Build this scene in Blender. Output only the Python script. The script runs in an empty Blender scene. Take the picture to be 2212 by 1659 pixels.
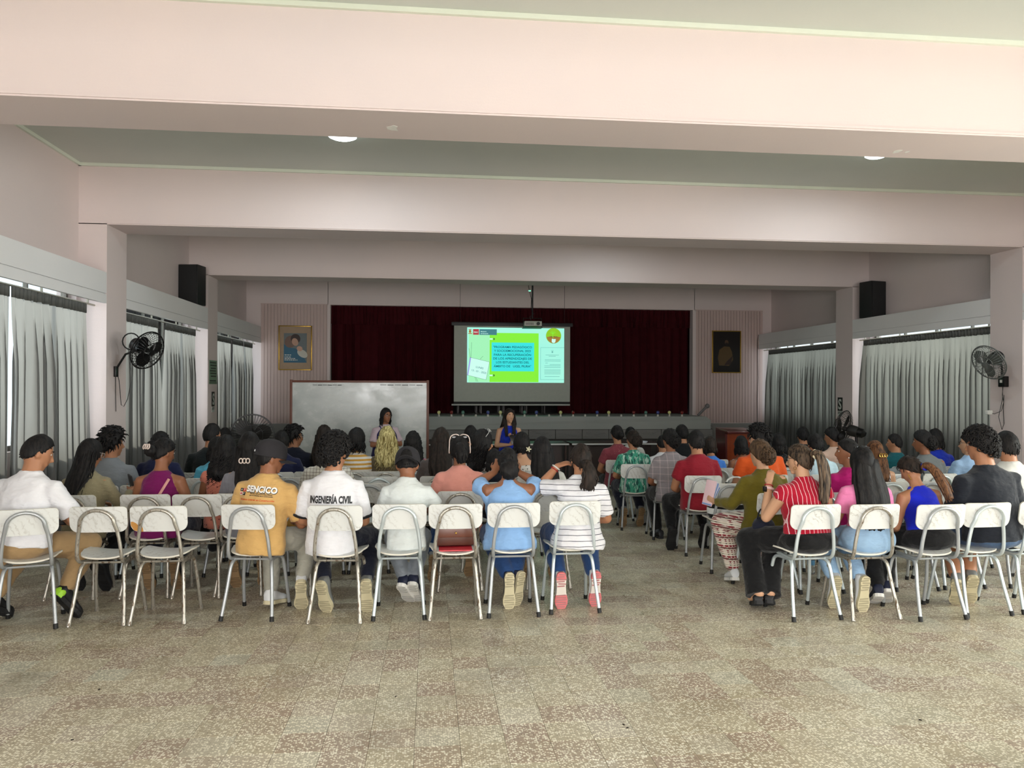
import bpy, bmesh, math, random
from math import sin, cos, pi, radians, sqrt, atan2
from mathutils import Vector, Matrix, noise, Euler
from mathutils.bvhtree import BVHTree

SC = bpy.context.scene
COL = SC.collection
random.seed(7)

# ------------------------------------------------------------------ camera, light, exposure
CAMZ = 1.47
FPX = 1668.0
YAW, ROLL, PITCH = radians(6.08), radians(0.226), 0.0032
SLOPE = 0.031                                   # the hall floor falls gently towards the stage
F_ = Vector((sin(YAW) * cos(PITCH), cos(YAW) * cos(PITCH), sin(PITCH)))
R0_ = Vector((cos(YAW), -sin(YAW), 0))
U0_ = R0_.cross(F_)
R_ = R0_ * cos(ROLL) + U0_ * sin(ROLL)
U_ = -R0_ * sin(ROLL) + U0_ * cos(ROLL)
cam_d = bpy.data.cameras.new('camera')
cam = bpy.data.objects.new('camera', cam_d)
COL.objects.link(cam)
M = Matrix((R_, U_, -F_)).transposed().to_4x4()
M.translation = (0, 0, CAMZ)
cam.matrix_world = M
cam_d.sensor_width = 36.0
cam_d.lens = FPX / 2212 * 36.0
cam_d.clip_start = 0.05
cam_d.clip_end = 300
SC.camera = cam

world = bpy.data.worlds.new('sky')
SC.world = world
world.use_nodes = True
wn = world.node_tree.nodes
wn['Background'].inputs[0].default_value = (0.80, 0.90, 1.0, 1)
wn['Background'].inputs[1].default_value = 1.6

SC.view_settings.view_transform = 'Standard'
SC.view_settings.look = 'None'
SC.view_settings.gamma = 1.0
SC.view_settings.use_curve_mapping = False
SC.view_settings.exposure = 0.0
SC.cycles.use_denoising = True
SC.cycles.max_bounces = 6
SC.cycles.diffuse_bounces = 4
SC.cycles.glossy_bounces = 2
SC.cycles.transmission_bounces = 4
SC.cycles.transparent_max_bounces = 8
SC.cycles.caustics_reflective = False
SC.cycles.caustics_refractive = False
SC.cycles.sample_clamp_indirect = 6.0


def light(name, kind, loc, energy, color, size=None, size_y=None, target=None, **kw):
    d = bpy.data.lights.new(name, kind)
    d.energy = energy
    d.color = color
    if kind == 'AREA':
        d.shape = kw.get('shape', 'RECTANGLE')
        d.size = size
        if size_y:
            d.size_y = size_y
    if kind == 'SUN':
        d.angle = radians(3.5)
    o = bpy.data.objects.new(name, d)
    COL.objects.link(o)
    o.location = loc
    if target is not None:
        o.rotation_euler = (Vector(target) - Vector(loc)).to_track_quat('-Z', 'Y').to_euler()
    return o


# sun from the left, low: strikes the curtains of the left windows
light('sun', 'SUN', (-20, 14, 16), 4.2, (1.0, 0.93, 0.83), target=(0, 9.5, 1.2))
# daylight at the open entrance behind the photographer
light('entrance_daylight', 'AREA', (0.3, -4.6, 1.75), 870, (1.0, 0.965, 0.925), 7.4, 2.8, target=(0.6, 6, 1.5))
# daylight at each window
WINLIGHT_L = [(6.0, 9.6), (10.2, 13.8), (14.4, 18.0)]
for (a, b), e_ in zip(WINLIGHT_L, (40, 38, 34)):
    light('left_window_and_fill_light', 'AREA', (-5.3, (a + b) / 2, 1.95), e_, (0.97, 0.98, 1.0), b - a - 0.1, 2.2, target=(0, (a + b) / 2, 1.6))
for (a, b), e_ in zip(WINLIGHT_L, (34, 30, 11)):
    light('right_window_and_fill_light', 'AREA', (8.8, (a + b) / 2, 1.75), e_, (1.0, 0.97, 0.92), b - a - 0.2, 1.5, target=(0, (a + b) / 2, 1.6))

# added fill light at unseen rear bays, brightening the near floor and beam
light('right_window_and_fill_light', 'AREA', (8.8, 3.6, 1.9), 460, (1.0, 0.97, 0.92), 3.3, 1.7, target=(0, 3.6, 0.6))
light('right_window_and_fill_light', 'AREA', (8.8, -.6, 1.9), 330, (1.0, 0.97, 0.92), 3.3, 1.7, target=(0, -.6, 0.6))
light('left_window_and_fill_light', 'AREA', (-5.3, -.6, 1.9), 330, (0.97, 0.98, 1.0), 3.3, 1.7, target=(0, -.6, 0.6))


# ------------------------------------------------------------------ projection helpers: a pixel and a distance give a point
def at(px, py, Y):
    d = F_ * FPX + R_ * (px - 1106) - U_ * (py - 829.5)
    t = Y / d.y
    return Vector((d.x * t, Y, CAMZ + d.z * t))


def on_x(px, py, X):
    d = F_ * FPX + R_ * (px - 1106) - U_ * (py - 829.5)
    t = X / d.x
    return Vector((X, d.y * t, CAMZ + d.z * t))


def floor_z(Y):
    return -SLOPE * Y


def ground(px, py):
    d = F_ * FPX + R_ * (px - 1106) - U_ * (py - 829.5)
    t = -CAMZ / (d.z + SLOPE * d.y)
    return Vector((d.x * t, d.y * t, CAMZ + d.z * t))


# ------------------------------------------------------------------ scene helpers
def tag(o, label=None, cat=None, group=None, kind=None):
    if label: o['label'] = label
    if cat: o['category'] = cat
    if group: o['group'] = group
    if kind: o['kind'] = kind
    return o


def empty(name, loc=(0, 0, 0), rot=(0, 0, 0), label=None, cat=None, group=None, kind=None):
    o = bpy.data.objects.new(name, None)
    o.empty_display_size = 0.1
    COL.objects.link(o)
    o.location = loc
    o.rotation_euler = rot
    return tag(o, label, cat, group, kind)


class Geo:
    """collects vertices and faces for ONE mesh"""
    def __init__(s):
        s.v = []; s.f = []; s.m = []; s.cur = 0

    def add(s, vs, fs, T=None):
        n = len(s.v)
        s.v += [tuple(T @ Vector(v)) if T else tuple(v) for v in vs]
        s.f += [tuple(i + n for i in f) for f in fs]
        s.m += [s.cur] * len(fs)
        return s

    def box(s, a, b, T=None):
        (x0, y0, z0), (x1, y1, z1) = a, b
        vs = [(x0, y0, z0), (x1, y0, z0), (x1, y1, z0), (x0, y1, z0), (x0, y0, z1), (x1, y0, z1), (x1, y1, z1), (x0, y1, z1)]
        return s.add(vs, [(3, 2, 1, 0), (4, 5, 6, 7), (0, 1, 5, 4), (1, 2, 6, 5), (2, 3, 7, 6), (3, 0, 4, 7)], T)

    def bevbox(s, a, b, r=0.01, T=None):
        """box with chamfered edges"""
        bm = bmesh.new()
        bmesh.ops.create_cube(bm, size=1)
        c = [(a[i] + b[i]) / 2 for i in range(3)]; d = [b[i] - a[i] for i in range(3)]
        for v in bm.verts:
            v.co = Vector([c[i] + v.co[i] * d[i] for i in range(3)])
        bmesh.ops.bevel(bm, geom=bm.edges[:], offset=r, segments=2, affect='EDGES', profile=0.6)
        bm.verts.index_update()
        s.add([v.co[:] for v in bm.verts], [[v.index for v in f.verts] for f in bm.faces], T)
        bm.free()
        return s

    def tube(s, pts, rad, n=10, T=None, cap=True, flat=1.0, up=None, round_cap=False):
        """tapered tube along points; rad a number or a list; flat squeezes the second axis"""
        pts = [Vector(p) for p in pts]
        k = len(pts)
        rad = [rad] * k if not hasattr(rad, '__len__') else list(rad)
        rad = [r if hasattr(r, '__len__') else (r, r * flat) for r in rad]
        if round_cap:
            d0 = (pts[0] - pts[1]).normalized(); d1 = (pts[-1] - pts[-2]).normalized()
            r0, r1 = rad[0], rad[-1]
            pre = [(pts[0] + d0 * r0[0] * q, (r0[0] * w, r0[1] * w)) for q, w in ((0.98, 0.15), (0.75, 0.62), (0.4, 0.9))]
            post = [(pts[-1] + d1 * r1[0] * q, (r1[0] * w, r1[1] * w)) for q, w in ((0.4, 0.9), (0.75, 0.62), (0.98, 0.15))]
            pts = [p for p, _ in pre] + pts + [p for p, _ in post]
            rad = [r for _, r in pre] + rad + [r for _, r in post]
            k = len(pts)
        vs = []
        x = None
        for i in range(k):
            t = (pts[min(i + 1, k - 1)] - pts[max(i - 1, 0)])
            t = t.normalized() if t.length > 1e-9 else Vector((0, 0, 1))
            if x is None:
                u = Vector(up) if up else (Vector((1, 0, 0)) if abs(t.x) < 0.9 else Vector((0, 1, 0)))
                x = (u - t * u.dot(t)).normalized()
            else:
                x = (x - t * x.dot(t)).normalized()
            y = t.cross(x)
            for j in range(n):
                a = 2 * pi * j / n
                vs.append(pts[i] + x * cos(a) * rad[i][0] + y * sin(a) * rad[i][1])
        fs = [(i * n + j, i * n + (j + 1) % n, (i + 1) * n + (j + 1) % n, (i + 1) * n + j) for i in range(k - 1) for j in range(n)]
        if cap:
            fs += [tuple(range(n - 1, -1, -1)), tuple((k - 1) * n + j for j in range(n))]
        return s.add(vs, fs, T)

    def rings(s, rs, n=20, T=None, cap=True, power=2.0):
        """loft of horizontal rings (cx, cy, z, rx, ry)"""
        vs = []
        for (cx, cy, z, rx, ry) in rs:
            for j in range(n):
                a = 2 * pi * j / n
                c, q = cos(a), sin(a)
                e = 2 / power
                vs.append((cx + rx * math.copysign(abs(c) ** e, c), cy + ry * math.copysign(abs(q) ** e, q), z))
        k = len(rs)
        fs = [(i * n + j, i * n + (j + 1) % n, (i + 1) * n + (j + 1) % n, (i + 1) * n + j) for i in range(k - 1) for j in range(n)]
        if cap:
            fs += [tuple(range(n - 1, -1, -1)), tuple((k - 1) * n + j for j in range(n))]
        if rs[-1][2] < rs[0][2]:
            fs = [f[::-1] for f in fs]
        return s.add(vs, fs, T)

    def ball(s, c, r, nu=16, nv=10, T=None, fn=None):
        """ellipsoid; fn(direction) may scale the radius"""
        c = Vector(c)
        r = (r, r, r) if not hasattr(r, '__len__') else r
        vs = []
        def P(d):
            k = fn(d) if fn else 1.0
            return (c.x + d.x * r[0] * k, c.y + d.y * r[1] * k, c.z + d.z * r[2] * k)
        vs.append(P(Vector((0, 0, 1))))
        for i in range(1, nv):
            th = pi * i / nv
            for j in range(nu):
                a = 2 * pi * j / nu
                vs.append(P(Vector((sin(th) * cos(a), sin(th) * sin(a), cos(th)))))
        vs.append(P(Vector((0, 0, -1))))
        fs = [(0, 1 + j, 1 + (j + 1) % nu) for j in range(nu)]
        for i in range(nv - 2):
            for j in range(nu):
                a0 = 1 + i * nu + j; a1 = 1 + i * nu + (j + 1) % nu
                fs.append((a0, a0 + nu, a1 + nu, a1))
        b = 1 + (nv - 2) * nu; e = len(vs) - 1
        fs += [(e, b + (j + 1) % nu, b + j) for j in range(nu)]
        return s.add(vs, fs, T)

    def lathe(s, prof, n=16, T=None):
        """(r, z) profile turned about z"""
        vs = [(r * cos(2 * pi * j / n), r * sin(2 * pi * j / n), z) for r, z in prof for j in range(n)]
        k = len(prof)
        fs = [(i * n + j, i * n + (j + 1) % n, (i + 1) * n + (j + 1) % n, (i + 1) * n + j) for i in range(k - 1) for j in range(n)]
        fs += [tuple(range(n - 1, -1, -1)), tuple((k - 1) * n + j for j in range(n))]
        return s.add(vs, fs, T)

    def prism(s, poly, h, T=None):
        """polygon in xy extruded up by h"""
        n = len(poly)
        vs = [(x, y, 0) for x, y in poly] + [(x, y, h) for x, y in poly]
        fs = [tuple(range(n - 1, -1, -1)), tuple(range(n, 2 * n))] + [(i, (i + 1) % n, n + (i + 1) % n, n + i) for i in range(n)]
        return s.add(vs, fs, T)

    def mesh(s, name='m', smooth=True, angle=40):
        me = bpy.data.meshes.new(name)
        me.from_pydata(s.v, [], s.f)
        me.polygons.foreach_set('material_index', s.m)
        if smooth:
            me.polygons.foreach_set('use_smooth', [True] * len(me.polygons))
            if angle < 180 and hasattr(me, 'set_sharp_from_angle'):
                me.set_sharp_from_angle(angle=radians(angle))
        me.update()
        return me


def obj(name, geo, m, parent=None, smooth=True, angle=40, loc=None, rot=None, **t):
    me = geo if isinstance(geo, bpy.types.Mesh) else geo.mesh(name, smooth, angle)
    if not len(me.materials):
        for mm in (m if isinstance(m, (list, tuple)) else [m]):
            me.materials.append(mm)
    o = bpy.data.objects.new(name, me)
    COL.objects.link(o)
    if parent: o.parent = parent
    if loc is not None: o.location = loc
    if rot is not None: o.rotation_euler = rot
    if t: tag(o, **t)
    return o


def struct(name, geo, m, parent=None, **k):
    o = obj(name, geo, m, parent, **k)
    if not parent: o['kind'] = 'structure'
    return o


def copy_tree(o, parent=None):
    c = o.copy(); COL.objects.link(c); c.parent = parent
    for ch in list(o.children):
        copy_tree(ch, c)
    return c


def RZ(a): return Matrix.Rotation(a, 4, 'Z')
def RX(a): return Matrix.Rotation(a, 4, 'X')
def RY(a): return Matrix.Rotation(a, 4, 'Y')
def TR(*p): return Matrix.Translation(Vector(p if len(p) == 3 else p[0]))


# ------------------------------------------------------------------ materials
def srgb(r, g, b):
    f = lambda c: (c / 255 / 12.92) if c / 255 <= 0.04045 else ((c / 255 + 0.055) / 1.055) ** 2.4
    return (f(r), f(g), f(b), 1)


def c4(c):
    return tuple(c) if len(c) == 4 else (*c, 1)


class N:
    """short-hand for building node materials"""
    def __init__(s, name):
        s.mat = bpy.data.materials.new(name)
        s.mat.use_nodes = True
        s.t = s.mat.node_tree
        s.b = s.t.nodes['Principled BSDF']
        s.out = s.t.nodes['Material Output']

    def new(s, typ, ins=None, **props):
        n = s.t.nodes.new(typ)
        for k, v in props.items():
            setattr(n, k, v)
        for k, v in (ins or {}).items():
            s.set(n, k, v)
        return n

    def set(s, n, k, v):
        if isinstance(v, bpy.types.NodeSocket):
            s.t.links.new(v, n.inputs[k])
        else:
            n.inputs[k].default_value = v

    def P(s, **k):
        names = dict(col='Base Color', rough='Roughness', metal='Metallic', spec='Specular IOR Level', normal='Normal', emit='Emission Color',
                     es='Emission Strength', alpha='Alpha', trans='Transmission Weight', sheen='Sheen Weight', coat='Coat Weight', sss='Subsurface Weight')
        for a, v in k.items():
            s.set(s.b, names[a], v)
        return s

    def coord(s, which='Object'):
        return s.new('ShaderNodeTexCoord').outputs[which]

    def pos(s):
        return s.new('ShaderNodeNewGeometry').outputs['Position']

    def map(s, v, scale=(1, 1, 1), rot=(0, 0, 0), loc=(0, 0, 0)):
        return s.new('ShaderNodeMapping', {'Vector': v, 'Scale': scale, 'Rotation': rot, 'Location': loc}).outputs[0]

    def noise(s, v, scale=5, detail=3, rough=0.55, out='Fac'):
        return s.new('ShaderNodeTexNoise', {'Vector': v, 'Scale': scale, 'Detail': detail, 'Roughness': rough}).outputs[out]

    def vor(s, v, scale=5, out='Distance', feature='F1', rnd=1.0):
        return s.new('ShaderNodeTexVoronoi', {'Vector': v, 'Scale': scale, 'Randomness': rnd}, feature=feature).outputs[out]

    def ramp(s, f, stops, interp='LINEAR'):
        n = s.new('ShaderNodeValToRGB', {'Fac': f})
        n.color_ramp.interpolation = interp
        e = n.color_ramp.elements
        while len(e) < len(stops): e.new(0.5)
        for i, (p, c) in enumerate(stops):
            e[i].position = p; e[i].color = c4(c)
        return n.outputs[0]

    def mix(s, f, a, b, blend='MIX'):
        n = s.new('ShaderNodeMix', data_type='RGBA', blend_type=blend)
        for i, v in ((0, f), (6, a), (7, b)):
            if isinstance(v, bpy.types.NodeSocket): s.t.links.new(v, n.inputs[i])
            else: n.inputs[i].default_value = v if i == 0 else c4(v)
        return n.outputs[2]

    def math(s, op, a, b=0.0, c=0.0):
        n = s.new('ShaderNodeMath', operation=op)
        for i, v in enumerate((a, b, c)):
            if isinstance(v, bpy.types.NodeSocket): s.t.links.new(v, n.inputs[i])
            else: n.inputs[i].default_value = v
        return n.outputs[0]

    def xyz(s, v):
        return s.new('ShaderNodeSeparateXYZ', {0: v}).outputs

    def bump(s, h, dist=0.002, strength=1.0):
        n = s.new('ShaderNodeBump', {'Height': h, 'Distance': dist, 'Strength': strength}).outputs[0]
        s.t.links.new(n, s.b.inputs['Normal'])
        return s


_mc = {}


def plain(name, col, rough=0.6, metal=0.0, spec=0.5, coat=0.0):
    if name not in _mc:
        m = N(name)
        v = m.coord()
        col = c4(col)
        f = m.noise(v, 14, 3)
        m.P(col=m.mix(f, tuple(c * 0.9 for c in col[:3]), tuple(min(1, c * 1.08) for c in col[:3])), rough=rough, metal=metal, spec=spec, coat=coat)
        _mc[name] = m.mat
    return _mc[name]


def wallpaint(name, a, b, rough=0.75):
    m = N(name)
    v = m.pos()
    f = m.noise(v, 0.35, 4, 0.6)
    m.P(col=m.mix(m.ramp(f, [(0.35, (0, 0, 0)), (0.65, (1, 1, 1))]), a, b), rough=rough, spec=0.3)
    g = m.noise(v, 60, 4, 0.6)
    h = m.noise(m.map(v, (1, 1, 6)), 3, 4, 0.6)
    m.bump(m.math('ADD', g, m.math('MULTIPLY', h, 2.0)), 0.0012, 0.7)
    return m.mat


PINK = wallpaint('pink_wall_paint', srgb(227, 211, 207), srgb(219, 206, 204))
GREYP = wallpaint('pale_grey_paint', srgb(236, 234, 233), srgb(230, 229, 229))
CEIL = wallpaint('ceiling_paint', srgb(207, 211, 203), srgb(200, 205, 198))
TRIMW = wallpaint('cornice_paint', srgb(226, 230, 216), srgb(216, 222, 206))
BOARDP = wallpaint('board_paint', srgb(206, 182, 176), srgb(198, 176, 170), 0.55)
DADO = wallpaint('grey_stone_paint', srgb(150, 150, 146), srgb(140, 140, 137))


# ------------------------------------------------------------------ room
Y0, YB = -4.4, 18.0                    # rear wall, stage wall
XL, XR = -4.13, 8.25                   # side walls
CL, CR = -3.81, 7.925                   # inner faces of the columns
ZC, ZB = 4.09, 3.372                    # ceiling, beam soffit
BAYS = [-3.0, 1.2, 5.4, 9.6, 13.8]     # front faces of the beams
TH = 0.6

# floor: slab, one object per near tile, the rest joined
mf = N('terrazzo_tile')
p = mf.pos()
X_, Y_, Z_ = mf.xyz(p)
TS = 0.2
cell = mf.new('ShaderNodeCombineXYZ', {0: mf.math('FLOOR', mf.math('DIVIDE', mf.math('ADD', X_, 0.06), TS)), 1: mf.math('FLOOR', mf.math('DIVIDE', Y_, TS)), 2: 0.0}).outputs[0]
wnz = mf.new('ShaderNodeTexWhiteNoise', {'Vector': cell}, noise_dimensions='3D').outputs['Value']
big = mf.noise(p, 0.55, 3, 0.5)
sel = mf.math('ADD', mf.math('MULTIPLY', wnz, 0.55), mf.math('MULTIPLY', big, 0.55))
base = mf.ramp(sel, [(0.12, srgb(170, 168, 148)), (0.34, srgb(186, 176, 150)), (0.5, srgb(174, 161, 136)), (0.66, srgb(164, 144, 126)), (0.8, srgb(190, 182, 160)), (0.95, srgb(172, 176, 160))])
chip = mf.new('ShaderNodeTexVoronoi', {'Vector': p, 'Scale': 95.0}, feature='F1')
cd, cc = chip.outputs['Distance'], chip.outputs['Color']
cr = mf.xyz(cc)[0]
isch = mf.math('MULTIPLY', mf.math('LESS_THAN', cd, 0.50), mf.math('GREATER_THAN', cr, 0.42))
isdk = mf.math('MULTIPLY', mf.math('LESS_THAN', cd, 0.38), mf.math('LESS_THAN', cr, 0.16))
chipcol = mf.mix(mf.xyz(cc)[1], srgb(244, 238, 218), srgb(228, 222, 202))
c1 = mf.mix(isch, base, chipcol)
c2 = mf.mix(mf.math('MULTIPLY', isdk, 0.5), c1, srgb(98, 88, 76))
st = mf.noise(p, 1.9, 5, 0.65)
c3 = mf.mix(mf.ramp(st, [(0.5, (0, 0, 0)), (0.72, (0.45, 0.45, 0.45))]), c2, srgb(128, 116, 98))
mf.P(col=c3, rough=mf.ramp(mf.noise(p, 3, 4), [(0.3, (0.24, 0.24, 0.24)), (0.7, (0.42, 0.42, 0.42))]), spec=0.35)
mf.bump(mf.noise(p, 7, 3), 0.002, 0.25)
TILE = mf.mat
GROUT = plain('floor_grout', srgb(112, 104, 88), 0.9)

fl = empty('floor', (0, 0, 0), (-math.atan(SLOPE), 0, 0), kind='structure')
g = Geo(); g.box((XL - .3, Y0 - .3, -0.3), (XR + .3, YB + 1.2, -0.012))
obj('slab', g, GROUT, fl, smooth=False)


def tile_geo(g, x, y, r=0.0007, b=0.0016):
    x0, x1, y0, y1 = x + r, x + TS - r, y + r, y + TS - r
    vs = [(x0, y0, -0.012), (x1, y0, -0.012), (x1, y1, -0.012), (x0, y1, -0.012), (x0, y0, -0.0007), (x1, y0, -0.0007), (x1, y1, -0.0007), (x0, y1, -0.0007),
          (x0 + b, y0 + b, 0), (x1 - b, y0 + b, 0), (x1 - b, y1 - b, 0), (x0 + b, y1 - b, 0)]
    fs = [(8, 9, 10, 11)] + [(i, (i + 1) % 4, 4 + (i + 1) % 4, 4 + i) for i in range(4)] + [(4 + i, 4 + (i + 1) % 4, 8 + (i + 1) % 4, 8 + i) for i in range(4)]
    g.add(vs, fs)


tg = Geo(); tile_geo(tg, 0, 0)
tile_me = tg.mesh('tile', smooth=False)
tile_me.materials.append(TILE)
cells = []
for iy in range(int(Y0 / TS) - 1, int(YB / TS) + 2):
    for ix in range(int((XL - .2) / TS), int((XR + .3) / TS) + 1):
        x, y = ix * TS - 0.06, iy * TS
        inview = y > 2.95 and (-1106 - 30 < FPX * math.tan(math.atan2(x + .1, y + .1) - YAW) < 1106 + 30)
        cells.append((0 if inview else 1, y, abs(x), x, y))
cells.sort()
rest = Geo()
for k, (a, b_, c_, x, y) in enumerate(cells):
    if k < 300:
        o = bpy.data.objects.new('tile', tile_me); COL.objects.link(o); o.parent = fl
        o.location = (x, y, random.uniform(-.0003, .0002))
        o.rotation_euler = (random.uniform(-.0006, .0006), random.uniform(-.0006, .0006), 0)
    else:
        tile_geo(rest, x, y)
obj('tile_field', rest, TILE, fl, smooth=False, kind='stuff')

# ceiling
g = Geo(); g.box((XL - .2, Y0 - .2, ZC), (XR + .2, YB + 1.6, ZC + .2))
struct('ceiling', g, CEIL, smooth=False)

# side walls with window openings, pelmets above; each bay lies between two columns
SILL = {'left': 0.80, 'right': 0.86}
HEAD = {'left': 2.70, 'right': 2.66}
PEL = {'left': (2.437, 2.803), 'right': (2.393, 2.75)}
bay_ranges = [(Y0, BAYS[0])] + [(BAYS[i] + TH, BAYS[i + 1]) for i in range(4)] + [(BAYS[4] + TH, YB)]
for side, xw, xo in (('left', XL, XL - .22), ('right', XR, XR + .22)):
    g = Geo()
    x0, x1 = min(xw, xo), max(xw, xo)
    g.box((x0, Y0 - .2, -1.0), (x1, YB + .2, SILL[side]))
    g.box((x0, Y0 - .2, HEAD[side]), (x1, YB + .2, ZC))
    prev = Y0 - .2
    for a, b in bay_ranges[1:]:
        g.box((x0, prev, SILL[side]), (x1, a + 0.05, HEAD[side]))
        prev = b - 0.05
    g.box((x0, prev, SILL[side]), (x1, YB + .2, HEAD[side]))
    struct('wall_' + side, g, PINK, smooth=False)

# columns and beams are one frame each
k = 0
for i, yb in enumerate(BAYS):
    g = Geo()
    g.box((XL - .05, yb, ZB), (XR + .05, yb + TH, ZC + .02))
    g.box((XL - .05, yb, -0.8), (CL, yb + TH, ZB + .01))
    g.box((CR, yb, -0.8), (XR + .05, yb + TH, ZB + .01))
    # thin plaster arris along the lower front edge
    g.box((CL, yb - .012, ZB + .012), (CR, yb + .01, ZB + .03))
    k += 1
    struct('trim_%d' % k, g, PINK, smooth=False)
# flaked paint on the soffit and face of the nearest beam in view
FLAKE = plain('flaked_paint', srgb(238, 236, 230), 0.8)
tr3 = bpy.data.objects['trim_3']
for px_, py_, q_ in ((849, 277, 0.05), (1938, 327, 0.035), (1960, 328, 0.02)):
    d_ = F_ * FPX + R_ * (px_ - 1106) - U_ * (py_ - 829.5)
    t_ = (ZB - CAMZ) / d_.z
    g = Geo(); r_ = random.Random(px_)
    g.prism([(d_.x * t_ + q_ * r_.uniform(.5, 1.1) * cos(a_), d_.y * t_ + 1.6 * q_ * r_.uniform(.5, 1.1) * sin(a_)) for a_ in [2 * pi * k_ / 9 for k_ in range(9)]], 0.001, TR(0, 0, ZB - .0012))
    obj('paint_flake', g, FLAKE, tr3, smooth=False)
# cornice strips where ceiling meets walls and beams
for i, (a, b) in enumerate(bay_ranges):
    g = Geo()
    for (p0, p1) in (((XL, a, ZC - .035), (XL + .03, b, ZC)), ((XR - .03, a, ZC - .035), (XR, b, ZC)),
                     ((XL, b - .03, ZC - .035), (XR, b, ZC)), ((XL, a, ZC - .035), (XR, a + .03, ZC))):
        g.box(p0, p1)
    k += 1
    struct('trim_%d' % k, g, TRIMW, smooth=False)
# pelmets
GROOVE = plain('pelmet_groove', srgb(70, 66, 66), 0.9)
for side, xf, xw in (('left', CL, XL), ('right', CR, XR)):
    s_ = 1 if side == 'left' else -1
    z0, z1 = PEL[side]
    for (a, b) in bay_ranges[1:]:
        g = Geo()
        zg = z0 + 0.11
        xa, xb = sorted((xf - s_ * 0.04, xf - s_ * 0.001))
        g.box((xa, a, z0), (xb, b, zg - .006))
        g.box((xa, a, zg + .006), (xb, b, z1))
        xa, xb = sorted((xf - s_ * 0.04, xf - s_ * 0.02))
        g.box((xa, a, zg - .006), (xb, b, zg + .006))
        xa, xb = sorted((xf - s_ * 0.01, xw))
        g.box((xa, a, z1 - .03), (xb, b, z1 - .001))
        k += 1
        struct('trim_%d' % k, g, GREYP, smooth=False)

# rear wall behind the photographer, with three wide open doorways to the daylight
g = Geo()
g.box((XL, Y0 - .2, 2.75), (XR, Y0, ZC))
xs = [(XL, -3.3), (-0.75, -0.35), (2.2, 2.6), (5.1, XR)]
xs = [(XL, -3.2), (-0.9, -0.5), (1.8, 2.2), (4.5, XR)]
for a, b in xs:
    g.box((a, Y0 - .2, -.2), (b, Y0, 2.76))
struct('wall_back', g, PINK, smooth=False)

# stage wall: opening in the middle, boarded panels either side
SX0, SX1, SZ = at(709, 657, YB).x, at(1500, 670, YB).x, at(1100, 664, YB).z
g = Geo()
g.box((XL - .1, YB, -1), (SX0, YB + .2, ZC))
g.box((SX1, YB, -1), (XR + .1, YB + .2, ZC))
g.box((SX0 - .01, YB, SZ), (SX1 + .01, YB + .2, ZC))
g.box((SX0 - .02, YB - .015, 0.8), (SX0 + .05, YB + .2, SZ))
g.box((SX1 - .05, YB - .03, 0.75), (SX1 + .03, YB + .2, SZ))
struct('wall_front', g, PINK, smooth=False)
# grooved boards
for n_, (a, b) in enumerate(((CL + .01, SX0 - .02), (SX1 + .03, CR + .1))):
    g = Geo()
    w = 0.073
    m_ = int((b - a) / w)
    for i in range(m_ + 1):
        x = a + i * w
        x2 = min(x + w - 0.008, b)
        g.box((x, YB - .022, 0.62), (x2, YB - .001, SZ - .01))
    g.box((a - .01, YB - .03, SZ - .012), (b, YB, SZ + .01))
    o = obj('board_cladding', g, BOARDP, smooth=False)
    if n_ == 0:
        wl = empty('trim_20', kind='structure')
    o.parent = wl
    o['kind'] = 'stuff'
g = Geo()
g.box((XL, YB - .06, -.8), (CL + 1.6, YB, 0.60))
g.box((SX1 - .3, YB - .06, -.8), (XR, YB, 0.60))
struct('baseboard_front', g, DADO, smooth=False)

# stage house behind the opening
g = Geo()
g.box((SX0 - .5, YB + .2, 0.6), (SX0 - .3, YB + 1.5, SZ + .4))
g.box((SX1 + .3, YB + .2, 0.6), (SX1 + .5, YB + 1.5, SZ + .4))
g.box((SX0 - .5, YB + 1.4, 0.6), (SX1 + .5, YB + 1.5, SZ + .4))
g.box((SX0 - .5, YB + .2, SZ + .3), (SX1 + .5, YB + 1.5, SZ + .4))
struct('wall_stage', g, plain('dark_backstage', srgb(40, 34, 34), 0.9), smooth=False)

# ------------------------------------------------------------------ windows
FRAMEM = plain('window_aluminium', srgb(120, 116, 108), 0.4, 0.6)
gm = N('window_glass')
lw = gm.new('ShaderNodeFresnel', {'IOR': 1.08}).outputs[0]
tr_ = gm.new('ShaderNodeBsdfTransparent', {'Color': (0.93, 0.96, 0.95, 1)}).outputs[0]
gl_ = gm.new('ShaderNodeBsdfGlossy', {'Color': (1, 1, 1, 1), 'Roughness': 0.03}).outputs[0]
ms_ = gm.new('ShaderNodeMixShader', {0: lw, 1: tr_, 2: gl_}).outputs[0]
gm.t.links.new(ms_, gm.out.inputs[0])
GLASS = gm.mat

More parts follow.
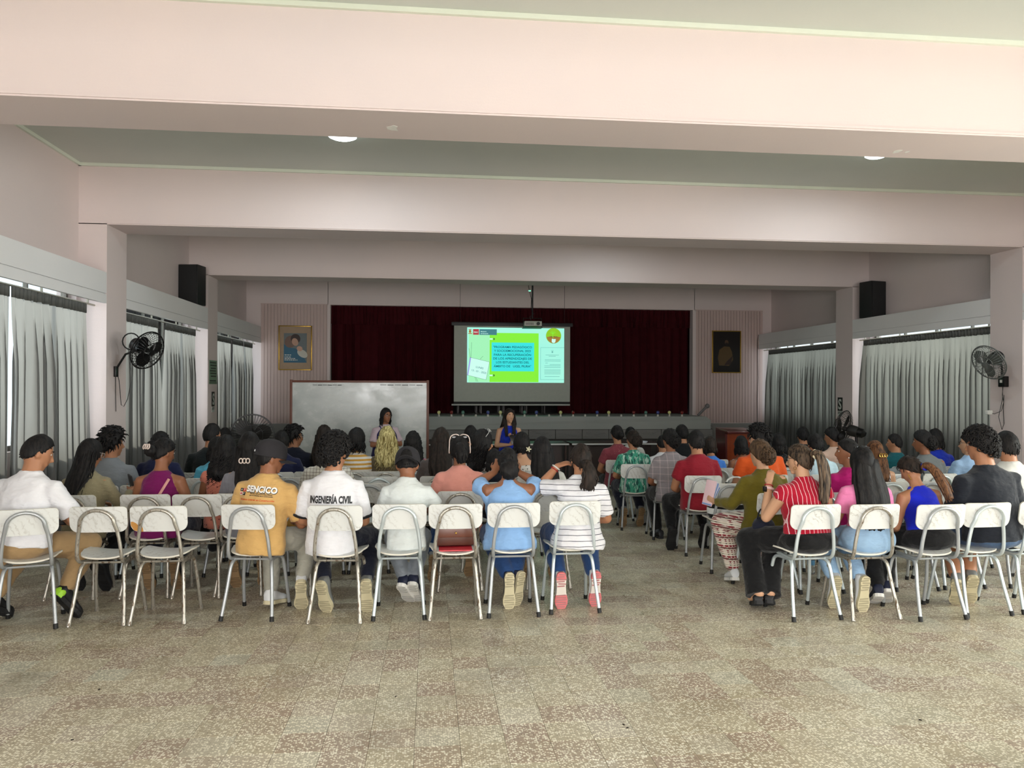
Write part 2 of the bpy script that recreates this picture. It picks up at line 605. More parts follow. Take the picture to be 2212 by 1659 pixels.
wi = 0
for side, xw in (('left', XL - .12), ('right', XR + .12)):
    for (a, b) in bay_ranges[1:]:
        wi += 1
        z0, z1 = SILL[side], HEAD[side]
        a2, b2 = a + .05, b - .05
        w = empty('window_%d' % wi, (xw, (a + b) / 2, z0), kind='structure')
        L = (b2 - a2) / 2
        g = Geo(); t = .03
        g.box((-t, -L, 0), (t, -L + .05, z1 - z0)); g.box((-t, L - .05, 0), (t, L, z1 - z0))
        g.box((-t, -L + .05, 0), (t, L - .05, .05)); g.box((-t, -L + .05, z1 - z0 - .05), (t, L - .05, z1 - z0))
        obj('window_frame', g, FRAMEM, w, smooth=False)
        nx, nz = 4, 1
        dy = (2 * L - .1) / nx; dz = (z1 - z0 - .1) / nz
        mg = Geo(); mg.box((-.02, -.018, .05), (.02, .018, z1 - z0 - .05)); mull = mg.mesh('mullion', smooth=False)
        for i in range(1, nx):
            obj('mullion', mull, FRAMEM, w, loc=(0, -L + .05 + i * dy, 0))
        pg = Geo(); pg.box((-.003, .018, .01), (.003, dy - .018, dz - .01)); pane = pg.mesh('pane', smooth=False)
        tg_ = Geo(); tg_.box((-.018, .018, -.01), (.018, dy - .018, .01)); trm = tg_.mesh('transom', smooth=False)
        for i in range(nx):
            for j in range(nz):
                obj('pane', pane, GLASS, w, loc=(0, -L + .05 + i * dy, .05 + j * dz))
                if j:
                    obj('transom', trm, FRAMEM, w, loc=(0, -L + .05 + i * dy, .05 + j * dz))

# ------------------------------------------------------------------ curtains on the windows
def curtain_mat(name, c, ct, tmix, dens=420.0):
    m = N(name)
    v = m.coord('Object')
    f = m.noise(m.map(v, (1, 1, .15)), 9, 4)
    col = m.mix(f, tuple(x * .86 for x in c[:3]), c[:3])
    d = m.new('ShaderNodeBsdfDiffuse', {'Color': col}).outputs[0]
    t = m.new('ShaderNodeBsdfTranslucent', {'Color': m.mix(f, tuple(x * .8 for x in ct[:3]), ct[:3])}).outputs[0]
    mx = m.new('ShaderNodeMixShader', {0: tmix, 1: d, 2: t}).outputs[0]
    m.t.links.new(mx, m.out.inputs[0])
    return m.mat


CUR_L = curtain_mat('window_curtain_cloth', srgb(134, 135, 134), srgb(188, 186, 180), 0.38)
CUR_R = curtain_mat('window_curtain_cloth_dim', srgb(124, 127, 126), srgb(200, 196, 182), 0.38)
HEADM = plain('curtain_heading', srgb(84, 84, 80), 0.9)


def drape(axis, fixed, a, b, z0, z1, amp, per, m, parent, name, lean=(0, 0), seed=0, ncol=8, nrow=16, loose=1.0):
    """pleated cloth from a to b along an axis ('y' or 'x'); folds deepen and drift towards the hem; two-skin thickness"""
    rnd = random.Random(seed)
    npl = max(2, int((b - a) / per))
    ph = [rnd.uniform(-.25, .25) for _ in range(npl + 2)]
    am = [rnd.uniform(.35, 1.5) for _ in range(npl + 2)]
    cols = npl * ncol
    g = Geo(); vs = []
    for r in range(nrow + 1):
        v = r / nrow                      # 0 top
        z = z1 + (z0 - z1) * v
        for c in range(cols + 1):
            u = c / cols
            k = u * npl
            i = min(int(k), npl)
            fr = k - i
            drift = (ph[i] * (1 - fr) + ph[min(i + 1, npl)] * fr) * v * 1.2 * loose
            A = amp * (0.35 + 0.65 * min(1, v * 4)) * (am[i] * (1 - fr) + am[min(i + 1, npl)] * fr)
            off = A * sin(2 * pi * (k + drift)) + 0.3 * A * sin(2 * pi * (k * 0.5 + 1.3 * drift + seed)) * min(1, v * 3)
            pos = a + (b - a) * u + (lean[0] * (1 - u) + lean[1] * u) * v
            over = .17 * (b - a) / npl * sin(4 * pi * (k + drift)) * min(1, .3 + v * 3) * loose
            pos += over
            vs.append((fixed + off, pos, z) if axis == 'y' else (pos, fixed + off, z))
    n = cols + 1
    fs = [(r * n + c, r * n + c + 1, (r + 1) * n + c + 1, (r + 1) * n + c) for r in range(nrow) for c in range(cols)]
    g.add(vs, fs)
    return obj(name, g, m, parent, smooth=True, angle=180)


def window_curtain(side, a, b, label, lean=(0, 0), seed=0, per=.15, amp=.055):
    xf = XL + .19 if side == 'left' else XR - .19
    z1 = PEL[side][0] - .035
    z0 = floor_z((a + b) / 2) + .12
    t = empty('curtain', (0, 0, 0), label=label, cat='curtain', group='curtains over the side windows')
    drape('y', xf, a, b, z0, z1 - .1, amp, per, CUR_L if side == 'left' else CUR_R, t, 'curtain_panel', lean, seed)
    # heading band with pinched pleats, two layers of cloth
    g = Geo(); vs = []
    npl = int((b - a) / .07); n = npl * 4
    for zz in (z1, z1 - .05, z1 - .105):
        for c in range(n + 1):
            k = c / n * npl
            vs.append((xf + .012 * math.copysign(abs(sin(pi * k)) ** .4, sin(2 * pi * k)), a + (b - a) * c / n, zz))
    for zz in (z1 - .105, z1 - .05, z1):
        for c in range(n + 1):
            k = c / n * npl
            vs.append((xf + .008 + .012 * math.copysign(abs(sin(pi * k)) ** .4, sin(2 * pi * k)), a + (b - a) * c / n, zz))
    w = n + 1
    fs = [(r * w + c, r * w + c + 1, (r + 1) * w + c + 1, (r + 1) * w + c) for r in range(5) for c in range(n)]
    fs += [(5 * w + c, 5 * w + c + 1, c + 1, c) for c in range(n)]
    g.add(vs, fs)
    obj('heading', g, HEADM, t, angle=180)
    return t


window_curtain('left', 6.05, 7.72, 'grey-green curtain over the first window left, its folds beside the picture edge', seed=1)
window_curtain('left', 7.76, 9.36, 'grey-green curtain left of the wall fan column, sunlit towards its slanting outer edge', lean=(0, .16), seed=2)
window_curtain('left', 10.24, 11.72, 'narrow grey-green curtain directly behind the black wall fan', lean=(0, .10), seed=3, per=.12)
window_curtain('left', 12.02, 13.52, 'grey-green curtain between the black wall fan and the left loudspeaker column', lean=(-.12, .16), seed=4, per=.12)
window_curtain('left', 14.45, 15.86, 'sunlit curtain next to the evacuation sign on the left column', seed=5, per=.12)
window_curtain('left', 16.02, 16.88, 'brightest sunlit curtain of the far left window, between its two neighbours', seed=6, per=.12)
window_curtain('left', 16.95, 17.72, 'short-hung sunlit curtain nearest the boarded stage wall', seed=8, per=.12)
window_curtain('right', 6.05, 9.5, 'wide grey-green curtain over the first window on the right', seed=9)
window_curtain('right', 10.28, 13.66, 'wide pleated grey-green curtain between the right loudspeaker and the grey wall fan', seed=10, per=.12)
window_curtain('right', 14.5, 17.72, 'wide dark grey curtain beside the dark framed picture and the lectern', seed=11, per=.12)
window_curtain('left', 1.9, 5.3, 'wide grey-green curtain of the nearest bay on the left wall, beside the photographer', seed=34)  # out of view, added to keep a sun patch off the floor
window_curtain('right', 1.85, 2.5, 'bunched grey-green curtain drawn aside in the nearest bay on the right wall', seed=35, per=.08)  # this and the next two: unseen, bunched aside to let light in
window_curtain('left', -2.35, -1.7, 'bunched grey-green curtain drawn aside in the rear bay on the left wall', seed=36, per=.08)
window_curtain('right', -2.35, -1.7, 'bunched grey-green curtain drawn aside in the rear bay on the right wall', seed=37, per=.08)
RAILM = plain('curtain_rail_metal', srgb(170, 165, 150), 0.35, 0.7)
for side, xf in (('left', XL + .19), ('right', XR - .19)):
    for i, (a, b) in enumerate(bay_ranges[2:]):
        g = Geo(); zz = PEL[side][0] - .028
        g.tube([(xf, a + .02, zz), (xf, b - .02, zz)], .012, 8)
        t = empty('curtain_rail', (0, 0, 0), label='metal curtain rail under the %s pelmet, %s bay counted from the camera' % (side, ['first', 'second', 'third', 'fourth'][i]), cat='curtain rail', group='curtain rails')
        obj('rail', g, RAILM, t)
        for q in range(4):
            g = Geo(); y = a + .2 + (b - a - .4) * q / 3
            g.box((xf - .01, y - .008, zz), (xf + .01, y + .008, PEL[side][1] - .03))
            obj('bracket', g, RAILM, t, smooth=False)

# ------------------------------------------------------------------ stage
STF = 16.6
SKIRT = wallpaint('stage_fascia_paint', srgb(172, 176, 172), srgb(160, 165, 162))
STONE = wallpaint('stage_stone', srgb(140, 138, 136), srgb(126, 125, 124), 0.8)
sx0, sx1 = -2.6, at(1536, 905, STF).x
stage = empty('stage', (0, 0, 0), label='raised concrete stage with pale fascia and carved stone band below red drapes', cat='stage')
g = Geo()
g.add([(sx0, STF, .82), (sx1 - .12, STF, .82), (sx1, STF + .02, .74), (sx1, STF + .02, .54), (sx0, STF, .54),
       (sx0, YB + 1.4, .82), (sx1 - .12, YB + 1.4, .82), (sx1, YB + 1.4, .74), (sx1, YB + 1.4, .54), (sx0, YB + 1.4, .54)],
      [(0, 4, 3, 2, 1), (0, 1, 6, 5), (1, 2, 7, 6), (2, 3, 8, 7), (3, 4, 9, 8), (4, 0, 5, 9), (5, 6, 7, 8, 9)])
obj('fascia', g, SKIRT, stage, smooth=False)
g = Geo(); g.box((sx0, STF + .06, -.75), (sx1 + .06, YB + 1, .54)); obj('plinth', g, plain('stage_plinth_paint', srgb(70, 66, 64), .8), stage, smooth=False)
nb = int((sx1 + .06 - sx0) / .57)
wb = (sx1 + .06 - sx0) / nb
for i in range(nb):
    g = Geo()
    x0 = sx0 + i * wb + .006; x1 = x0 + wb - .012
    g.bevbox((x0, STF + .03, .33), (x1, STF + .08, .532), .008)
    rnd = random.Random(i)
    for q in range(9):      # chiselled relief
        cx = rnd.uniform(x0 + .06, x1 - .06); cz = rnd.uniform(.36, .50)
        pts = [(cx + (s - 2) * rnd.uniform(.02, .035), STF + .03, cz + .012 * sin(s * 2.1 + q)) for s in range(5)]
        g.tube(pts, .006, 5)
    obj('stone_block', g, STONE, stage, smooth=False)
g = Geo(); g.box((sx1, STF + .3, -.75), (sx1 + .42, STF + 1.2, .15)); g.box((sx1 + .05, STF + .1, -.75), (sx1 + .8, STF + .9, -.1))
g.box((sx1 + .05, STF + .2, -.1), (sx1 + .13, STF + 1.3, .60))
obj('side_step', g, STONE, stage, smooth=False)

# footlight bulbs on the stage edge
BULB = {}
for nm, c in (('yellow', srgb(226, 222, 150)), ('red', srgb(128, 38, 34)), ('green', srgb(88, 132, 118)), ('blue', srgb(70, 78, 150))):
    m = N('bulb_' + nm)
    m.P(col=c, rough=.18, coat=.6); BULB[nm] = m.mat
SOCK = plain('bulb_socket', srgb(214, 210, 198), .5)
seq = [(948, 'yellow'), (975, 'red'), (1000, 'green'), (1054, 'blue'), (1081, 'yellow'), (1133, 'green'), (1159, 'blue'), (1211, 'yellow'),
       (1238, 'red'), (1290, 'blue'), (1315, 'yellow'), (1369, 'red'), (1395, 'green'), (1421, 'blue'), (1446, 'yellow'), (1473, 'red')]
ordn = {}
count = {}
for px, c in seq:
    count[c] = count.get(c, 0) + 1
words_ = ['first', 'second', 'third', 'fourth', 'fifth', 'sixth', 'seventh', 'eighth', 'ninth', 'tenth', 'eleventh', 'twelfth']
for px, c in seq:
    ordn[c] = ordn.get(c, 0) + 1
    x = at(px, 895, STF + .08).x
    t = empty('stage_bulb', (x, STF + .08, .82), label='round %s bulb on the stage edge, %s %s one from the whiteboard' % (c, words_[ordn[c] - 1], c), cat='light bulb', group='coloured bulbs along the stage edge')
    g = Geo(); g.lathe([(.026, 0), (.026, .012), (.02, .03), (.02, .045)], 12); obj('socket', g, SOCK, t)
    g = Geo(); g.lathe([(.014, .04), (.02, .052), (.033, .07), (.038, .088), (.033, .107), (.018, .12), (.002, .124)], 14); obj('bulb', g, BULB[c], t, angle=180)
for px in (1028, 1186, 1264, 1342):
    x = at(px, 895, STF + .08).x
    g = Geo(); g.lathe([(.026, 0), (.026, .012), (.02, .03), (.018, .045), (.012, .045)], 12)
    t = empty('bulb_socket', (x, STF + .08, .82), label='empty white bulb socket on the stage edge near x gap %s' % {1028: 'left of the speaker', 1186: 'under the screen corner', 1264: 'between red and blue bulbs', 1342: 'left of a red bulb'}[px], cat='socket')
    t['label'] = {1028: 'empty white bulb socket between a green and a blue bulb, left of the speaker', 1186: 'empty white bulb socket between a blue and a yellow bulb, right of the speaker',
                  1264: 'empty white bulb socket between a red and a blue bulb on the stage edge', 1342: 'empty white bulb socket between a yellow and a red bulb on the stage edge'}[px]
    obj('socket', g, SOCK, t)

# stage drapes
rm = N('red_velvet')
v = rm.coord('Object')
rm.P(col=rm.mix(rm.noise(v, 6, 4), (0.032, 0.002, 0.004), (0.070, 0.005, 0.009)), rough=.85, spec=.15, sheen=.0)
RED = rm.mat
t = empty('stage_valance', (0, 0, 0), label='dark red pleated valance along the top of the stage opening', cat='curtain')
drape('x', YB + .16, SX0 + .05, SX1 - .05, 2.90, SZ + .05, .025, .17, RED, t, 'valance_cloth', seed=21, nrow=6)
t = empty('stage_curtain', (0, 0, 0), label='long dark red stage curtain between the whiteboard and the projection screen', cat='curtain', group='long red stage curtains')
drape('x', YB + .40, SX0 + .02, .55, .83, 3.25, .05, .2, RED, t, 'curtain_cloth', seed=22, nrow=14, loose=.5)
t = empty('stage_curtain', (0, 0, 0), label='long dark red stage curtain on the side of the dark framed picture', cat='curtain', group='long red stage curtains')
drape('x', YB + .40, 3.05, SX1 - .02, .83, 3.25, .05, .2, RED, t, 'curtain_cloth', seed=23, nrow=14, loose=.5)

# dark armchairs kept at the back of the stage
DK = plain('dark_upholstery', srgb(34, 34, 36), .6)
DKW = plain('dark_wood', srgb(44, 30, 24), .4)
for i, x in enumerate((.9, 1.45, 2.0, 2.55)):
    t = empty('stage_armchair', (x, YB + .75, .82), label='dark armchair at the back of the stage under the screen, %s from the whiteboard side' % words_[i], cat='chair', group='dark chairs on the stage')
    g = Geo(); g.bevbox((-.22, -.22, .2), (.22, .2, .29), .02); obj('seat', g, DK, t)
    g = Geo(); g.bevbox((-.22, .16, .27), (.22, .24, .36), .02); obj('backrest', g, DK, t)
    for sx in (-1, 1):
        g = Geo(); g.bevbox((sx * .25 - .02, -.2, .28), (sx * .25 + .02, .2, .33), .008); obj('armrest', g, DKW, t)
        for sy in (-1, 1):
            g = Geo(); g.box((sx * .22 - .018, sy * .19 - .018, 0), (sx * .22 + .018, sy * .19 + .018, .22)); obj('leg', g, DKW, t, smooth=False)

# ------------------------------------------------------------------ projection screen and the slide on it
def emis(name, col, s=1.0, tex=None):
    m = N(name)
    m.P(col=(0.02, 0.02, 0.02, 1), rough=.9, emit=c4(col), es=s)
    return m.mat


def textmesh(s, size, bold=0.0, spacing=1.0, align='CENTER', ext=0.0, line=1.0):
    cu = bpy.data.curves.new('t', 'FONT')
    cu.body = s; cu.size = size; cu.align_x = align; cu.offset = bold; cu.space_character = spacing; cu.extrude = ext; cu.space_line = line
    cu.resolution_u = 3
    o = bpy.data.objects.new('t', cu)
    COL.objects.link(o)
    me = bpy.data.meshes.new_from_object(o)
    bpy.data.objects.remove(o); bpy.data.curves.remove(cu)
    return me


def text(name, s, size, m, parent, mat4, **k):
    me = textmesh(s, size, **k)
    me.transform(mat4)
    me.materials.clear(); me.materials.append(m)
    o = bpy.data.objects.new(name, me); COL.objects.link(o); o.parent = parent
    return o


FACE = Matrix.Rotation(pi / 2, 4, 'X')         # text in the xz plane, facing -y
SCY = 17.35
pA, pB = at(981, 703, SCY), at(1231, 868, SCY)
scr = empty('projection_screen', ((pA.x + pB.x) / 2, SCY, (pA.z + pB.z) / 2), label='white roll-down projection screen with the green slide in front of the red curtains', cat='screen')
hw, hh = (pB.x - pA.x) / 2, (pA.z - pB.z) / 2
g = Geo(); g.box((-hw, 0, -hh), (hw, .004, hh)); obj('screen_fabric', g, plain('screen_white', srgb(176, 180, 170), .8), scr, smooth=False)
g = Geo(); g.box((-hw, -.001, -hh - .05), (hw, .005, -hh)); obj('black_border', g, plain('screen_black', srgb(12, 12, 13), .7), scr, smooth=False)
g = Geo(); g.tube([(-hw - .05, 0, -hh - .07), (hw, 0, -hh - .07)], .02, 10); obj('bottom_bar', g, plain('bar_white', srgb(190, 190, 184), .4), scr)
g = Geo(); g.bevbox((-hw - .06, -.03, hh), (hw + .06, .06, hh + .08), .015); obj('roller_case', g, plain('roller_case', srgb(40, 40, 42), .5), scr)
for sx in (-1, 1):
    g = Geo(); g.tube([(sx * hw * .9, 0, hh + .07), (sx * hw * .9, 0, ZC - scr.location.z)], .004, 5); obj('hanging_wire', g, plain('wire_dark', srgb(30, 24, 24), .6), scr)
# slide
a_, b_ = at(1009.3, 707, SCY - .01), at(1218.4, 827, SCY - .01)
W, H = (b_.x - a_.x), (a_.z - b_.z)
ox, oz = a_.x - scr.location.x, a_.z - scr.location.z


def U(u, v_, d=0.0):                          # slide coordinates 0..1 from the top left corner
    return (ox + u * W, -.006 - d, oz - v_ * H)


def quad(g, u0, v0, u1, v1, d):
    p = [U(u0, v1, d), U(u1, v1, d), U(u1, v0, d), U(u0, v0, d)]
    g.add(p, [(0, 1, 2, 3)])
    return g


sm = N('slide_background')
uvc = sm.coord('Generated')
gx = sm.noise(uvc, 2.2, 2)
sm.P(col=(0.02, .02, .02, 1), rough=.9, emit=sm.mix(gx, srgb(150, 252, 236), srgb(190, 255, 226)), es=.95)
g = quad(Geo(), 0, 0, 1, 1, 0)
slide = obj('slide', g, sm.mat, scr, smooth=False)
EG = emis('slide_green', srgb(140, 250, 62), .92)
ECY = emis('slide_cyan', srgb(62, 238, 236), .92)
EPG = emis('slide_palegreen', srgb(168, 250, 190), .95)
ETX = emis('slide_text', srgb(18, 112, 118), .8)
EDK = emis('slide_dark', srgb(30, 70, 60), .8)
ERED = emis('slide_red', srgb(198, 66, 78), .8)
ETEAL = emis('slide_teal', srgb(76, 142, 150), .8)
EWH = emis('slide_white', srgb(205, 255, 240), 1.0)
EPU = emis('slide_lilac', srgb(168, 172, 240), .9)
EGR = emis('slide_grey', srgb(120, 200, 190), .8)
EOR = emis('slide_brown', srgb(176, 130, 60), .85)
ELM = emis('slide_lime', srgb(150, 214, 40), .9)


def U2(cx, cy):      # from zoom-crop pixels of the photograph's slide
    return (cx - 318) / 967, (cy - 490) / 555


def sq(name, m, c0, c1, c2, c3, d):
    u0, v0 = U2(c0, c1); u1, v1 = U2(c2, c3)
    return obj(name, quad(Geo(), u0, v0, u1, v1, d), m, slide, smooth=False)


sq('panel_left', EPG, 334, 540, 540, 1040, .001)
sq('panel_green', EG, 540, 543, 1028, 1040, .002)
sq('panel_cyan', ECY, 560, 640, 983, 930, .003)
sq('header_red', ERED, 376, 507, 433, 564, .003)
sq('header_teal', ETEAL, 438, 507, 610, 565, .003)
g = Geo()
for (c0, c1, c2, c3) in ((1047, 686, 1285, 689), (1047, 1012, 1285, 1015), (1047, 686, 1050, 1015)):
    u0, v0 = U2(c0, c1); u1, v1 = U2(c2, c3); quad(g, u0, v0, u1, v1, .002)
for yy, x0, x1 in ((760, 1098, 1232), (772, 1130, 1200), (808, 1090, 1250), (822, 1090, 1250), (842, 1096, 1120), (858, 1140, 1250), (870, 1086, 1250), (886, 1086, 1250), (912, 1086, 1250), (924, 1086, 1250), (938, 1086, 1250),
                   (952, 1086, 1250), (980, 1090, 1240)):
    u0, v0 = U2(x0, yy); u1, v1 = U2(x1, yy + 4); quad(g, u0, v0, u1, v1, .002)
obj('document_lines', g, EGR, slide, smooth=False, kind='stuff')
# tilted date card
g = Geo()
for pts, d in (([(318, 970), (505, 1018), (540, 838), (345, 792)], .002),):
    g.add([U(*U2(*p_), d) for p_ in pts], [(0, 1, 2, 3)])
obj('date_card', g, EWH, slide, smooth=False)
g = Geo(); g.add([U(*U2(*p_), .003) for p_ in [(318, 968), (330, 972), (358, 796), (345, 792)]], [(0, 1, 2, 3)])
obj('card_strip', g, EPU, slide, smooth=False)
g = Geo()
def seg(g, p, q, w, d):
    a = Vector(U(*U2(*p), d)); b = Vector(U(*U2(*q), d)); n = (b - a).cross(Vector((0, 1, 0))).normalized() * w
    g.add([a - n, b - n, b + n, a + n], [(0, 1, 2, 3)])
for p_, q_ in (((345, 792), (540, 838)), ((318, 970), (505, 1018)), ((505, 1018), (540, 838)), ((355, 795), (362, 640)), ((350, 795), (335, 700)), ((395, 990), (410, 1036)), ((405, 992), (425, 1038)), ((445, 812), (475, 778))):
    seg(g, p_, q_, .0022, .004)
obj('thin_lines', g, EDK, slide, smooth=False, kind='stuff')
# ring holes
for cy in (605, 973):
    g = Geo(); u, v_ = U2(579, cy); c = Vector(U(u, v_, .004))
    for r0, r1 in ((.010, .022),):
        vs = []; n = 14
        for j in range(n): vs += [c + Vector((cos(2 * pi * j / n) * r0, 0, sin(2 * pi * j / n) * r0)), c + Vector((cos(2 * pi * j / n) * r1 + .006, 0, sin(2 * pi * j / n) * r1))]
        g.add(vs, [(2 * j, 2 * ((j + 1) % n), 2 * ((j + 1) % n) + 1, 2 * j + 1) for j in range(n)])
    obj('binder_hole', g, EDK, slide, smooth=False)
    sq('binder_tab', EWH, 540, cy - 7, 570, cy + 7, .003)
px2m = W / 967
lines = ['"PROGRAMA PEDAGÓGICO', 'Y SOCIOEMOCIONAL 2025', 'PARA LA RECUPERACIÓN', 'DE LOS APRENDIZAJES DE', 'LOS ESTUDIANTES DEL', 'ÁMBITO DE   UGEL PIURA"']
for i, s in enumerate(lines):
    me = textmesh(s, .068, bold=.0012)
    xs_ = [v.co.x for v in me.vertices]; wdt = max(xs_) - min(xs_)
    tw = [385, 366, 370, 385, 330, 372][i] * px2m
    cy = [696, 734, 774, 812, 850, 890][i]
    u, v_ = U2(768, cy)
    me.transform(Matrix.Translation(Vector(U(u, v_, .005))) @ FACE @ Matrix.Diagonal((tw / wdt, 1, 1, 1)))
    me.materials.clear(); me.materials.append(ETX)
    o = bpy.data.objects.new('slide_text', me); COL.objects.link(o); o.parent = slide
for s, sz, cx, cy, m in (('PERÚ', .042, 404, 545, EWH), ('Ministerio', .032, 480, 536, EWH), ('de Educación', .032, 488, 556, EWH)):
    text('slide_text', s, sz, m, slide, Matrix.Translation(Vector(U(*U2(cx, cy), .005))) @ FACE, bold=.0006)
for s, cx, cy in (('LUNES', 440, 904), ('13 - 01 - 2025', 432, 944)):
    text('slide_text', s, .06, ETEAL, slide, Matrix.Translation(Vector(U(*U2(cx, cy), .005))) @ FACE @ Matrix.Rotation(radians(-12), 4, 'Z'), bold=.0004)
# crest at the left, round emblem at the right, small crest on the document
def disc(g, c, r, d, a0=0, a1=2 * pi, n=20, sx=1, sz=1):
    c = Vector(U(*U2(*c), d)); vs = [c]
    for j in range(n + 1):
        a = a0 + (a1 - a0) * j / n
        vs.append(c + Vector((cos(a) * r * sx, 0, sin(a) * r * sz)))
    g.add(vs, [(0, i + 1, i) for i in range(1, n + 1)])
    return g
obj('emblem_disc', disc(Geo(), (1178, 566), .175, .002, n=28), ELM, slide, smooth=False)
obj('emblem_earth', disc(Geo(), (1178, 570), .16, .003, pi * 1.04, pi * 1.96, n=20), EOR, slide, smooth=False)
g = disc(Geo(), (1178, 620), .045, .004); disc(g, (1168, 605), .02, .004); disc(g, (1192, 607), .02, .004)
obj('emblem_figures', g, EWH, slide, smooth=False, kind='stuff')
g = Geo(); seg(g, (1172, 590), (1170, 540), .006, .004)
for q in range(5):
    a = pi * (.15 + .175 * q); seg(g, (1170, 545), (1170 + 34 * cos(a), 545 - 30 * sin(a)), .004, .004)
obj('emblem_tree', g, EG, slide, smooth=False)
text('slide_text', 'UGEL  PIURA', .034, EDK, slide, Matrix.Translation(Vector(U(*U2(1176, 582), .005))) @ FACE, bold=.0004)
text('slide_text', '¡JUNTOS!', .022, ETEAL, slide, Matrix.Translation(Vector(U(*U2(1180, 645), .005))) @ FACE)
g = disc(Geo(), (346, 530), .028, .003, sz=1.25)
obj('crest_shield', g, EOR, slide, smooth=False)
g = Geo(); seg(g, (328, 552), (364, 552), .008, .004); seg(g, (330, 510), (362, 510), .006, .004)
obj('crest_ribbon', g, ERED, slide, smooth=False)
g = disc(Geo(), (1166, 732), .02, .003); seg(g, (1154, 716), (1178, 716), .004, .004)
obj('document_crest', g, EGR, slide, smooth=False)

# ------------------------------------------------------------------ ceiling-hung projector
PY = 15.4
pc = at(1150, 700, PY)
BK = plain('black_metal', srgb(18, 18, 19), .45, .3)
WP = plain('projector_white', srgb(176, 176, 164), .4)
pr = empty('projector', (pc.x, PY, pc.z), label='white projector hanging on a black ceiling pole above the screen', cat='projector')
g = Geo(); g.bevbox((-.175, -.13, -.05), (.175, .13, .05), .012); obj('housing', g, WP, pr)
g = Geo(); g.tube([(.1, -.13, 0), (.1, -.16, 0)], .034, 16); obj('lens', g, BK, pr)
g = Geo()
for q in range(9): g.box((-.15 + q * .018, -.134, -.03), (-.142 + q * .018, -.129, .02))
obj('vent', g, BK, pr, smooth=False)
g = Geo(); g.box((-.19, -.15, -.085), (.19, .15, -.07)); obj('tray', g, BK, pr, smooth=False)
for sx in (-1, 1):
    g = Geo(); g.tube([(sx * .185, 0, -.07), (sx * .185, 0, .115)], .007, 8); obj('bracket', g, BK, pr)
g = Geo(); g.tube([(-.19, 0, .115), (.19, 0, .115)], .008, 8); obj('crossbar', g, BK, pr)
g = Geo(); g.tube([(0, 0, .115), (0, 0, ZC - pc.z - .005)], .017, 12); g.box((-.06, -.06, ZC - pc.z - .02), (.06, .06, ZC - pc.z)); obj('pole', g, BK, pr)
g = Geo(); g.tube([(0 - .02, -.02, .05), (-.06, -.05, .14), (.03, -.03, .2), (-.03, 0, .3), (-.02, 0, .5), (-.08, 0, .75), (-.10, 0, 1.0), (-.09, 0, 1.3)], .006, 6); obj('cable', g, BK, pr)
g = Geo(); g.bevbox((-.05, -.04, 1.47 - .02), (.0, .0, 1.49), .003)
t = empty('status_light', (pc.x - .07, PY - .1, at(1145, 620, PY).z), label='tiny green indicator light beside the projector pole', cat='light')
g = Geo(); g.ball((0, 0, 0), (.028, .015, .012), 10, 6); obj('indicator_lens', g, emis('green_led', srgb(130, 255, 200), 1.6), t)
t.location.z = ZB + .01

# ------------------------------------------------------------------ ceiling lamps
LAMPM = emis('lamp_diffuser', (0.86, 1.0, 1.0), 9.0)
for i, (px, py, yy, rr) in enumerate(((740, 296, 8.12, .15), (1893, 336, 8.08, .125), (1330, 480, 12.3, .15))):
    pz = at(px, py, yy)
    t = empty('ceiling_lamp', (pz.x, yy, ZC), label=['round flush ceiling lamp, lit cool white, the larger one above the left block', 'round flush ceiling lamp, lit cool white, the smaller one above the right block', 'round flush ceiling lamp hidden between the second and third beams'][i], cat='lamp', group='round ceiling lamps')
    g = Geo(); g.lathe([(rr + .01, -.001), (rr + .012, -.02), (rr, -.03), (.02, -.03)], 28); obj('rim', g, plain('lamp_rim', srgb(220, 222, 220), .5), t)
    g = Geo(); g.lathe([(rr - .004, -.028), (rr - .006, -.045), (rr * .7, -.062), (.01, -.068)], 28); obj('diffuser', g, LAMPM, t)
    light('lamp_glow', 'AREA', (pz.x, yy, ZC - .075), 28 if i != 2 else 18, (0.80, 0.95, 1.0), rr * 1.9, target=(pz.x, yy, 0), shape='DISK')

# ------------------------------------------------------------------ whiteboard
WBY = 12.7
wa, wb_ = at(632, 826, WBY), at(921, 980, WBY)
hw, hh = (wb_.x - wa.x) / 2, .62
t = empty('whiteboard', ((wa.x + wb_.x) / 2, WBY, floor_z(WBY)), label='large whiteboard with brown wooden frame, smudged and streaked, beside the stage', cat='whiteboard')
ztop = wa.z - floor_z(WBY)
WFR = plain('board_frame_wood', srgb(98, 52, 34), .45)
m = N('whiteboard_surface')
v = m.coord('Object')
sm1 = m.noise(m.map(v, (1, 1, 1.4), (0, .5, 0)), 3.0, 6, .62)
m.P(col=m.mix(m.ramp(sm1, [(.36, (0, 0, 0)), (.66, (1, 1, 1))]), srgb(164, 169, 167), srgb(184, 188, 184)), rough=m.ramp(sm1, [(.35, (.16, .16, .16)), (.65, (.34, .34, .34))]), spec=.6)
g = Geo(); g.box((-hw, -.01, ztop - 2 * hh), (hw, .01, ztop)); obj('writing_surface', g, m.mat, t, smooth=False)
for nm, a, b in (('frame_rail', (-hw - .035, -.02, ztop), (hw + .035, .02, ztop + .035)), ('frame_rail', (-hw - .035, -.02, ztop - 2 * hh - .04), (hw + .035, .04, ztop - 2 * hh))):
    g = Geo(); g.bevbox(a, b, .005); obj(nm, g, WFR, t)
for sx in (-1, 1):
    g = Geo(); g.bevbox((min(sx * hw, sx * (hw + .04)), -.022, .0), (max(sx * hw, sx * (hw + .04)), .022, ztop + .045), .005); obj('frame_post', g, WFR, t)
    g = Geo(); g.bevbox((sx * hw - .02 + (.02 * sx), -.3, 0), (sx * hw + .02 + (.02 * sx), .3, .05), .006); obj('foot', g, WFR, t)
g = Geo()
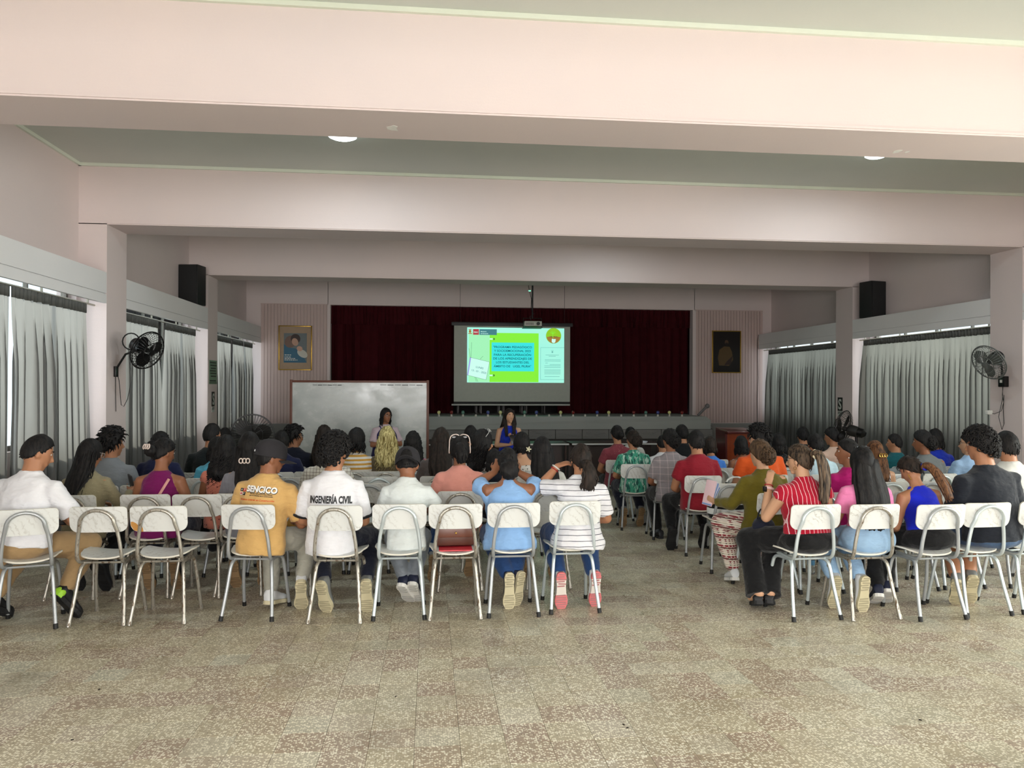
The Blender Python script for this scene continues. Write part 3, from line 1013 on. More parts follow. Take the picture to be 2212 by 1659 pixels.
for (x0, x1, z_) in ((-.75, -.28, ztop - .035), (.32, 1.02, ztop - .03)):
    for q in range(6):
        xx = x0 + (x1 - x0) * q / 6
        g.box((xx, -.0115, z_ - .008 - .004 * (q % 2)), (xx + (x1 - x0) / 7, -.0105, z_))
obj('marker_smear', g, plain('marker_black', srgb(70, 74, 74), .8), t, smooth=False, kind='stuff')

# ------------------------------------------------------------------ framed pictures
GOLD = plain('gilt_frame', srgb(178, 142, 60), .3, .85)
def framed(px0, py0, px1, py1, label, mountc, inner, imgcol, paint):
    Y = YB - .035
    A, B = at(px0, py0, Y), at(px1, py1, Y)
    w, h = (B.x - A.x) / 2, (A.z - B.z) / 2
    t = empty('framed_picture', ((A.x + B.x) / 2, Y, (A.z + B.z) / 2), label=label, cat='picture')
    g = Geo()
    f = .022
    g.bevbox((-w, -.03, -h), (-w + f, .012, h), .004); g.bevbox((w - f, -.03, -h), (w, .012, h), .004)
    g.bevbox((-w + f, -.03, -h), (w - f, .012, -h + f), .004); g.bevbox((-w + f, -.03, h - f), (w - f, .012, h), .004)
    obj('frame', g, GOLD, t)
    g = Geo(); g.box((-w + f, -.012, -h + f), (w - f, .01, h - f)); obj('mount', g, mountc, t, smooth=False)
    iw, ih = inner
    g = Geo(); g.box((-iw, -.0135, -ih), (iw, -.0122, ih)); pic = obj('print', g, imgcol, t, smooth=False)
    paint(pic, iw, ih)
    return t


def blob(parent, name, m, pts, y):
    g = Geo(); n = len(pts)
    g.add([(x, y, z) for x, z in pts] + [(x, y + .0004, z) for x, z in pts], [tuple(range(n))[::-1]] + [(i, (i + 1) % n, n + (i + 1) % n, n + i) for i in range(n)])
    obj(name, g, m, parent, smooth=False)


def ell(cx, cz, rx, rz, n=18, tilt=0):
    return [(cx + rx * cos(2 * pi * j / n) * cos(tilt) - rz * sin(2 * pi * j / n) * sin(tilt), cz + rx * cos(2 * pi * j / n) * sin(tilt) + rz * sin(2 * pi * j / n) * cos(tilt)) for j in range(n)]


def paint_mother(p, w, h):
    blob(p, 'painted_cloak', plain('p_blue', srgb(44, 98, 124), .5), [(-w, -h), (w * .98, -h), (w * .7, -.5 * h), (.1 * w, -.05 * h), (-.5 * w, .02 * h), (-w, .25 * h)], -.0145)
    blob(p, 'painted_veil', plain('p_brown', srgb(118, 92, 80), .5), ell(-.42 * w, .42 * h, .5 * w, .42 * h, tilt=-.5), -.0150)
    blob(p, 'painted_hair', plain('p_dark', srgb(52, 34, 30), .5), ell(.02 * w, .62 * h, .42 * w, .33 * h, tilt=.3), -.0155)
    blob(p, 'painted_face', plain('p_skin', srgb(192, 152, 130), .5), ell(-.02 * w, .40 * h, .27 * w, .27 * h, tilt=.4), -.0160)
    blob(p, 'painted_child', plain('p_skin2', srgb(200, 158, 136), .5), ell(.38 * w, -.05 * h, .26 * w, .17 * h, tilt=-.4), -.0165)
    blob(p, 'painted_wrap', plain('p_white', srgb(196, 194, 182), .5), ell(.62 * w, -.38 * h, .5 * w, .24 * h, tilt=-.6), -.0162)
    g = Geo()
    for i, (z, l) in enumerate(((-.48, .55), (-.62, .48), (-.72, .9), (-.82, 1.15))):
        k = 0; x = -w * .92; r = random.Random(i)
        while x < -w * .92 + l * w:
            q = r.uniform(.02, .05); g.box((x, -.0172, z * h - .009), (x + q, -.0168, z * h + .009)); x += q + .012
    obj('painted_words', g, plain('p_ink', srgb(214, 214, 206), .5), p, smooth=False, kind='stuff')


def paint_robe(p, w, h):
    blob(p, 'painted_robe', plain('q_robe', srgb(84, 62, 24), .5), [(-.62 * w, -.7 * h), (.2 * w, -.72 * h), (.55 * w, -.4 * h), (.45 * w, 0), (.25 * w, .26 * h), (-.2 * w, .28 * h), (-.6 * w, .1 * h), (-.72 * w, -.3 * h)], -.0145)
    blob(p, 'painted_mantle', plain('q_mantle', srgb(48, 26, 18), .5), [(.0 * w, -.5 * h), (.5 * w, -.2 * h), (.35 * w, -.65 * h), (-.2 * w, -.7 * h)], -.0150)
    blob(p, 'painted_head', plain('q_head', srgb(78, 54, 36), .5), ell(0, .48 * h, .16 * w, .13 * h), -.0150)
    blob(p, 'painted_beard', plain('q_beard', srgb(32, 20, 16), .5), ell(0, .40 * h, .12 * w, .07 * h), -.0155)


framed(602, 703, 674, 800, 'gilt framed picture of a veiled mother and child on the grooved boards', plain('mount_beige', srgb(172, 148, 124), .8), (.255, .335), plain('p_back', srgb(108, 116, 118), .5), paint_mother)
framed(1538, 714, 1600, 806, 'narrow gilt framed dark picture of an ochre robed figure beside the stage opening', plain('mount_dark', srgb(20, 12, 10), .3), (.30, .47), plain('q_back', srgb(17, 9, 7), .3), paint_robe)

# ------------------------------------------------------------------ loudspeakers on the pelmets
SPB = plain('speaker_black', srgb(22, 22, 23), .55)
SPG = plain('speaker_grille', srgb(30, 30, 31), .8)
for side, (px0, px1), lab in (('left', (410, 451), 'tall black loudspeaker standing on the left pelmet beside the far column'), ('right', (1856, 1894), 'tall black loudspeaker standing on the right pelmet above the wide curtain')):
    if side == 'left':
        c = Vector((CL - .135, 13.35, PEL['left'][1])); rot = radians(-10)
    else:
        c = Vector((CR + .135, 13.35, PEL['right'][1])); rot = radians(12)
    t = empty('loudspeaker', c, (0, 0, rot), label=lab, cat='loudspeaker', group='loudspeakers on the pelmets')
    g = Geo(); g.bevbox((-.165, -.14, .0), (.165, .16, .66), .012); obj('cabinet', g, SPB, t)
    g = Geo(); g.bevbox((-.15, -.152, .02), (.15, -.138, .64), .004); obj('grille', g, SPG, t)

# ------------------------------------------------------------------ fans
def fan_cage(parent, T, r, depth, mat, bladem, nw=36, wire=.0028, motor=True, blades=3):
    """cage around +z axis of T, opening forward"""
    rear = Geo(); front = Geo(); ring = Geo()
    for j in range(nw):
        a = 2 * pi * j / nw
        c, s = cos(a), sin(a)
        front.tube([(c * r, s * r, 0), (c * r * .8, s * r * .8, depth * .55), (c * r * .45, s * r * .45, depth * .8), (c * r * .14, s * r * .14, depth * .85)], wire, 4, T, cap=False)
        rear.tube([(c * r, s * r, 0), (c * r * .85, s * r * .85, -depth * .5), (c * r * .5, s * r * .5, -depth * .8), (c * r * .2, s * r * .2, -depth * .8)], wire, 4, T, cap=False)
    def circ(R, z, w): return ([(R * cos(2 * pi * j / 36), R * sin(2 * pi * j / 36), z) for j in range(37)], w)
    for R, z, w in ((r, 0, wire * 3.2), (r * .96, depth * .2, wire * 1.5), (r * .5, depth * .78, wire * 1.5), (r * .5, -depth * .8, wire * 1.5)):
        p, w_ = circ(R, z, w); ring.tube(p, w_, 6, T, cap=False)
    front.lathe([(r * .16, depth * .80), (r * .16, depth * .9), (r * .1, depth * .94), (.002, depth * .95)], 16, T)
    obj('front_grille', front, mat, parent, kind='stuff'); obj('rear_grille', rear, mat, parent, kind='stuff'); obj('rim_ring', ring, mat, parent)
    for b in range(blades):
        g = Geo(); vs = []
        n = 8
        for i in range(n):
            f = .16 + .72 * i / (n - 1)
            wdt = r * (.10 + .30 * sin(pi * min(1, i / (n - 1) * .85 + .1)))
            for s_ in (-1, 1):
                for zz in (0, .004):
                    tw = .55 * (1 - f * .6)
                    vs.append((f * r, s_ * wdt * cos(tw), s_ * wdt * sin(tw) * .5 + zz))
        fs = []
        for i in range(n - 1):
            q = i * 4
            fs += [(q, q + 4, q + 6, q + 2), (q + 1, q + 3, q + 7, q + 5), (q, q + 1, q + 5, q + 4), (q + 2, q + 6, q + 7, q + 3)]
        fs += [(0, 2, 3, 1), (4 * n - 4, 4 * n - 3, 4 * n - 1, 4 * n - 2)]
        g.add(vs, fs, T @ RZ(2 * pi * b / blades + .3))
        obj('blade', g, bladem, parent)
    if motor:
        g = Geo(); g.lathe([(.03, -depth * .8), (.075, -depth * .85), (.085, -depth * .85 - .05), (.08, -depth * .85 - .13), (.05, -depth * .85 - .16), (.01, -depth * .85 - .165)], 20, T)
        g.lathe([(.03, .0), (.035, -depth * .8)], 12, T)
        obj('motor', g, bladem, parent)


def axis_T(c, d, up=(0, 0, 1)):
    return Matrix.Translation(Vector(c)) @ Vector(d).to_track_quat('Z', 'Y').to_matrix().to_4x4()


FBK = plain('fan_black', srgb(14, 14, 15), .3)
FGY = plain('fan_grey_wire', srgb(120, 124, 122), .35, .5)
# black wall fan on the left column
w0 = Vector((CL, 9.85, at(254, 800, 9.85).z))
fc = at(318, 757, 9.7)
t = empty('wall_fan', w0, label='black wall fan with round cage on the left column, cord dangling', cat='fan')
rel = fc - w0
d = Vector((.80, -.42, -.36)).normalized()
T = axis_T(rel, d)
fan_cage(t, T, .235, .10, FBK, FBK)
mot = rel - d * .22
g = Geo(); g.tube([(0, 0, 0), (.03, 0, .04), mot * .55 + Vector((0, 0, .02)), mot + Vector((0, 0, -.09))], .013, 10); obj('arm', g, FBK, t)
g = Geo(); g.tube([mot + Vector((0, 0, -.09)), mot], .03, 10); obj('joint', g, FBK, t)
g = Geo(); g.bevbox((0, -.04, -.08), (.03, .04, .05), .006); obj('wall_plate', g, FBK, t)
g = Geo()
hoop = [mot + Vector((-.02 + .10 * cos(a) - .02, 0, .03 + .10 * sin(a))) for a in [x * pi / 8 for x in range(-2, 13)]]
g.tube(hoop, .008, 6); obj('carry_hoop', g, FBK, t)
g = Geo()
cd_ = [(.03, 0, -.05), (.05, 0, -.12), (.07, -.01, -.3), (.08, -.01, -.42), (.11, -.01, -.44), (.15, 0, -.35), (.19, 0, -.15), (.18, 0, .1)]
g.tube(cd_, .004, 5); g.tube([(.01, 0, -.05), (0.012, 0, -.3), (.02, -.01, -.5)], .004, 5)
obj('cord', g, FBK, t)
# grey wall fan on the right column
w0 = Vector((CR, 9.9, at(2166, 822, 9.9).z))
fc = at(2136, 783, 9.7)
t = empty('wall_fan', w0, label='wall fan with grey wire cage and black motor on the right column', cat='fan')
rel = fc - w0
d = Vector((-.86, -.18, -.42)).normalized()
T = axis_T(rel, d)
fan_cage(t, T, .245, .10, FGY, plain('fan_smoke_blade', srgb(92, 96, 92), .25), motor=False)
g = Geo(); g.lathe([(.03, .0), (.03, -.08), (.08, -.085), (.09, -.12), (.085, -.2), (.05, -.23), (.01, -.235)], 20, T); obj('motor', g, FBK, t)
mot = rel - d * .2
g = Geo(); g.tube([(-.03, 0, -.02), (-.05, 0, .05), mot * .6, mot], .014, 10); obj('arm', g, FBK, t)
g = Geo(); g.bevbox((-.07, -.06, -.09), (.0, .06, .06), .01); obj('switch_box', g, FBK, t)
g = Geo(); g.box((-.075, -.02, -.03), (-.068, .02, .01)); obj('switch', g, plain('white_plastic', srgb(225, 225, 220), .5), t, smooth=False)
g = Geo(); g.tube([(-.04, 0, -.08), (-.05, 0, -.2), (-.03, 0, -.3), (-.08, -.02, -.42), (-.2, -.04, -.46), (-.27, 0, -.44)], .004, 5)
g.tube([(-.03, .02, -.08), (-.03, .02, -.25), (-.09, .02, -.5), (-.04, .02, -.68), (.0 - .01, .02, -.6), (-.02, .02, -.4), (-.01, .02, -.2)], .004, 5)
obj('cord', g, FBK, t)
g = Geo(); g.bevbox((-.29, -.03, -.47), (-.21, .03, -.41), .015); obj('plug', g, plain('white_plastic', srgb(225, 225, 220), .5), t)
# big pedestal fan far left, facing the hall
c = at(545, 941, 13.4)
fz = floor_z(13.4)
t = empty('pedestal_fan', (c.x, 13.4, fz), label='large black pedestal fan facing the camera under the far left curtain', cat='fan')
fan_cage(t, axis_T((0, 0, c.z - fz), (.12, -1, .03)), .36, .12, FBK, plain('fan_dark_blade', srgb(40, 38, 36), .4), nw=44)
g = Geo(); g.tube([(0, .12, 0.03), (0, .12, c.z - fz)], .022, 10); obj('pole', g, FBK, t)
g = Geo(); g.lathe([(.24, 0), (.24, .02), (.05, .05), (.03, .12)], 24, TR(0, .12, 0)); obj('base', g, FBK, t)
# pedestal fan at the right, seen from behind
c = at(1820, 925, 10.9)
fz = floor_z(10.9)
t = empty('pedestal_fan', (c.x, 10.9, fz), label='black wire pedestal fan turned sideways below the right evacuation sign', cat='fan')
T = axis_T((0, 0, c.z - fz), (-.62, .74, .22))
fan_cage(t, T, .27, .11, FBK, plain('fan_dark_blade', srgb(40, 38, 36), .4), nw=30, wire=.002)
g = Geo(); g.lathe([(.06, -.1), (.075, -.16), (.07, -.3), (.03, -.34)], 16, T); obj('motor_cover', g, FBK, t)
g = Geo(); g.tube([(.16, -.14, 0.03), (.14, -.13, c.z - fz)], .02, 10); obj('pole', g, FBK, t)
g = Geo(); g.lathe([(.22, 0), (.22, .02), (.05, .05), (.03, .12)], 24, TR(.16, -.14, 0)); obj('base', g, FBK, t)

# ------------------------------------------------------------------ lectern
LY = 12.0
a, b = at(1557, 927, LY), at(1619, 927, LY)
lz = floor_z(LY); hw = (b.x - a.x) / 2; topz = a.z - lz
MAH = N('mahogany')
v = MAH.coord('Object')
gr = MAH.noise(MAH.map(v, (6, 6, .8)), 4, 5, .6)
MAH.P(col=MAH.mix(gr, srgb(112, 42, 18), srgb(160, 72, 34)), rough=.22, coat=.5)
MAHD = plain('dark_mahogany', srgb(76, 18, 18), .3, coat=.4)
t = empty('lectern', ((a.x + b.x) / 2, LY, lz), label='polished mahogany lectern with a silver four-pointed star beside the stage', cat='lectern')
g = Geo()
g.add([(-hw * .72, -.12, 0), (hw * .72, -.12, 0), (hw * .72, .25, 0), (-hw * .72, .25, 0), (-hw * .84, -.16, topz - .06), (hw * .84, -.16, topz - .06), (hw * .84, .25, topz), (-hw * .84, .25, topz)],
      [(3, 2, 1, 0), (4, 5, 6, 7), (0, 1, 5, 4), (1, 2, 6, 5), (2, 3, 7, 6), (3, 0, 4, 7)])
obj('body', g, MAH.mat, t, smooth=False)
g = Geo(); g.bevbox((-hw, -.22, topz - .045), (hw, .30, topz), .01, RX(.06)); obj('top', g, MAHD, t)
for sx in (-1, 1):
    g = Geo()
    x0, x1 = sx * hw * .72, sx * hw * .98
    g.add([(x0, -.125, 0), (sx * hw * .80, -.125, 0), (x1, -.17, topz - .05), (sx * hw * .84, -.17, topz - .05), (x0, .24, 0), (sx * hw * .80, .24, 0), (x1, .24, topz - .02), (sx * hw * .84, .24, topz - .02)],
          [(0, 1, 2, 3), (7, 6, 5, 4), (1, 5, 6, 2), (0, 3, 7, 4)] if sx > 0 else [(3, 2, 1, 0), (4, 5, 6, 7), (2, 6, 5, 1), (4, 7, 3, 0)])
    obj('side_wing', g, MAHD, t, smooth=False)
SIL = plain('silver_emblem', srgb(214, 214, 208), .25, .7)
BLK2 = plain('emblem_black', srgb(24, 22, 22), .4)
ez = at(1580, 957, LY).z - lz
def star_pt(g, dx, dz, L, w, side):
    # one half of a spike
    n = (-dz, dx)
    y = -.165 + 0.0
    g.add([(0, y - .012, 0), (dx * L, y, dz * L), (n[0] * w * side + dx * w, y, n[1] * w * side + dz * w), (0, y + .004, 0)], [(0, 1, 2), (2, 1, 0), (0, 2, 3)])
ga, gb = Geo(), Geo()
for dx, dz, L in ((0, 1, .12), (0, -1, .19), (1, 0, .12), (-1, 0, .07)):
    star_pt(ga, dx, dz, L, .016, 1); star_pt(gb, dx, dz, L, .016, -1)
tilt = TR(-.035, 0, ez)
ga.v = [tuple(tilt @ Vector(p_)) for p_ in ga.v]; gb.v = [tuple(tilt @ Vector(p_)) for p_ in gb.v]
obj('star_emblem', ga, SIL, t, smooth=False); obj('star_black_half', gb, BLK2, t, smooth=False)  # each spike is half silver, half black
text('emblem_letter', 'C', .13, SIL, t, TR(.075, -.168, ez - .24) @ FACE, bold=.004, ext=.003)

# ------------------------------------------------------------------ tables in front of the stage
TWD = plain('dark_table_wood', srgb(50, 32, 28), .45)
TED = plain('table_edge_pale', srgb(186, 188, 184), .5)
for i, (x0, x1) in enumerate(((-.75, .75), (.8, 2.35), (2.4, 3.95), (4.0, 5.3))):
    Yt = 13.2
    zt = at(1250, 955, Yt).z - floor_z(Yt)
    t = empty('front_table', ((x0 + x1) / 2, Yt, floor_z(Yt)), label='long dark table with pale edge before the stage, %s one from the whiteboard' % words_[i], cat='table', group='tables below the stage')
    w = (x1 - x0) / 2
    g = Geo(); g.bevbox((-w, -.3, zt - .03), (w, .3, zt), .004); obj('tabletop', g, TWD, t)
    g = Geo(); g.box((-w, -.304, zt - .026), (w, -.3, zt - .002)); obj('edge_strip', g, TED, t, smooth=False)
    g = Geo(); g.box((-w + .03, .2, .1), (w - .03, .22, zt - .03)); obj('front_panel', g, TWD, t, smooth=False)
    for sx in (-1, 1):
        for sy in (-1, 1):
            g = Geo(); g.tube([(sx * (w - .05), sy * .25, 0), (sx * (w - .05), sy * .25, zt - .03)], .02, 8); obj('leg', g, TWD, t)
PAP = plain('paper_white', srgb(222, 224, 230), .8)
t = empty('paper_stack', (3.55, 12.98, at(1250, 955, 13.2).z + .002), label='loose stack of white papers on the dark table beside the green-blouse woman', cat='papers')
for q in range(5):
    g = Geo(); g.box((-.15, -.1, q * .006), (.15, .11, q * .006 + .004), RZ(.15 * (q - 2))); obj('sheet', g, PAP, t, smooth=False)

# ------------------------------------------------------------------ signs
SBK = plain('sign_black', srgb(18, 26, 22), .5)
SWH = plain('sign_white', srgb(206, 212, 204), .5)
SGN = plain('sign_green', srgb(122, 150, 124), .6)
def s_sign(px, py, X, side, lab, h=.26):
    p_ = on_x(px, py, X)
    s_ = 1 if side == 'left' else -1
    t = empty('evacuation_sign', p_, (0, 0, radians(90) * s_), label=lab, cat='sign', group='evacuation signs')
    # local: sign in xz plane facing -y
    g = Geo(); g.box((-.085, -.006, -h / 2), (.085, 0, h / 2)); obj('sign_plate', g, SBK, t, smooth=False)
    o = text('sign_letter', 'S', .27, SWH, t, TR(0, -.008, -h * .36) @ FACE, bold=.008)
    g = Geo(); g.box((-.085, -.005, -h / 2 - .10), (.085, 0, -h / 2 - .004)); obj('hatched_plate', g, SWH, t, smooth=False)
    g = Geo()
    for q in range(4):
        g.add([(-.08 + q * .04, -.0055, -h / 2 - .06), (-.06 + q * .04, -.0055, -h / 2 - .06), (-.045 + q * .04, -.0055, -h / 2 - .012), (-.065 + q * .04, -.0055, -h / 2 - .012)], [(0, 1, 2, 3)])
    obj('hatching', g, SBK, t, smooth=False, kind='stuff')
    return t
s_sign(460, 862, CL + .001, 'left', 'dark evacuation sign with a pale S on the left column below the notice')
s_sign(1815, 873, CR - .001, 'right', 'dark evacuation sign with a pale S on the right column above the pedestal fan')
p_ = on_x(460, 803, CL + .001)
t = empty('wall_notice', p_, (0, 0, radians(90)), label='pale green notice with dark lines of text on the left column', cat='notice')
g = Geo(); g.box((-.24, -.004, -.22), (.24, 0, .2)); obj('sheet', g, SGN, t, smooth=False)
g = Geo()
r = random.Random(3)
for i, z in enumerate((.16, .11, .06, .015, -.03, -.08, -.16)):
    x = -.2 + .03 * (i % 3)
    while x < .17:
        q = r.uniform(.03, .07); g.box((x, -.0055, z - .012), (x + q, -.004, z + .012)); x += q + .012
g.box((-.24, -.0055, -.2), (.24, -.004, -.19))
obj('notice_lines', g, SBK, t, smooth=False, kind='stuff')

# cord down the wall at the end of the right pelmet, with a small clip
g = Geo()
ps = [(CR + .05, YB - .04, 2.72), (CR - .02, YB - .05, 2.74), (CR - .035, YB - .04, 2.6), (CR - .03, YB - .04, 2.2), (CR - .02, YB - .04, 1.7), (CR - .04, YB - .04, 1.2), (CR - .03, YB - .05, .6)]
g.tube(ps, .008, 6)
t = empty('hanging_cable', (0, 0, 0), label='thin dark cable running down the wall at the end of the right pelmet', cat='cable')
obj('cord', g, plain('cord_dark', srgb(80, 70, 66), .7), t)
# grey strut leaning at the stage end
g = Geo()
A, B = at(1508, 897, 17.2), at(1528, 877, 17.2)
g.tube([A, B], .03, 8); g.ball(B, .055, 12, 8); g.tube([A, A + Vector((0, 0, -.12))], .015, 6)
t = empty('stage_spotlight', (0, 0, 0), label='small grey tilted spotlight arm at the end of the stage near the boards', cat='spotlight')
obj('arm_and_head', g, plain('grey_paint', srgb(120, 118, 118), .5), t)

# ------------------------------------------------------------------ chair
cm = N('marble_laminate')
v = cm.coord('Object')
oi = cm.new('ShaderNodeObjectInfo').outputs['Random']
off = cm.new('ShaderNodeCombineXYZ', {0: cm.math('MULTIPLY', oi, 31.0), 1: cm.math('MULTIPLY', oi, 17.0), 2: 0.0}).outputs[0]
vv = cm.new('ShaderNodeVectorMath', {0: v, 1: off}, operation='ADD').outputs[0]
rv = cm.map(vv, (1, 1, 1), (0, radians(38), radians(20)))
dn = cm.noise(rv, 9, 4, .6, out='Color')
warp = cm.new('ShaderNodeVectorMath', {0: rv, 1: cm.new('ShaderNodeVectorMath', {0: dn, 3: .12}, operation='SCALE').outputs[0]}, operation='ADD').outputs[0]
wv = cm.new('ShaderNodeTexWave', {'Vector': cm.map(warp, (1, 1, 3.2)), 'Scale': 8.0, 'Distortion': 4.0, 'Detail': 5.0, 'Detail Scale': 2.6}).outputs['Fac']
vein = cm.ramp(wv, [(0.0, (.60, .60, .60)), (0.08, (.35, .35, .35)), (0.28, (0, 0, 0))])
cm.P(col=cm.mix(cm.math('MULTIPLY', vein, cm.ramp(cm.noise(vv, 7, 3), [(.42, (0, 0, 0)), (.6, (1, 1, 1))])), srgb(218, 220, 217), srgb(172, 168, 160)), rough=.30, spec=.5)
MARBLE = cm.mat
EDGE = plain('laminate_edge', srgb(226, 222, 208), .5)


def tube_metal(name, a, b, worn):
    m = N(name)
    v = m.coord('Object')
    n_ = m.noise(m.map(v, (60, 60, 12)), 1.0, 5, .7)
    if worn:
        zz = m.xyz(m.pos())[2]
        f = m.ramp(n_, [(.55, (0, 0, 0)), (.61, (1, 1, 1))])
        m.P(col=m.mix(f, a, b), rough=m.mix(f, (.34, .34, .34, 1), (.7, .7, .7, 1)), metal=m.mix(f, (.65, .65, .65, 1), (.1, .1, .1, 1)))
    else:
        m.P(col=m.mix(n_, a, b), rough=.36, metal=.45)
    return m.mat


MET = {'grey': tube_metal('silver_painted_tube', srgb(176, 180, 182), srgb(164, 168, 170), False),
       'pale': tube_metal('pale_silver_tube', srgb(202, 212, 214), srgb(192, 202, 204), False),
       'worn': tube_metal('worn_silver_tube', srgb(176, 172, 162), srgb(104, 86, 66), True)}
RUB = plain('black_rubber', srgb(14, 14, 14), .6)
TR_ = .0125


def catmull(pts, n=6):
    pts = [Vector(p) for p in pts]
    P = [pts[0]] + pts + [pts[-1]]
    out = []
    for i in range(1, len(P) - 2):
        for k in range(n):
            t = k / n
            a, b, c, d = P[i - 1], P[i], P[i + 1], P[i + 2]
            out.append(0.5 * ((2 * b) + (c - a) * t + (2 * a - 5 * b + 4 * c - d) * t * t + (3 * b - a - 3 * c + d) * t ** 3))
    out.append(pts[-1])
    return out


def roundrect(w, h, r_top, r_bot, n=6):
    pts = []
    for cx, cz, a0, r in ((w - r_top, h - r_top, 0, r_top), (-w + r_top, h - r_top, 90, r_top), (-w + r_bot, -h + r_bot, 180, r_bot), (w - r_bot, -h + r_bot, 270, r_bot)):
        for k in range(n + 1):
            a = radians(a0 + 90 * k / n)
            pts.append((cx + r * cos(a), cz + r * sin(a)))
    return pts


def panel_mesh(outline, place, th, name, nx=14):
    """curved laminate panel: outline in (u,v) sliced into columns, place(u,v) -> point, thickness along the local normal"""
    umax = max(p[0] for p in outline)
    bm = bmesh.new()
    vs = [bm.verts.new((p[0], p[1], 0)) for p in outline]
    bm.faces.new(vs)
    for k in range(1, nx):
        u = -umax + 2 * umax * k / nx
        bmesh.ops.bisect_plane(bm, geom=bm.verts[:] + bm.edges[:] + bm.faces[:], plane_co=(u, 0, 0), plane_no=(1, 0, 0))
    vmin = min(p[1] for p in outline); vmax = max(p[1] for p in outline)
    for k in range(1, 7):
        w = vmin + (vmax - vmin) * k / 7
        bmesh.ops.bisect_plane(bm, geom=bm.verts[:] + bm.edges[:] + bm.faces[:], plane_co=(0, w, 0), plane_no=(0, 1, 0))
    bm.verts.ensure_lookup_table()
    fl_ = [[v.index for v in f.verts] for f in bm.faces]
    bm.verts.index_update()
    fl_ = [[v.index for v in f.verts] for f in bm.faces]
    uv = [(v.co.x, v.co.y) for v in bm.verts]
    border = []
    for e in bm.edges:
        if len(e.link_faces) == 1:
            f = e.link_faces[0]
            ix = [v.index for v in f.verts]
            a, b = e.verts[0].index, e.verts[1].index
            if ix[(ix.index(a) + 1) % len(ix)] != b: a, b = b, a
            border.append((a, b))
    bm.free()
    A = []; B = []
    for (u, w) in uv:
        p = place(u, w); e = 1e-3
        n_ = (place(u + e, w) - place(u - e, w)).cross(place(u, w + e) - place(u, w - e)).normalized()
        A.append(p + n_ * th / 2); B.append(p - n_ * th / 2)
    n0 = len(A)
    g = Geo()
    g.add(A + B, [tuple(f) for f in fl_] + [tuple(i + n0 for i in reversed(f)) for f in fl_])
    k0 = len(g.f)
    g.cur = 1
    g.f += [(b, a, a + n0, b + n0) for a, b in border]
    g.m += [1] * len(border)
    return g.mesh(name, True, 50)


def backP(u, w):        # backrest, centre z .722, leaning back
    return Vector((u, -.222 + .55 * u * u - .18 * w, .722 + w))


def seatP(u, w):        # seat, w towards the front
    z = .447 + .75 * u * u * (1 - .3 * (w + .2)) + (.010 if w < 0 else .010 - .5 * max(0, w - .12) ** 1.3) + (-.09 * max(0, -w - .05))
    return Vector((u, w + .01, z))


back_me = panel_mesh(roundrect(.188, .0875, .028, .055), backP, .011, 'backrest')
so = []
for k in range(29):
    a = pi * k / 28
    so.append((.185 * cos(a) * (1 if k not in (0, 28) else 1), .19 * (abs(sin(a)) ** .55)))
so = [(.183 * math.copysign(abs(cos(pi * k / 20)) ** .45, cos(pi * k / 20)), .195 * abs(sin(pi * k / 20)) ** .45) for k in range(21)]
so2 = [(-.16 * math.copysign(abs(cos(pi * k / 20)) ** .6, cos(pi * k / 20)), -.175 * abs(sin(pi * k / 20)) ** .6) for k in range(1, 20)]
seat_me = panel_mesh([(u, w) for u, w in so] + [(u * 1.06, w) for u, w in so2], seatP, .011, 'seat')
for me in (back_me, seat_me):
    me.materials.append(MARBLE); me.materials.append(EDGE)


def chair_meshes():
    out = {}
    # the hoop behind the backrest, running down and forward under the seat
    L = [(-.125, .10, .425), (-.132, -.02, .420), (-.138, -.10, .418), (-.143, -.155, .428), (-.145, -.185, .47), (-.138, -.20, .56), (-.122, -.215, .66)]
    arc = []
    for k in range(0, 13):
        a = pi - pi * k / 12
        arc.append((.112 * cos(a), -.236 - .012 * sin(a), .695 + .092 * sin(a)))
    Rr = [(-x, y, z) for x, y, z in reversed(L)]
    g = Geo(); g.tube(catmull(L, 4)[:-1] + [Vector(p) for p in arc] + catmull(Rr, 4)[1:], TR_, 10); out['back_frame'] = g.mesh('back_frame')
    for nm, sx, sy in (('fl', -1, 1), ('fr', 1, 1), ('rl', -1, -1), ('rr', 1, -1)):
        yf = .215 if sy > 0 else -.215
        pts = [(sx * .128, .0, .405), (sx * .132, sy * .07, .404), (sx * .138, sy * .112, .392), (sx * .146, sy * .135, .35), (sx * .160, sy * .165, .20), (sx * (.170 if sy > 0 else .178), yf, .012)]
        g = Geo(); g.tube(catmull(pts, 4), TR_, 10); out['leg_' + nm] = g.mesh('leg')
        g = Geo(); q = Vector(pts[-1]); dd = (q - Vector(pts[-2])).normalized()
        g.tube([q - dd * .022, q + dd * .012], TR_ + .003, 10); out['cap_' + nm] = g.mesh('foot_cap')
    g = Geo()
    g.tube([(-.128, .05, .408), (.128, .05, .408)], .008, 8)
    g.tube([(-.134, -.10, .410), (.134, -.10, .410)], .008, 8)
    out['crossbar'] = g.mesh('crossbar')
    return out


CMESH = chair_meshes()


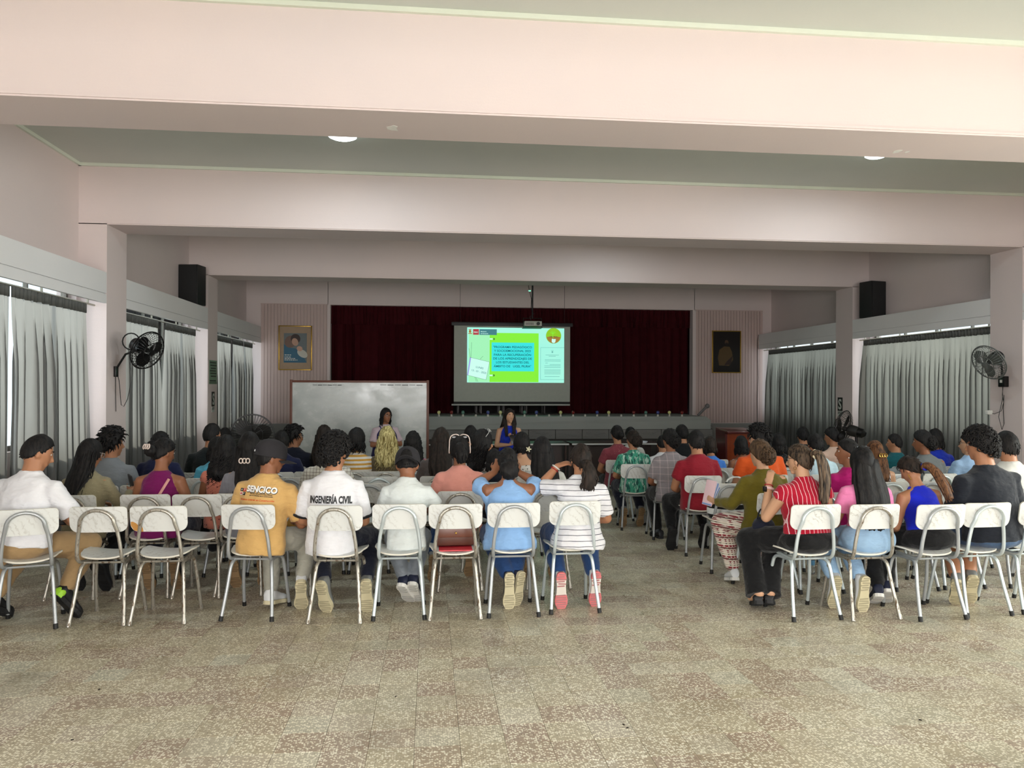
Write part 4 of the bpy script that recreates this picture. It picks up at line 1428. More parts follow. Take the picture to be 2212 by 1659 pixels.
def chair(x, y, yaw, label, finish='grey', group=None):
    t = empty('chair', (x, y, floor_z(y) + .001), (-math.atan(SLOPE), 0, yaw), label=label, cat='chair', group=group)
    def part(name, me, m=None, par=t, slots=None):
        o = bpy.data.objects.new(name, me); COL.objects.link(o); o.parent = par
        if m:
            if not len(me.materials): me.materials.append(m)
            o.material_slots[0].link = 'OBJECT'; o.material_slots[0].material = m
        return o
    part('seat', seat_me); part('backrest', back_me)
    part('back_frame', CMESH['back_frame'], MET[finish]); part('crossbar', CMESH['crossbar'], MET[finish])
    for nm in ('fl', 'fr', 'rl', 'rr'):
        l = part('leg', CMESH['leg_' + nm], MET[finish])
        part('foot_cap', CMESH['cap_' + nm], RUB if finish != 'worn' else MET['worn'], l)
    return t


# ------------------------------------------------------------------ people: materials
def skinmat(name, c):
    m = N(name)
    v = m.coord('Object')
    f = m.noise(v, 9, 4)
    m.P(col=m.mix(f, tuple(x * .86 for x in c[:3]), c[:3]), rough=.48, spec=.4)
    m.bump(m.noise(v, 180, 2), .0006, .4)
    return m.mat


SKIN = {'mid': skinmat('skin_medium', srgb(176, 124, 92)), 'dark': skinmat('skin_brown', srgb(148, 98, 70)), 'light': skinmat('skin_light', srgb(202, 156, 124))}


def hairmat(name, a, b, rough=.62):
    m = N(name)
    v = m.coord('Object')
    f = m.noise(m.map(v, (70, 70, 5)), 1.0, 3, .6)
    m.P(col=m.mix(m.ramp(f, [(.38, (0, 0, 0)), (.62, (1, 1, 1))]), a, b), rough=rough, spec=.22)
    m.bump(f, .004, .9)
    return m.mat


HAIR = {'black': hairmat('hair_black', (.004, .004, .005), (.016, .014, .013)), 'dark': hairmat('hair_dark_brown', (.008, .006, .005), (.030, .020, .015)),
        'brown': hairmat('hair_brown', (.035, .020, .011), (.11, .066, .036)), 'highlights': hairmat('hair_highlighted', (.012, .008, .006), (.15, .10, .062)),
        'streaked': hairmat('hair_streaked', (.009, .006, .005), (.085, .055, .034)), 'copper': hairmat('hair_copper', (.035, .014, .007), (.17, .075, .03)), 'blonde': hairmat('hair_blonde', (.15, .11, .028), (.62, .54, .25))}


def cloth(name, col, pattern=None, rough=.85, **k):
    if name in _mc: return _mc[name]
    m = N(name)
    v = m.coord('Object')
    X, Y, Z = m.xyz(v)
    n_ = m.noise(v, 16, 4)
    base = m.mix(n_, tuple(x * .90 for x in col[:3]), tuple(min(1, x * 1.06) for x in col[:3]))
    c = base
    if pattern == 'hstripe':
        f = m.math('LESS_THAN', m.math('FRACT', m.math('DIVIDE', m.math('ADD', Z, m.math('MULTIPLY', m.noise(v, 5, 2), .014)), k['per'])), k['duty'])
        c = m.mix(f, base, k['col2'])
    elif pattern == 'pinstripe':
        ang = m.math('DIVIDE', X, k['per'])
        f1 = m.math('LESS_THAN', m.math('FRACT', m.math('ADD', ang, m.math('MULTIPLY', m.noise(v, 6, 2), .5))), k['duty'])
        f2 = m.math('LESS_THAN', m.math('FRACT', m.math('DIVIDE', Z, k['per'])), k['duty'])
        up = m.math('GREATER_THAN', Z, k['split'])
        f = m.math('ADD', m.math('MULTIPLY', f1, m.math('SUBTRACT', 1.0, up)), m.math('MULTIPLY', f2, up))
        c = m.mix(f, base, k['col2'])
    elif pattern == 'check':
        f1 = m.math('LESS_THAN', m.math('FRACT', m.math('DIVIDE', X, k['per'])), k['duty'])
        f2 = m.math('LESS_THAN', m.math('FRACT', m.math('DIVIDE', Z, k['per'])), k['duty'])
        c = m.mix(m.math('MULTIPLY', m.math('ADD', f1, f2), .5 if k.get('soft') else 1.0), base, k['col2'])
    elif pattern == 'floral':
        vn = m.new('ShaderNodeTexVoronoi', {'Vector': v, 'Scale': k['scale']})
        f = m.math('LESS_THAN', m.math('ADD', vn.outputs['Distance'], m.math('MULTIPLY', m.noise(v, k['scale'] * 1.6, 2), .5)), k.get('thr', .55))
        c = m.mix(f, base, m.mix(m.xyz(vn.outputs['Color'])[0], k['col2'], k.get('col3', k['col2'])))
    elif pattern == 'brush':
        f = m.noise(m.map(v, (1, 1, .3)), k['scale'], 3, .6)
        c = m.mix(m.ramp(f, [(.42, (0, 0, 0)), (.5, (1, 1, 1))]), base, k['col2'])
        f = m.noise(m.map(v, (1, 1, .35), (0, 0, 0), (3, 1, 2)), k['scale'] * 1.3, 3, .6)
        c = m.mix(m.ramp(f, [(.52, (0, 0, 0)), (.58, (1, 1, 1))]), c, k['col3'])
    elif pattern == 'ethnic':
        q = m.math('FRACT', m.math('DIVIDE', Z, .085))
        dia = m.math('LESS_THAN', m.math('ABSOLUTE', m.math('SUBTRACT', m.math('FRACT', m.math('DIVIDE', X, .028)), .5)), m.math('MULTIPLY', m.math('ABSOLUTE', m.math('SUBTRACT', m.math('FRACT', m.math('MULTIPLY', q, 3.0)), .5)), 1.0))
        band = m.ramp(q, [(0, srgb(70, 54, 44)), (.10, srgb(232, 222, 206)), (.22, srgb(122, 34, 44)), (.46, srgb(228, 216, 200)), (.54, srgb(48, 40, 36)), (.62, srgb(222, 208, 190)), (.72, srgb(140, 50, 58)), (.90, srgb(226, 214, 198))], 'CONSTANT')
        c = m.mix(m.math('MULTIPLY', dia, .8), band, m.ramp(q, [(0, srgb(222, 210, 192)), (.22, srgb(235, 226, 212)), (.46, srgb(110, 34, 42)), (.72, srgb(238, 230, 218))], 'CONSTANT'))
    m.P(col=c, rough=rough, spec=.25, sheen=.15)
    wr = m.noise(m.map(v, (1.0, 1.0, 2.2), (.5, .3, 0)), 7, 3, .55)
    fine = m.noise(v, 260, 2)
    m.bump(m.math('ADD', m.math('MULTIPLY', wr, 10.0), m.math('MULTIPLY', fine, .25)), .0022, .9)
    _mc[name] = m.mat
    return m.mat


fold_tex = bpy.data.textures.new('cloth_folds', 'CLOUDS'); fold_tex.noise_scale = .085; fold_tex.noise_depth = 2
fine_tex = bpy.data.textures.new('hair_lumps', 'CLOUDS'); fine_tex.noise_scale = .02; fine_tex.noise_depth = 2


def skin_over(name, g, m, parent, voxel, smooth=4, disp=0.0, tex=None, **t):
    """one closed surface grown around overlapping limbs"""
    o = obj(name, g, m, parent, angle=180, **t)
    r = o.modifiers.new('surface', 'REMESH'); r.mode = 'VOXEL'; r.voxel_size = voxel; r.use_smooth_shade = True
    s = o.modifiers.new('soften', 'SMOOTH'); s.factor = .5; s.iterations = smooth
    if disp:
        d = o.modifiers.new('folds', 'DISPLACE'); d.texture = tex or fold_tex; d.strength = disp; d.mid_level = .5; d.texture_coords = 'LOCAL'
    return o


def smoothstep(a, b, x):
    t = max(0.0, min(1.0, (x - a) / (b - a))); return t * t * (3 - 2 * t)


def interp(tab, x):
    for (a, va), (b, vb) in zip(tab, tab[1:]):
        if x <= b: return va + (vb - va) * max(0, (x - a)) / (b - a)
    return tab[-1][1]


# ------------------------------------------------------------------ people: shapes
def head_shape(g, T, s=1.0, female=False):
    h = Geo(); h.ball((0, 0, 0), 1, 22, 16)
    vs = []
    for x, y, z in h.v:
        px_, py_, pz_ = x * .076, y * .095, z * .117
        if z < 0:
            px_ *= 1 - (.34 if female else .26) * (-z) ** 1.1
            if y < 0: py_ *= 1 - .40 * (-z) ** 1.2
            else: py_ = py_ * (1 - .10 * (-z)) + .006 * (-z)
        if y > .55 and -.1 < z < .22: py_ -= .007 * smoothstep(.55, .9, y) * (1 if abs(abs(x) - .42) < .25 else 0)
        if z > .2 and y > .3: py_ *= .97
        vs.append((px_ * s, py_ * s, pz_ * s))
    g.add(vs, h.f, T)
    # nose, lips, chin, ears
    g.tube([(0, .088 * s, .018 * s), (0, .100 * s, -.008 * s), (0, .108 * s, -.026 * s), (0, .095 * s, -.036 * s)], [.008 * s, .0105 * s, .0135 * s, .009 * s], 8, T)
    g.ball((0, .066 * s, -.052 * s), (.036 * s, .024 * s, .034 * s), 12, 8, T)
    g.ball((0, .060 * s, -.092 * s), (.028 * s, .022 * s, .018 * s), 10, 6, T)
    g.ball((0, .084 * s, -.058 * s), (.020 * s, .009 * s, .010 * s), 10, 6, T)
    for sx in (-1, 1):
        g.ball((0, 0, 0), (.009 * s, .019 * s, .031 * s), 10, 8, T @ TR(sx * .077 * s, -.004 * s, -.012 * s) @ RZ(sx * .35) @ RX(-.15))


def limb(g, pts, rad, n=12, T=None):
    g.tube(pts, rad, n, T, round_cap=True)


def hand_shape(g, wrist, d, nrm, side, curl=.5, s=1.0, spread=.06, pinch=False):
    """palm, four unequal bent fingers and a thumb leaving the side of the palm. d along the hand, nrm out of the palm"""
    d = Vector(d).normalized(); nrm = Vector(nrm); nrm = (nrm - d * nrm.dot(d)).normalized()
    x = d.cross(nrm) * side        # towards the little finger
    w = Vector(wrist)
    A = w + d * .085 * s
    g.tube([w - d * .01, w + d * .03 * s, A], [(.024 * s, .019 * s), (.037 * s, .016 * s), (.041 * s, .013 * s)], 12, None, up=x, round_cap=True)
    for i, (l, o_) in enumerate(((.070, -.030), (.078, -.010), (.073, .010), (.058, .029))):
        base = A + x * o_ * s - d * (.004 if i in (0, 3) else 0)
        a = curl * (.55 + .08 * i)
        dd = (d + x * (i - 1.5) * spread)
        pts = [base - d * .02 * s, base]
        ang = a
        for seg_ in (.44, .32, .24):
            v_ = dd * cos(ang) + nrm * sin(ang)
            pts.append(pts[-1] + v_ * l * seg_ * s)
            ang += a * 1.25
        g.tube(pts, [.0095 * s, .0095 * s, .0088 * s, .0080 * s, .0070 * s], 8, None, round_cap=True)
    b = w + d * .022 * s - x * .026 * s
    t1 = b + (d * .6 - x * .62 + nrm * (.35 + .3 * curl)).normalized() * .040 * s
    t2 = t1 + (d * .85 - x * (.05 if not pinch else -.25) + nrm * (.35 + .5 * curl)).normalized() * .036 * s
    t3 = t2 + (d * .8 + x * .3 + nrm * (.4 + .4 * curl)).normalized() * .026 * s
    g.tube([b, t1, t2, t3], [.015 * s, .0125 * s, .0105 * s, .0085 * s], 8, None, round_cap=True)


HL_SHORT = [(0, .56), (.2, .50), (.34, .25), (.42, -.02), (.50, -.16), (.60, -.38), (.75, -.56), (1, -.62)]
HL_LONG = [(0, .60), (.18, .50), (.30, .10), (.38, -.30), (.48, -.6), (.6, -1.1), (1, -1.2)]
HL_TIED = [(0, .58), (.2, .48), (.33, .22), (.42, .05), (.5, -.08), (.60, -.34), (.75, -.60), (1, -.72)]


def hair_cap(g, T, s, hl, thick, amp, freq, seed, top=0.0, nu=40, nv=26):
    h = Geo(); h.ball((0, 0, 0), 1, nu, nv)
    off = Vector((seed * 3.7, seed * 1.3, seed * 2.1))
    vs = []
    for p in h.v:
        d = Vector(p)
        az = atan2(abs(d.x), d.y) / pi
        cov = smoothstep(-.04, .10, d.z - interp(hl, az))
        nn = noise.noise(d * freq + off) + .5 * noise.noise(d * freq * 2.3 + off)
        k = .60 + (1.0 + thick + amp * nn + top * max(0, d.z) ** 2 - .60) * cov
        x_, y_, z_ = d.x * .078 * k, d.y * .098 * k, d.z * .119 * k
        if d.z < 0 and cov > .1 and y_ < 0: y_ *= 1 - .22 * (-d.z) ** 1.2
        vs.append((x_ * s, y_ * s, z_ * s))
    g.add(vs, h.f, T)


def locks(g, T, starts, n, seed, L, rad=.008, wave=0.0, wl=.12, seg=7, flare=0.0):
    """hanging strands; starts() gives (point, drift) in head space"""
    r = random.Random(seed)
    for i in range(n):
        p, out = starts(r)
        l = L * r.uniform(.75, 1.08)
        ph = r.uniform(0, 6.28)
        pts = []; rr = []
        for k in range(seg + 1):
            f = k / seg
            q = Vector(p) + Vector((out.x * f * flare, out.y * f, -l * f))
            q += Vector((sin(ph + f * l / wl * 6.28) * wave, cos(ph + f * l / wl * 6.28) * wave, 0)) * min(1, f * 3)
            pts.append(q); rr.append(rad * (1 - .8 * f ** 2) * (.6 + .4 * min(1, f * 4)))
        g.tube(pts, rr, 5, T, flat=.6)


def mane(g, T, s, L, w=1.0, seed=0, curly=0.0, front=False, tip=.55, back=0.0):
    """body of long hair falling behind the head and down the back"""
    r = random.Random(seed)
    n = 44
    rings_ = []
    zs = [.03, -.02, -.07, -.12, -.18, -.26, -.34, -.44, -.54, -.66]
    prof = []
    for z in zs:
        if z < -L: break
        prof.append(z)
    prof.append(-L)
    vs = []
    for i, z in enumerate(prof):
        f = (-z) / L if z < 0 else 0
        yb = interp([(-.7, -.160), (-.44, -.155), (-.30, -.150), (-.18, -.105), (-.10, -.065), (.05, -.035)], z) - back * smoothstep(.1, .4, -z)
        rx = interp([(-.7, .10), (-.34, .112), (-.20, .112), (-.10, .098), (.05, .080)], z) * w * (1 if f < .7 else 1 - (1 - tip) * (f - .7) / .3)
        ry = interp([(-.7, .022), (-.30, .034), (-.18, .045), (-.10, .058), (.05, .058)], z)
        for j in range(n):
            a = 2 * pi * j / n
            k = 1 + .07 * sin(9 * a + seed) + .05 * sin(17 * a + seed * 2 + z * 6)
            if curly: k += curly * noise.noise(Vector((cos(a) * 3, sin(a) * 3, z * 22 + seed)))
            vs.append((rx * k * cos(a) * s, (yb + ry * k * sin(a)) * s, (z + (.02 * sin(6 * a + seed) + .015 * sin(11 * a)) * (f > .8)) * s))
    k = len(prof)
    fs = [((i + 1) * n + j, (i + 1) * n + (j + 1) % n, i * n + (j + 1) % n, i * n + j) for i in range(k - 1) for j in range(n)]
    fs += [tuple(range(n)), tuple((k - 1) * n + j for j in range(n - 1, -1, -1))]
    g.add(vs, fs, T)


def curls(g, T, s, n, seed, rad=.010, size=.016, region=HL_SHORT, dist=1.08):
    r = random.Random(seed)
    k = 0
    while k < n:
        d = Vector((r.gauss(0, 1), r.gauss(0, 1), r.gauss(0, 1))).normalized()
        if d.z < interp(region, atan2(abs(d.x), d.y) / pi) + .06: continue
        k += 1
        c = Vector((d.x * .078, d.y * .098, d.z * .119)) * dist * s
        u = d.cross(Vector((r.random(), r.random(), r.random()))).normalized(); v_ = d.cross(u)
        pts = []
        ph = r.uniform(0, 6.28); tw = r.uniform(3.0, 6.5)
        for q in range(7):
            a = ph + tw * q / 6
            pts.append(c + (u * cos(a) + v_ * sin(a)) * size * s + d * .010 * s * q / 6 * r.uniform(.2, 1.6))
        g.tube(pts, [rad * s * (1 - .1 * q) * .75 for q in range(7)], 5, T)


def tufts(g, T, s, n, seed, region=HL_SHORT, ln=.03, up=.5, dist=1.06, rad=.006):
    """short locks lying on the head"""
    r = random.Random(seed)
    k = 0
    while k < n:
        d = Vector((r.gauss(0, 1), r.gauss(0, 1), r.gauss(0, 1))).normalized()
        if d.z < interp(region, atan2(abs(d.x), d.y) / pi) + .08: continue
        k += 1
        c = Vector((d.x * .078, d.y * .098, d.z * .119)) * dist * s
        t = Vector((d.x * .3 + r.uniform(-.4, .4), d.y * .3 + r.uniform(-.4, .4), -1 if d.z < .4 else r.uniform(-.2, .3)))
        t = (t - d * t.dot(d)).normalized()
        g.tube([c - d * .006, c + t * ln * .5 + d * ln * up * .5, c + t * ln + d * ln * up * .55], [rad, rad * .8, rad * .2], 5, T)


def hair_geo(style, s, seed, L=.3, w=1.0, curly=0.0):
    """returns hair in head space"""
    g = Geo(); I = Matrix.Identity(4)
    if style in ('short', 'crop'):
        hair_cap(g, I, s, HL_SHORT, .035 if style == 'crop' else .09, .03, 3, seed, top=.06)
        tufts(g, I, s, 90 if style == 'short' else 70, seed, ln=.024 if style == 'short' else .012, up=.15 if style == 'short' else .05, dist=1.06 if style == 'short' else 1.02, rad=.006 if style == 'short' else .004)
    elif style == 'messy':
        hair_cap(g, I, s, HL_SHORT, .20, .10, 3.5, seed, top=.16)
        tufts(g, I, s, 170, seed, ln=.05, up=.75, dist=1.20, rad=.008)
    elif style == 'curlyshort':
        hair_cap(g, I, s, HL_SHORT, .30, .14, 4.5, seed, top=.12)
        curls(g, I, s, 260, seed, rad=.010, size=.016, dist=1.36)
    elif style == 'bob':
        hl = [(0, .6), (.2, .45), (.3, .1), (.4, -.5), (.5, -.8), (1, -1.0)]
        hair_cap(g, I, s, hl, .16, .05, 3, seed)
        r0 = random.Random(seed)
        locks(g, I, lambda r: (Vector((cos(a := r.uniform(pi * .85, pi * 2.15)) * .088 * s, sin(a) * .09 * s - .01, -.03)), Vector((0, 0, 0))), 60, seed, L, rad=.012, wave=.006 + curly * .02, wl=.09)
    elif style in ('long', 'wavy', 'longcurly'):
        hair_cap(g, I, s, HL_LONG, .14 if style == 'long' else .20, .03 if style == 'long' else .09, 2.5 if style == 'long' else 5, seed)
        mane(g, I, s, L, w, seed, curly=.03 if style == 'long' else .28)
        wv_ = {'long': .004, 'wavy': .014, 'longcurly': .018}[style]
        def st(r):
            a = r.uniform(pi * .98, pi * 2.02); f = r.uniform(.9, 1.08)
            return Vector((cos(a) * .09 * f * s, (sin(a) * .085 * f - .01) * s, r.uniform(-.06, .03) * s)), Vector((cos(a) * .03 * w, -.075 - .02 * sin(a), 0))
        locks(g, I, st, 110 if style == 'long' else 170, seed, L + .03, rad=.009 if style == 'long' else .010, wave=wv_, wl=.11 if style != 'longcurly' else .06, seg=9 if style == 'long' else 13, flare=1.0)
    elif style in ('bun', 'lowbun'):
        hair_cap(g, I, s, HL_TIED, .08, .03, 2.5, seed)
        c = (0, -.118 * s, -.01 * s) if style == 'bun' else (0, -.100 * s, -.085 * s)
        rr = .042 * w
        off = Vector((seed, 0, 0))
        g.ball(c, (rr * 1.15, rr, rr * (1.0 if style == 'bun' else 1.25)), 20, 14, I, lambda d: 1 + .14 * noise.noise(d * 3.5 + off) + .05 * sin(12 * atan2(d.x, d.z)))
        tufts(g, I, s, 40, seed, HL_TIED, ln=.03, up=.05, dist=1.06, rad=.005)
    elif style in ('pony', 'lowpony'):
        hair_cap(g, I, s, HL_TIED, .09, .03, 2.5, seed)
        zc = .035 if style == 'pony' else -.045
        base = Vector((0, -.108, zc)) * s
        g.cur = 1
        path = [base + Vector((0, .01, 0)), base + Vector((0, -.035, .008)), base + Vector((.01, -.062, -.05)), base + Vector((.015, -.07, -.5 * L)), base + Vector((.012, -.06, -.8 * L)), base + Vector((.008, -.05, -L))]
        path = catmull(path, 5)
        n_ = len(path)
        g.tube(path, [(.022 + .026 * w * sin(pi * min(1, .12 + .72 * k / n_))) for k in range(n_ - 1)] + [.006], 18, None, flat=.7)
        r = random.Random(seed)
        for q in range(46):
            dx, dy = r.gauss(0, .022 * w), r.gauss(0, .014)
            pts = [p + Vector((dx, dy, 0)) * min(1, .2 + k / n_ * 1.6) + Vector((.006 * sin(k * .8 + q), 0, 0)) * (1 + curly * .5) for k, p in enumerate(path)]
            ln = r.randint(int(n_ * .7), n_)
            g.tube(pts[:ln:2] + [pts[ln - 1] + Vector((0, 0, -.012))], [.009] * (len(pts[:ln:2])) + [.002], 5, None, flat=.6)
        g.cur = 0
        tufts(g, I, s, 50, seed, HL_TIED, ln=.04, up=.04, dist=1.07, rad=.005)
    elif style == 'updo':
        hair_cap(g, I, s, HL_TIED, .16, .08, 4, seed)
        off = Vector((seed, 0, 0))
        g.ball((0, -.085 * s, -.015 * s), (.072 * w, .055, .075), 22, 16, I, lambda d: 1 + .26 * noise.noise(d * 4 + off))
        r = random.Random(seed)
        for q in range(120):
            d = Vector((r.gauss(0, 1), -abs(r.gauss(0, 1)), r.gauss(0, 1))).normalized()
            c = Vector((0, -.085, -.015)) * s + Vector((d.x * .078 * w, d.y * .060, d.z * .082))
            u = d.cross(Vector((0, 0, 1))).normalized() if abs(d.z) < .95 else Vector((1, 0, 0)); v_ = d.cross(u)
            ph = r.uniform(0, 6)
            g.tube([c + (u * cos(ph + k * .9) + v_ * sin(ph + k * .9)) * .016 for k in range(6)], [.006, .007, .007, .006, .005, .002], 5)
    return g


def cap_hat(parent, Th, s, m, backwards=False):
    g = Geo()
    T = Th @ TR(0, -.004, .018) @ (RX(-.08) if not backwards else RX(.10)) @ (RZ(pi) if backwards else Matrix.Identity(4))
    h = Geo(); n = 28
    prof = [(1.0, -.012), (1.03, .0), (1.02, .03), (.97, .058), (.84, .085), (.62, .104), (.32, .116), (.05, .12)]
    vs = []
    for k, z in prof:
        for j in range(n):
            a = 2 * pi * j / n
            seam = 1 - .012 * (abs(sin(3 * a)) < .12)
            vs.append((cos(a) * .090 * k * s * seam, sin(a) * .112 * k * s * seam, z * s))
    fs = [(i * n + j, i * n + (j + 1) % n, (i + 1) * n + (j + 1) % n, (i + 1) * n + j) for i in range(len(prof) - 1) for j in range(n)] + [tuple((len(prof) - 1) * n + j for j in range(n))]
    g.add(vs, fs, T)
    g.ball((0, 0, .121 * s), (.008, .008, .005), 8, 5, T)
    cp = obj('cap', g, m, parent)
    g = Geo(); vs = []
    for i in range(5):
        f = i / 4
        for j in range(13):
            a = pi * (.12 + .76 * j / 12)
            r0 = .112 * s; r1 = r0 + .086 * f * s * (sin(a) ** .5)
            x_ = cos(a) * (.090 * s) * (1 + .04 * f); y_ = sin(a) * r1
            vs.append((x_, y_, -.010 * s - .012 * f * f + .018 * (x_ / .09) ** 2 * -1))
    for (x_, y_, z_) in list(vs): vs.append((x_, y_, z_ - .004))
    q = 65
    fs = [(i * 13 + j, i * 13 + j + 1, (i + 1) * 13 + j + 1, (i + 1) * 13 + j) for i in range(4) for j in range(12)]
    fs += [tuple(x + q for x in f[::-1]) for f in fs]
    fs += [(4 * 13 + j, 4 * 13 + j + 1, 4 * 13 + j + 1 + q, 4 * 13 + j + q) for j in range(12)]
    g.add(vs, fs, T)
    obj('brim', g, m, cp)
    # adjustable strap and opening at the back
    g = Geo()
    for zz, rr in ((.012, .0035),):
        pts = [(cos(a) * .0935 * s, sin(a) * .1165 * s, .034 * s + .022 * s * sin((a - pi * 1.28) / (pi * .44) * pi) - .03 * s) for a in [pi * (1.28 + .44 * k / 12) for k in range(13)]]
        pts2 = [(cos(a) * .0938 * s, sin(a) * .1168 * s, .045 * s * sin((a - pi * 1.28) / (pi * .44) * pi) + .0) for a in [pi * (1.28 + .44 * k / 12) for k in range(13)]]
        g.tube(pts2, .003, 5, T)
    obj('strap', g, m, cp)
    g = Geo(); g.box((.014, -.1205 * s, .010), (.028, -.1165 * s, .024), T); obj('tag', g, plain('cap_tag', srgb(200, 200, 200), .4), cp)
    if backwards:
        g = Geo(); vs = []
        for i in range(7):
            for j in range(11):
                a = pi * 1.5 + (j / 10 - .5) * 1.0; zz = .002 + .058 * (i / 6) * max(0.0, cos((j / 10 - .5) * pi)) ** .5
                kk = interp([(0, 1.035), (.03, 1.03), (.058, .985), (.085, .85)], zz)
                vs.append((cos(a) * .0915 * kk * s, -abs(sin(a)) * .1135 * kk * s, zz * s))
        g.add(vs, [(i * 11 + j, i * 11 + j + 1, (i + 1) * 11 + j + 1, (i + 1) * 11 + j) for i in range(6) for j in range(10)], Th @ TR(0, -.004, .022) @ RX(.10))
        obj('rear_opening', g, HAIR['black'], cp)
    return cp


def glasses(parent, Th, s, m, up=False):
    g = Geo()
    T = Th @ (TR(0, .0, .045) @ RX(.87) if up else Matrix.Identity(4))
    for sx in (-1, 1):
        c = Vector((sx * .033 * s, .100 * s, .012 * s))
        g.tube([c + Vector((cos(a) * .025, -.004 * abs(cos(a)), sin(a) * .019)) * s for a in [2 * pi * k / 16 for k in range(17)]], .0022, 5, T)
        g.tube([c + Vector((sx * .025, -.004, .008)) * s, Vector((sx * .080, .06, .018)) * s, Vector((sx * .083, .0, .016)) * s, Vector((sx * .082, -.022, .0)) * s], .0022, 5, T)
    g.tube([Vector((-.009, .103, .016)) * s, Vector((0, .106, .018)) * s, Vector((.009, .103, .016)) * s], .002, 5, T)
    return obj('glasses' if not up else 'sunglasses', g, m, parent)


BASEC = {'sole_lime': srgb(168, 224, 60), 'sole_cream': srgb(206, 196, 162), 'sole_tan': srgb(148, 120, 86), 'sole_white': srgb(222, 220, 214), 'sole_black': srgb(26, 26, 28), 'sole_pink_white': srgb(222, 150, 150)}


def shoe(parent, p, yaw, pitch, m, sole, L=.27, s=1.0, name='shoe', high=True, heel=None):
    """p: ball-of-foot point on the floor; pitch lifts the heel (foot turns about the toes)"""
    T = TR(*p) @ RZ(yaw) @ RX(-pitch)
    w = .5 * .095 * s
    prof = [(-.175, .62, .060), (-.165, .78, .085), (-.12, .80, .090), (-.06, .74, .072), (0.0, .92, .052), (.04, 1.0, .046), (.075, .82, .036), (.09, .5, .024)]
    f = L / .27
    n = 14
    g = Geo(); vs = []
    for y_, ww, hh in prof:
        hh = hh * s
        if not high and y_ < -.0: hh *= .62
        for j in range(n):
            a = 2 * pi * j / n
            vs.append((w * ww * cos(a), y_ * f, .018 + max(-.0, hh * .5 + hh * .5 * math.copysign(abs(sin(a)) ** .7, sin(a)))))
    fs = [(i * n + j, (i + 1) * n + j, (i + 1) * n + (j + 1) % n, i * n + (j + 1) % n) for i in range(len(prof) - 1) for j in range(n)]
    fs += [tuple(range(n)), tuple((len(prof) - 1) * n + j for j in range(n - 1, -1, -1))]
    g.add(vs, fs, T)
    sh = obj(name, g, m, parent, angle=60)
    out = []
    for y_, ww in ((-.182, .28), (-.172, .62), (-.14, .80), (-.08, .70), (-.03, .76), (.02, 1.0), (.055, .96), (.085, .66), (.098, .28)):
        out.append((w * ww * 1.08, y_ * f))
    poly = out + [(-x_, y_) for x_, y_ in reversed(out)]
    g = Geo(); g.prism([(x_ * .97, y_) for x_, y_ in poly], .026 * s, T)
    g.cur = 1
    for q in range(15):
        y_ = -.165 + q * .0172
        hw_ = interp([(a_, b_) for b_, a_ in out], y_ * f) * .80
        if abs(q - 7) > 1: g.box((-hw_, y_ * f - .0045, -.0025), (hw_, y_ * f + .0045, .001), T @ RZ(.05 * (-1) ** q))
    if heel:
        h_ = Geo(); h_.ball((0, -.150 * f, .040 * s), (.043 * s, .036, .040), 14, 10, T); obj('heel_counter', h_, heel, sh, angle=180)
        h_ = Geo(); h_.prism([(x_ * 1.04, y_ * 1.02) for x_, y_ in poly if y_ < -.09], .022 * s, T @ TR(0, 0, .006)); obj('heel_edge', h_, heel, sh, smooth=False)
    so_ = obj('sole', g, [sole, plain('tread_' + sole.name, tuple(c * .62 for c in (sole.node_tree.nodes['Principled BSDF'].inputs[0].default_value[:3] if sole.name not in BASEC else BASEC[sole.name][:3])), .8)], sh, smooth=False)
    return sh


HEADPARTS = {}
EYEW = plain('eye_white', srgb(214, 208, 200), .3)
EYED = plain('eye_dark', srgb(24, 16, 12), .2)
LIP = plain('lips', srgb(138, 66, 60), .5)
BROW = plain('eyebrow', srgb(26, 20, 18), .8)
EARR = plain('gold_earring', srgb(206, 164, 84), .25, .9)


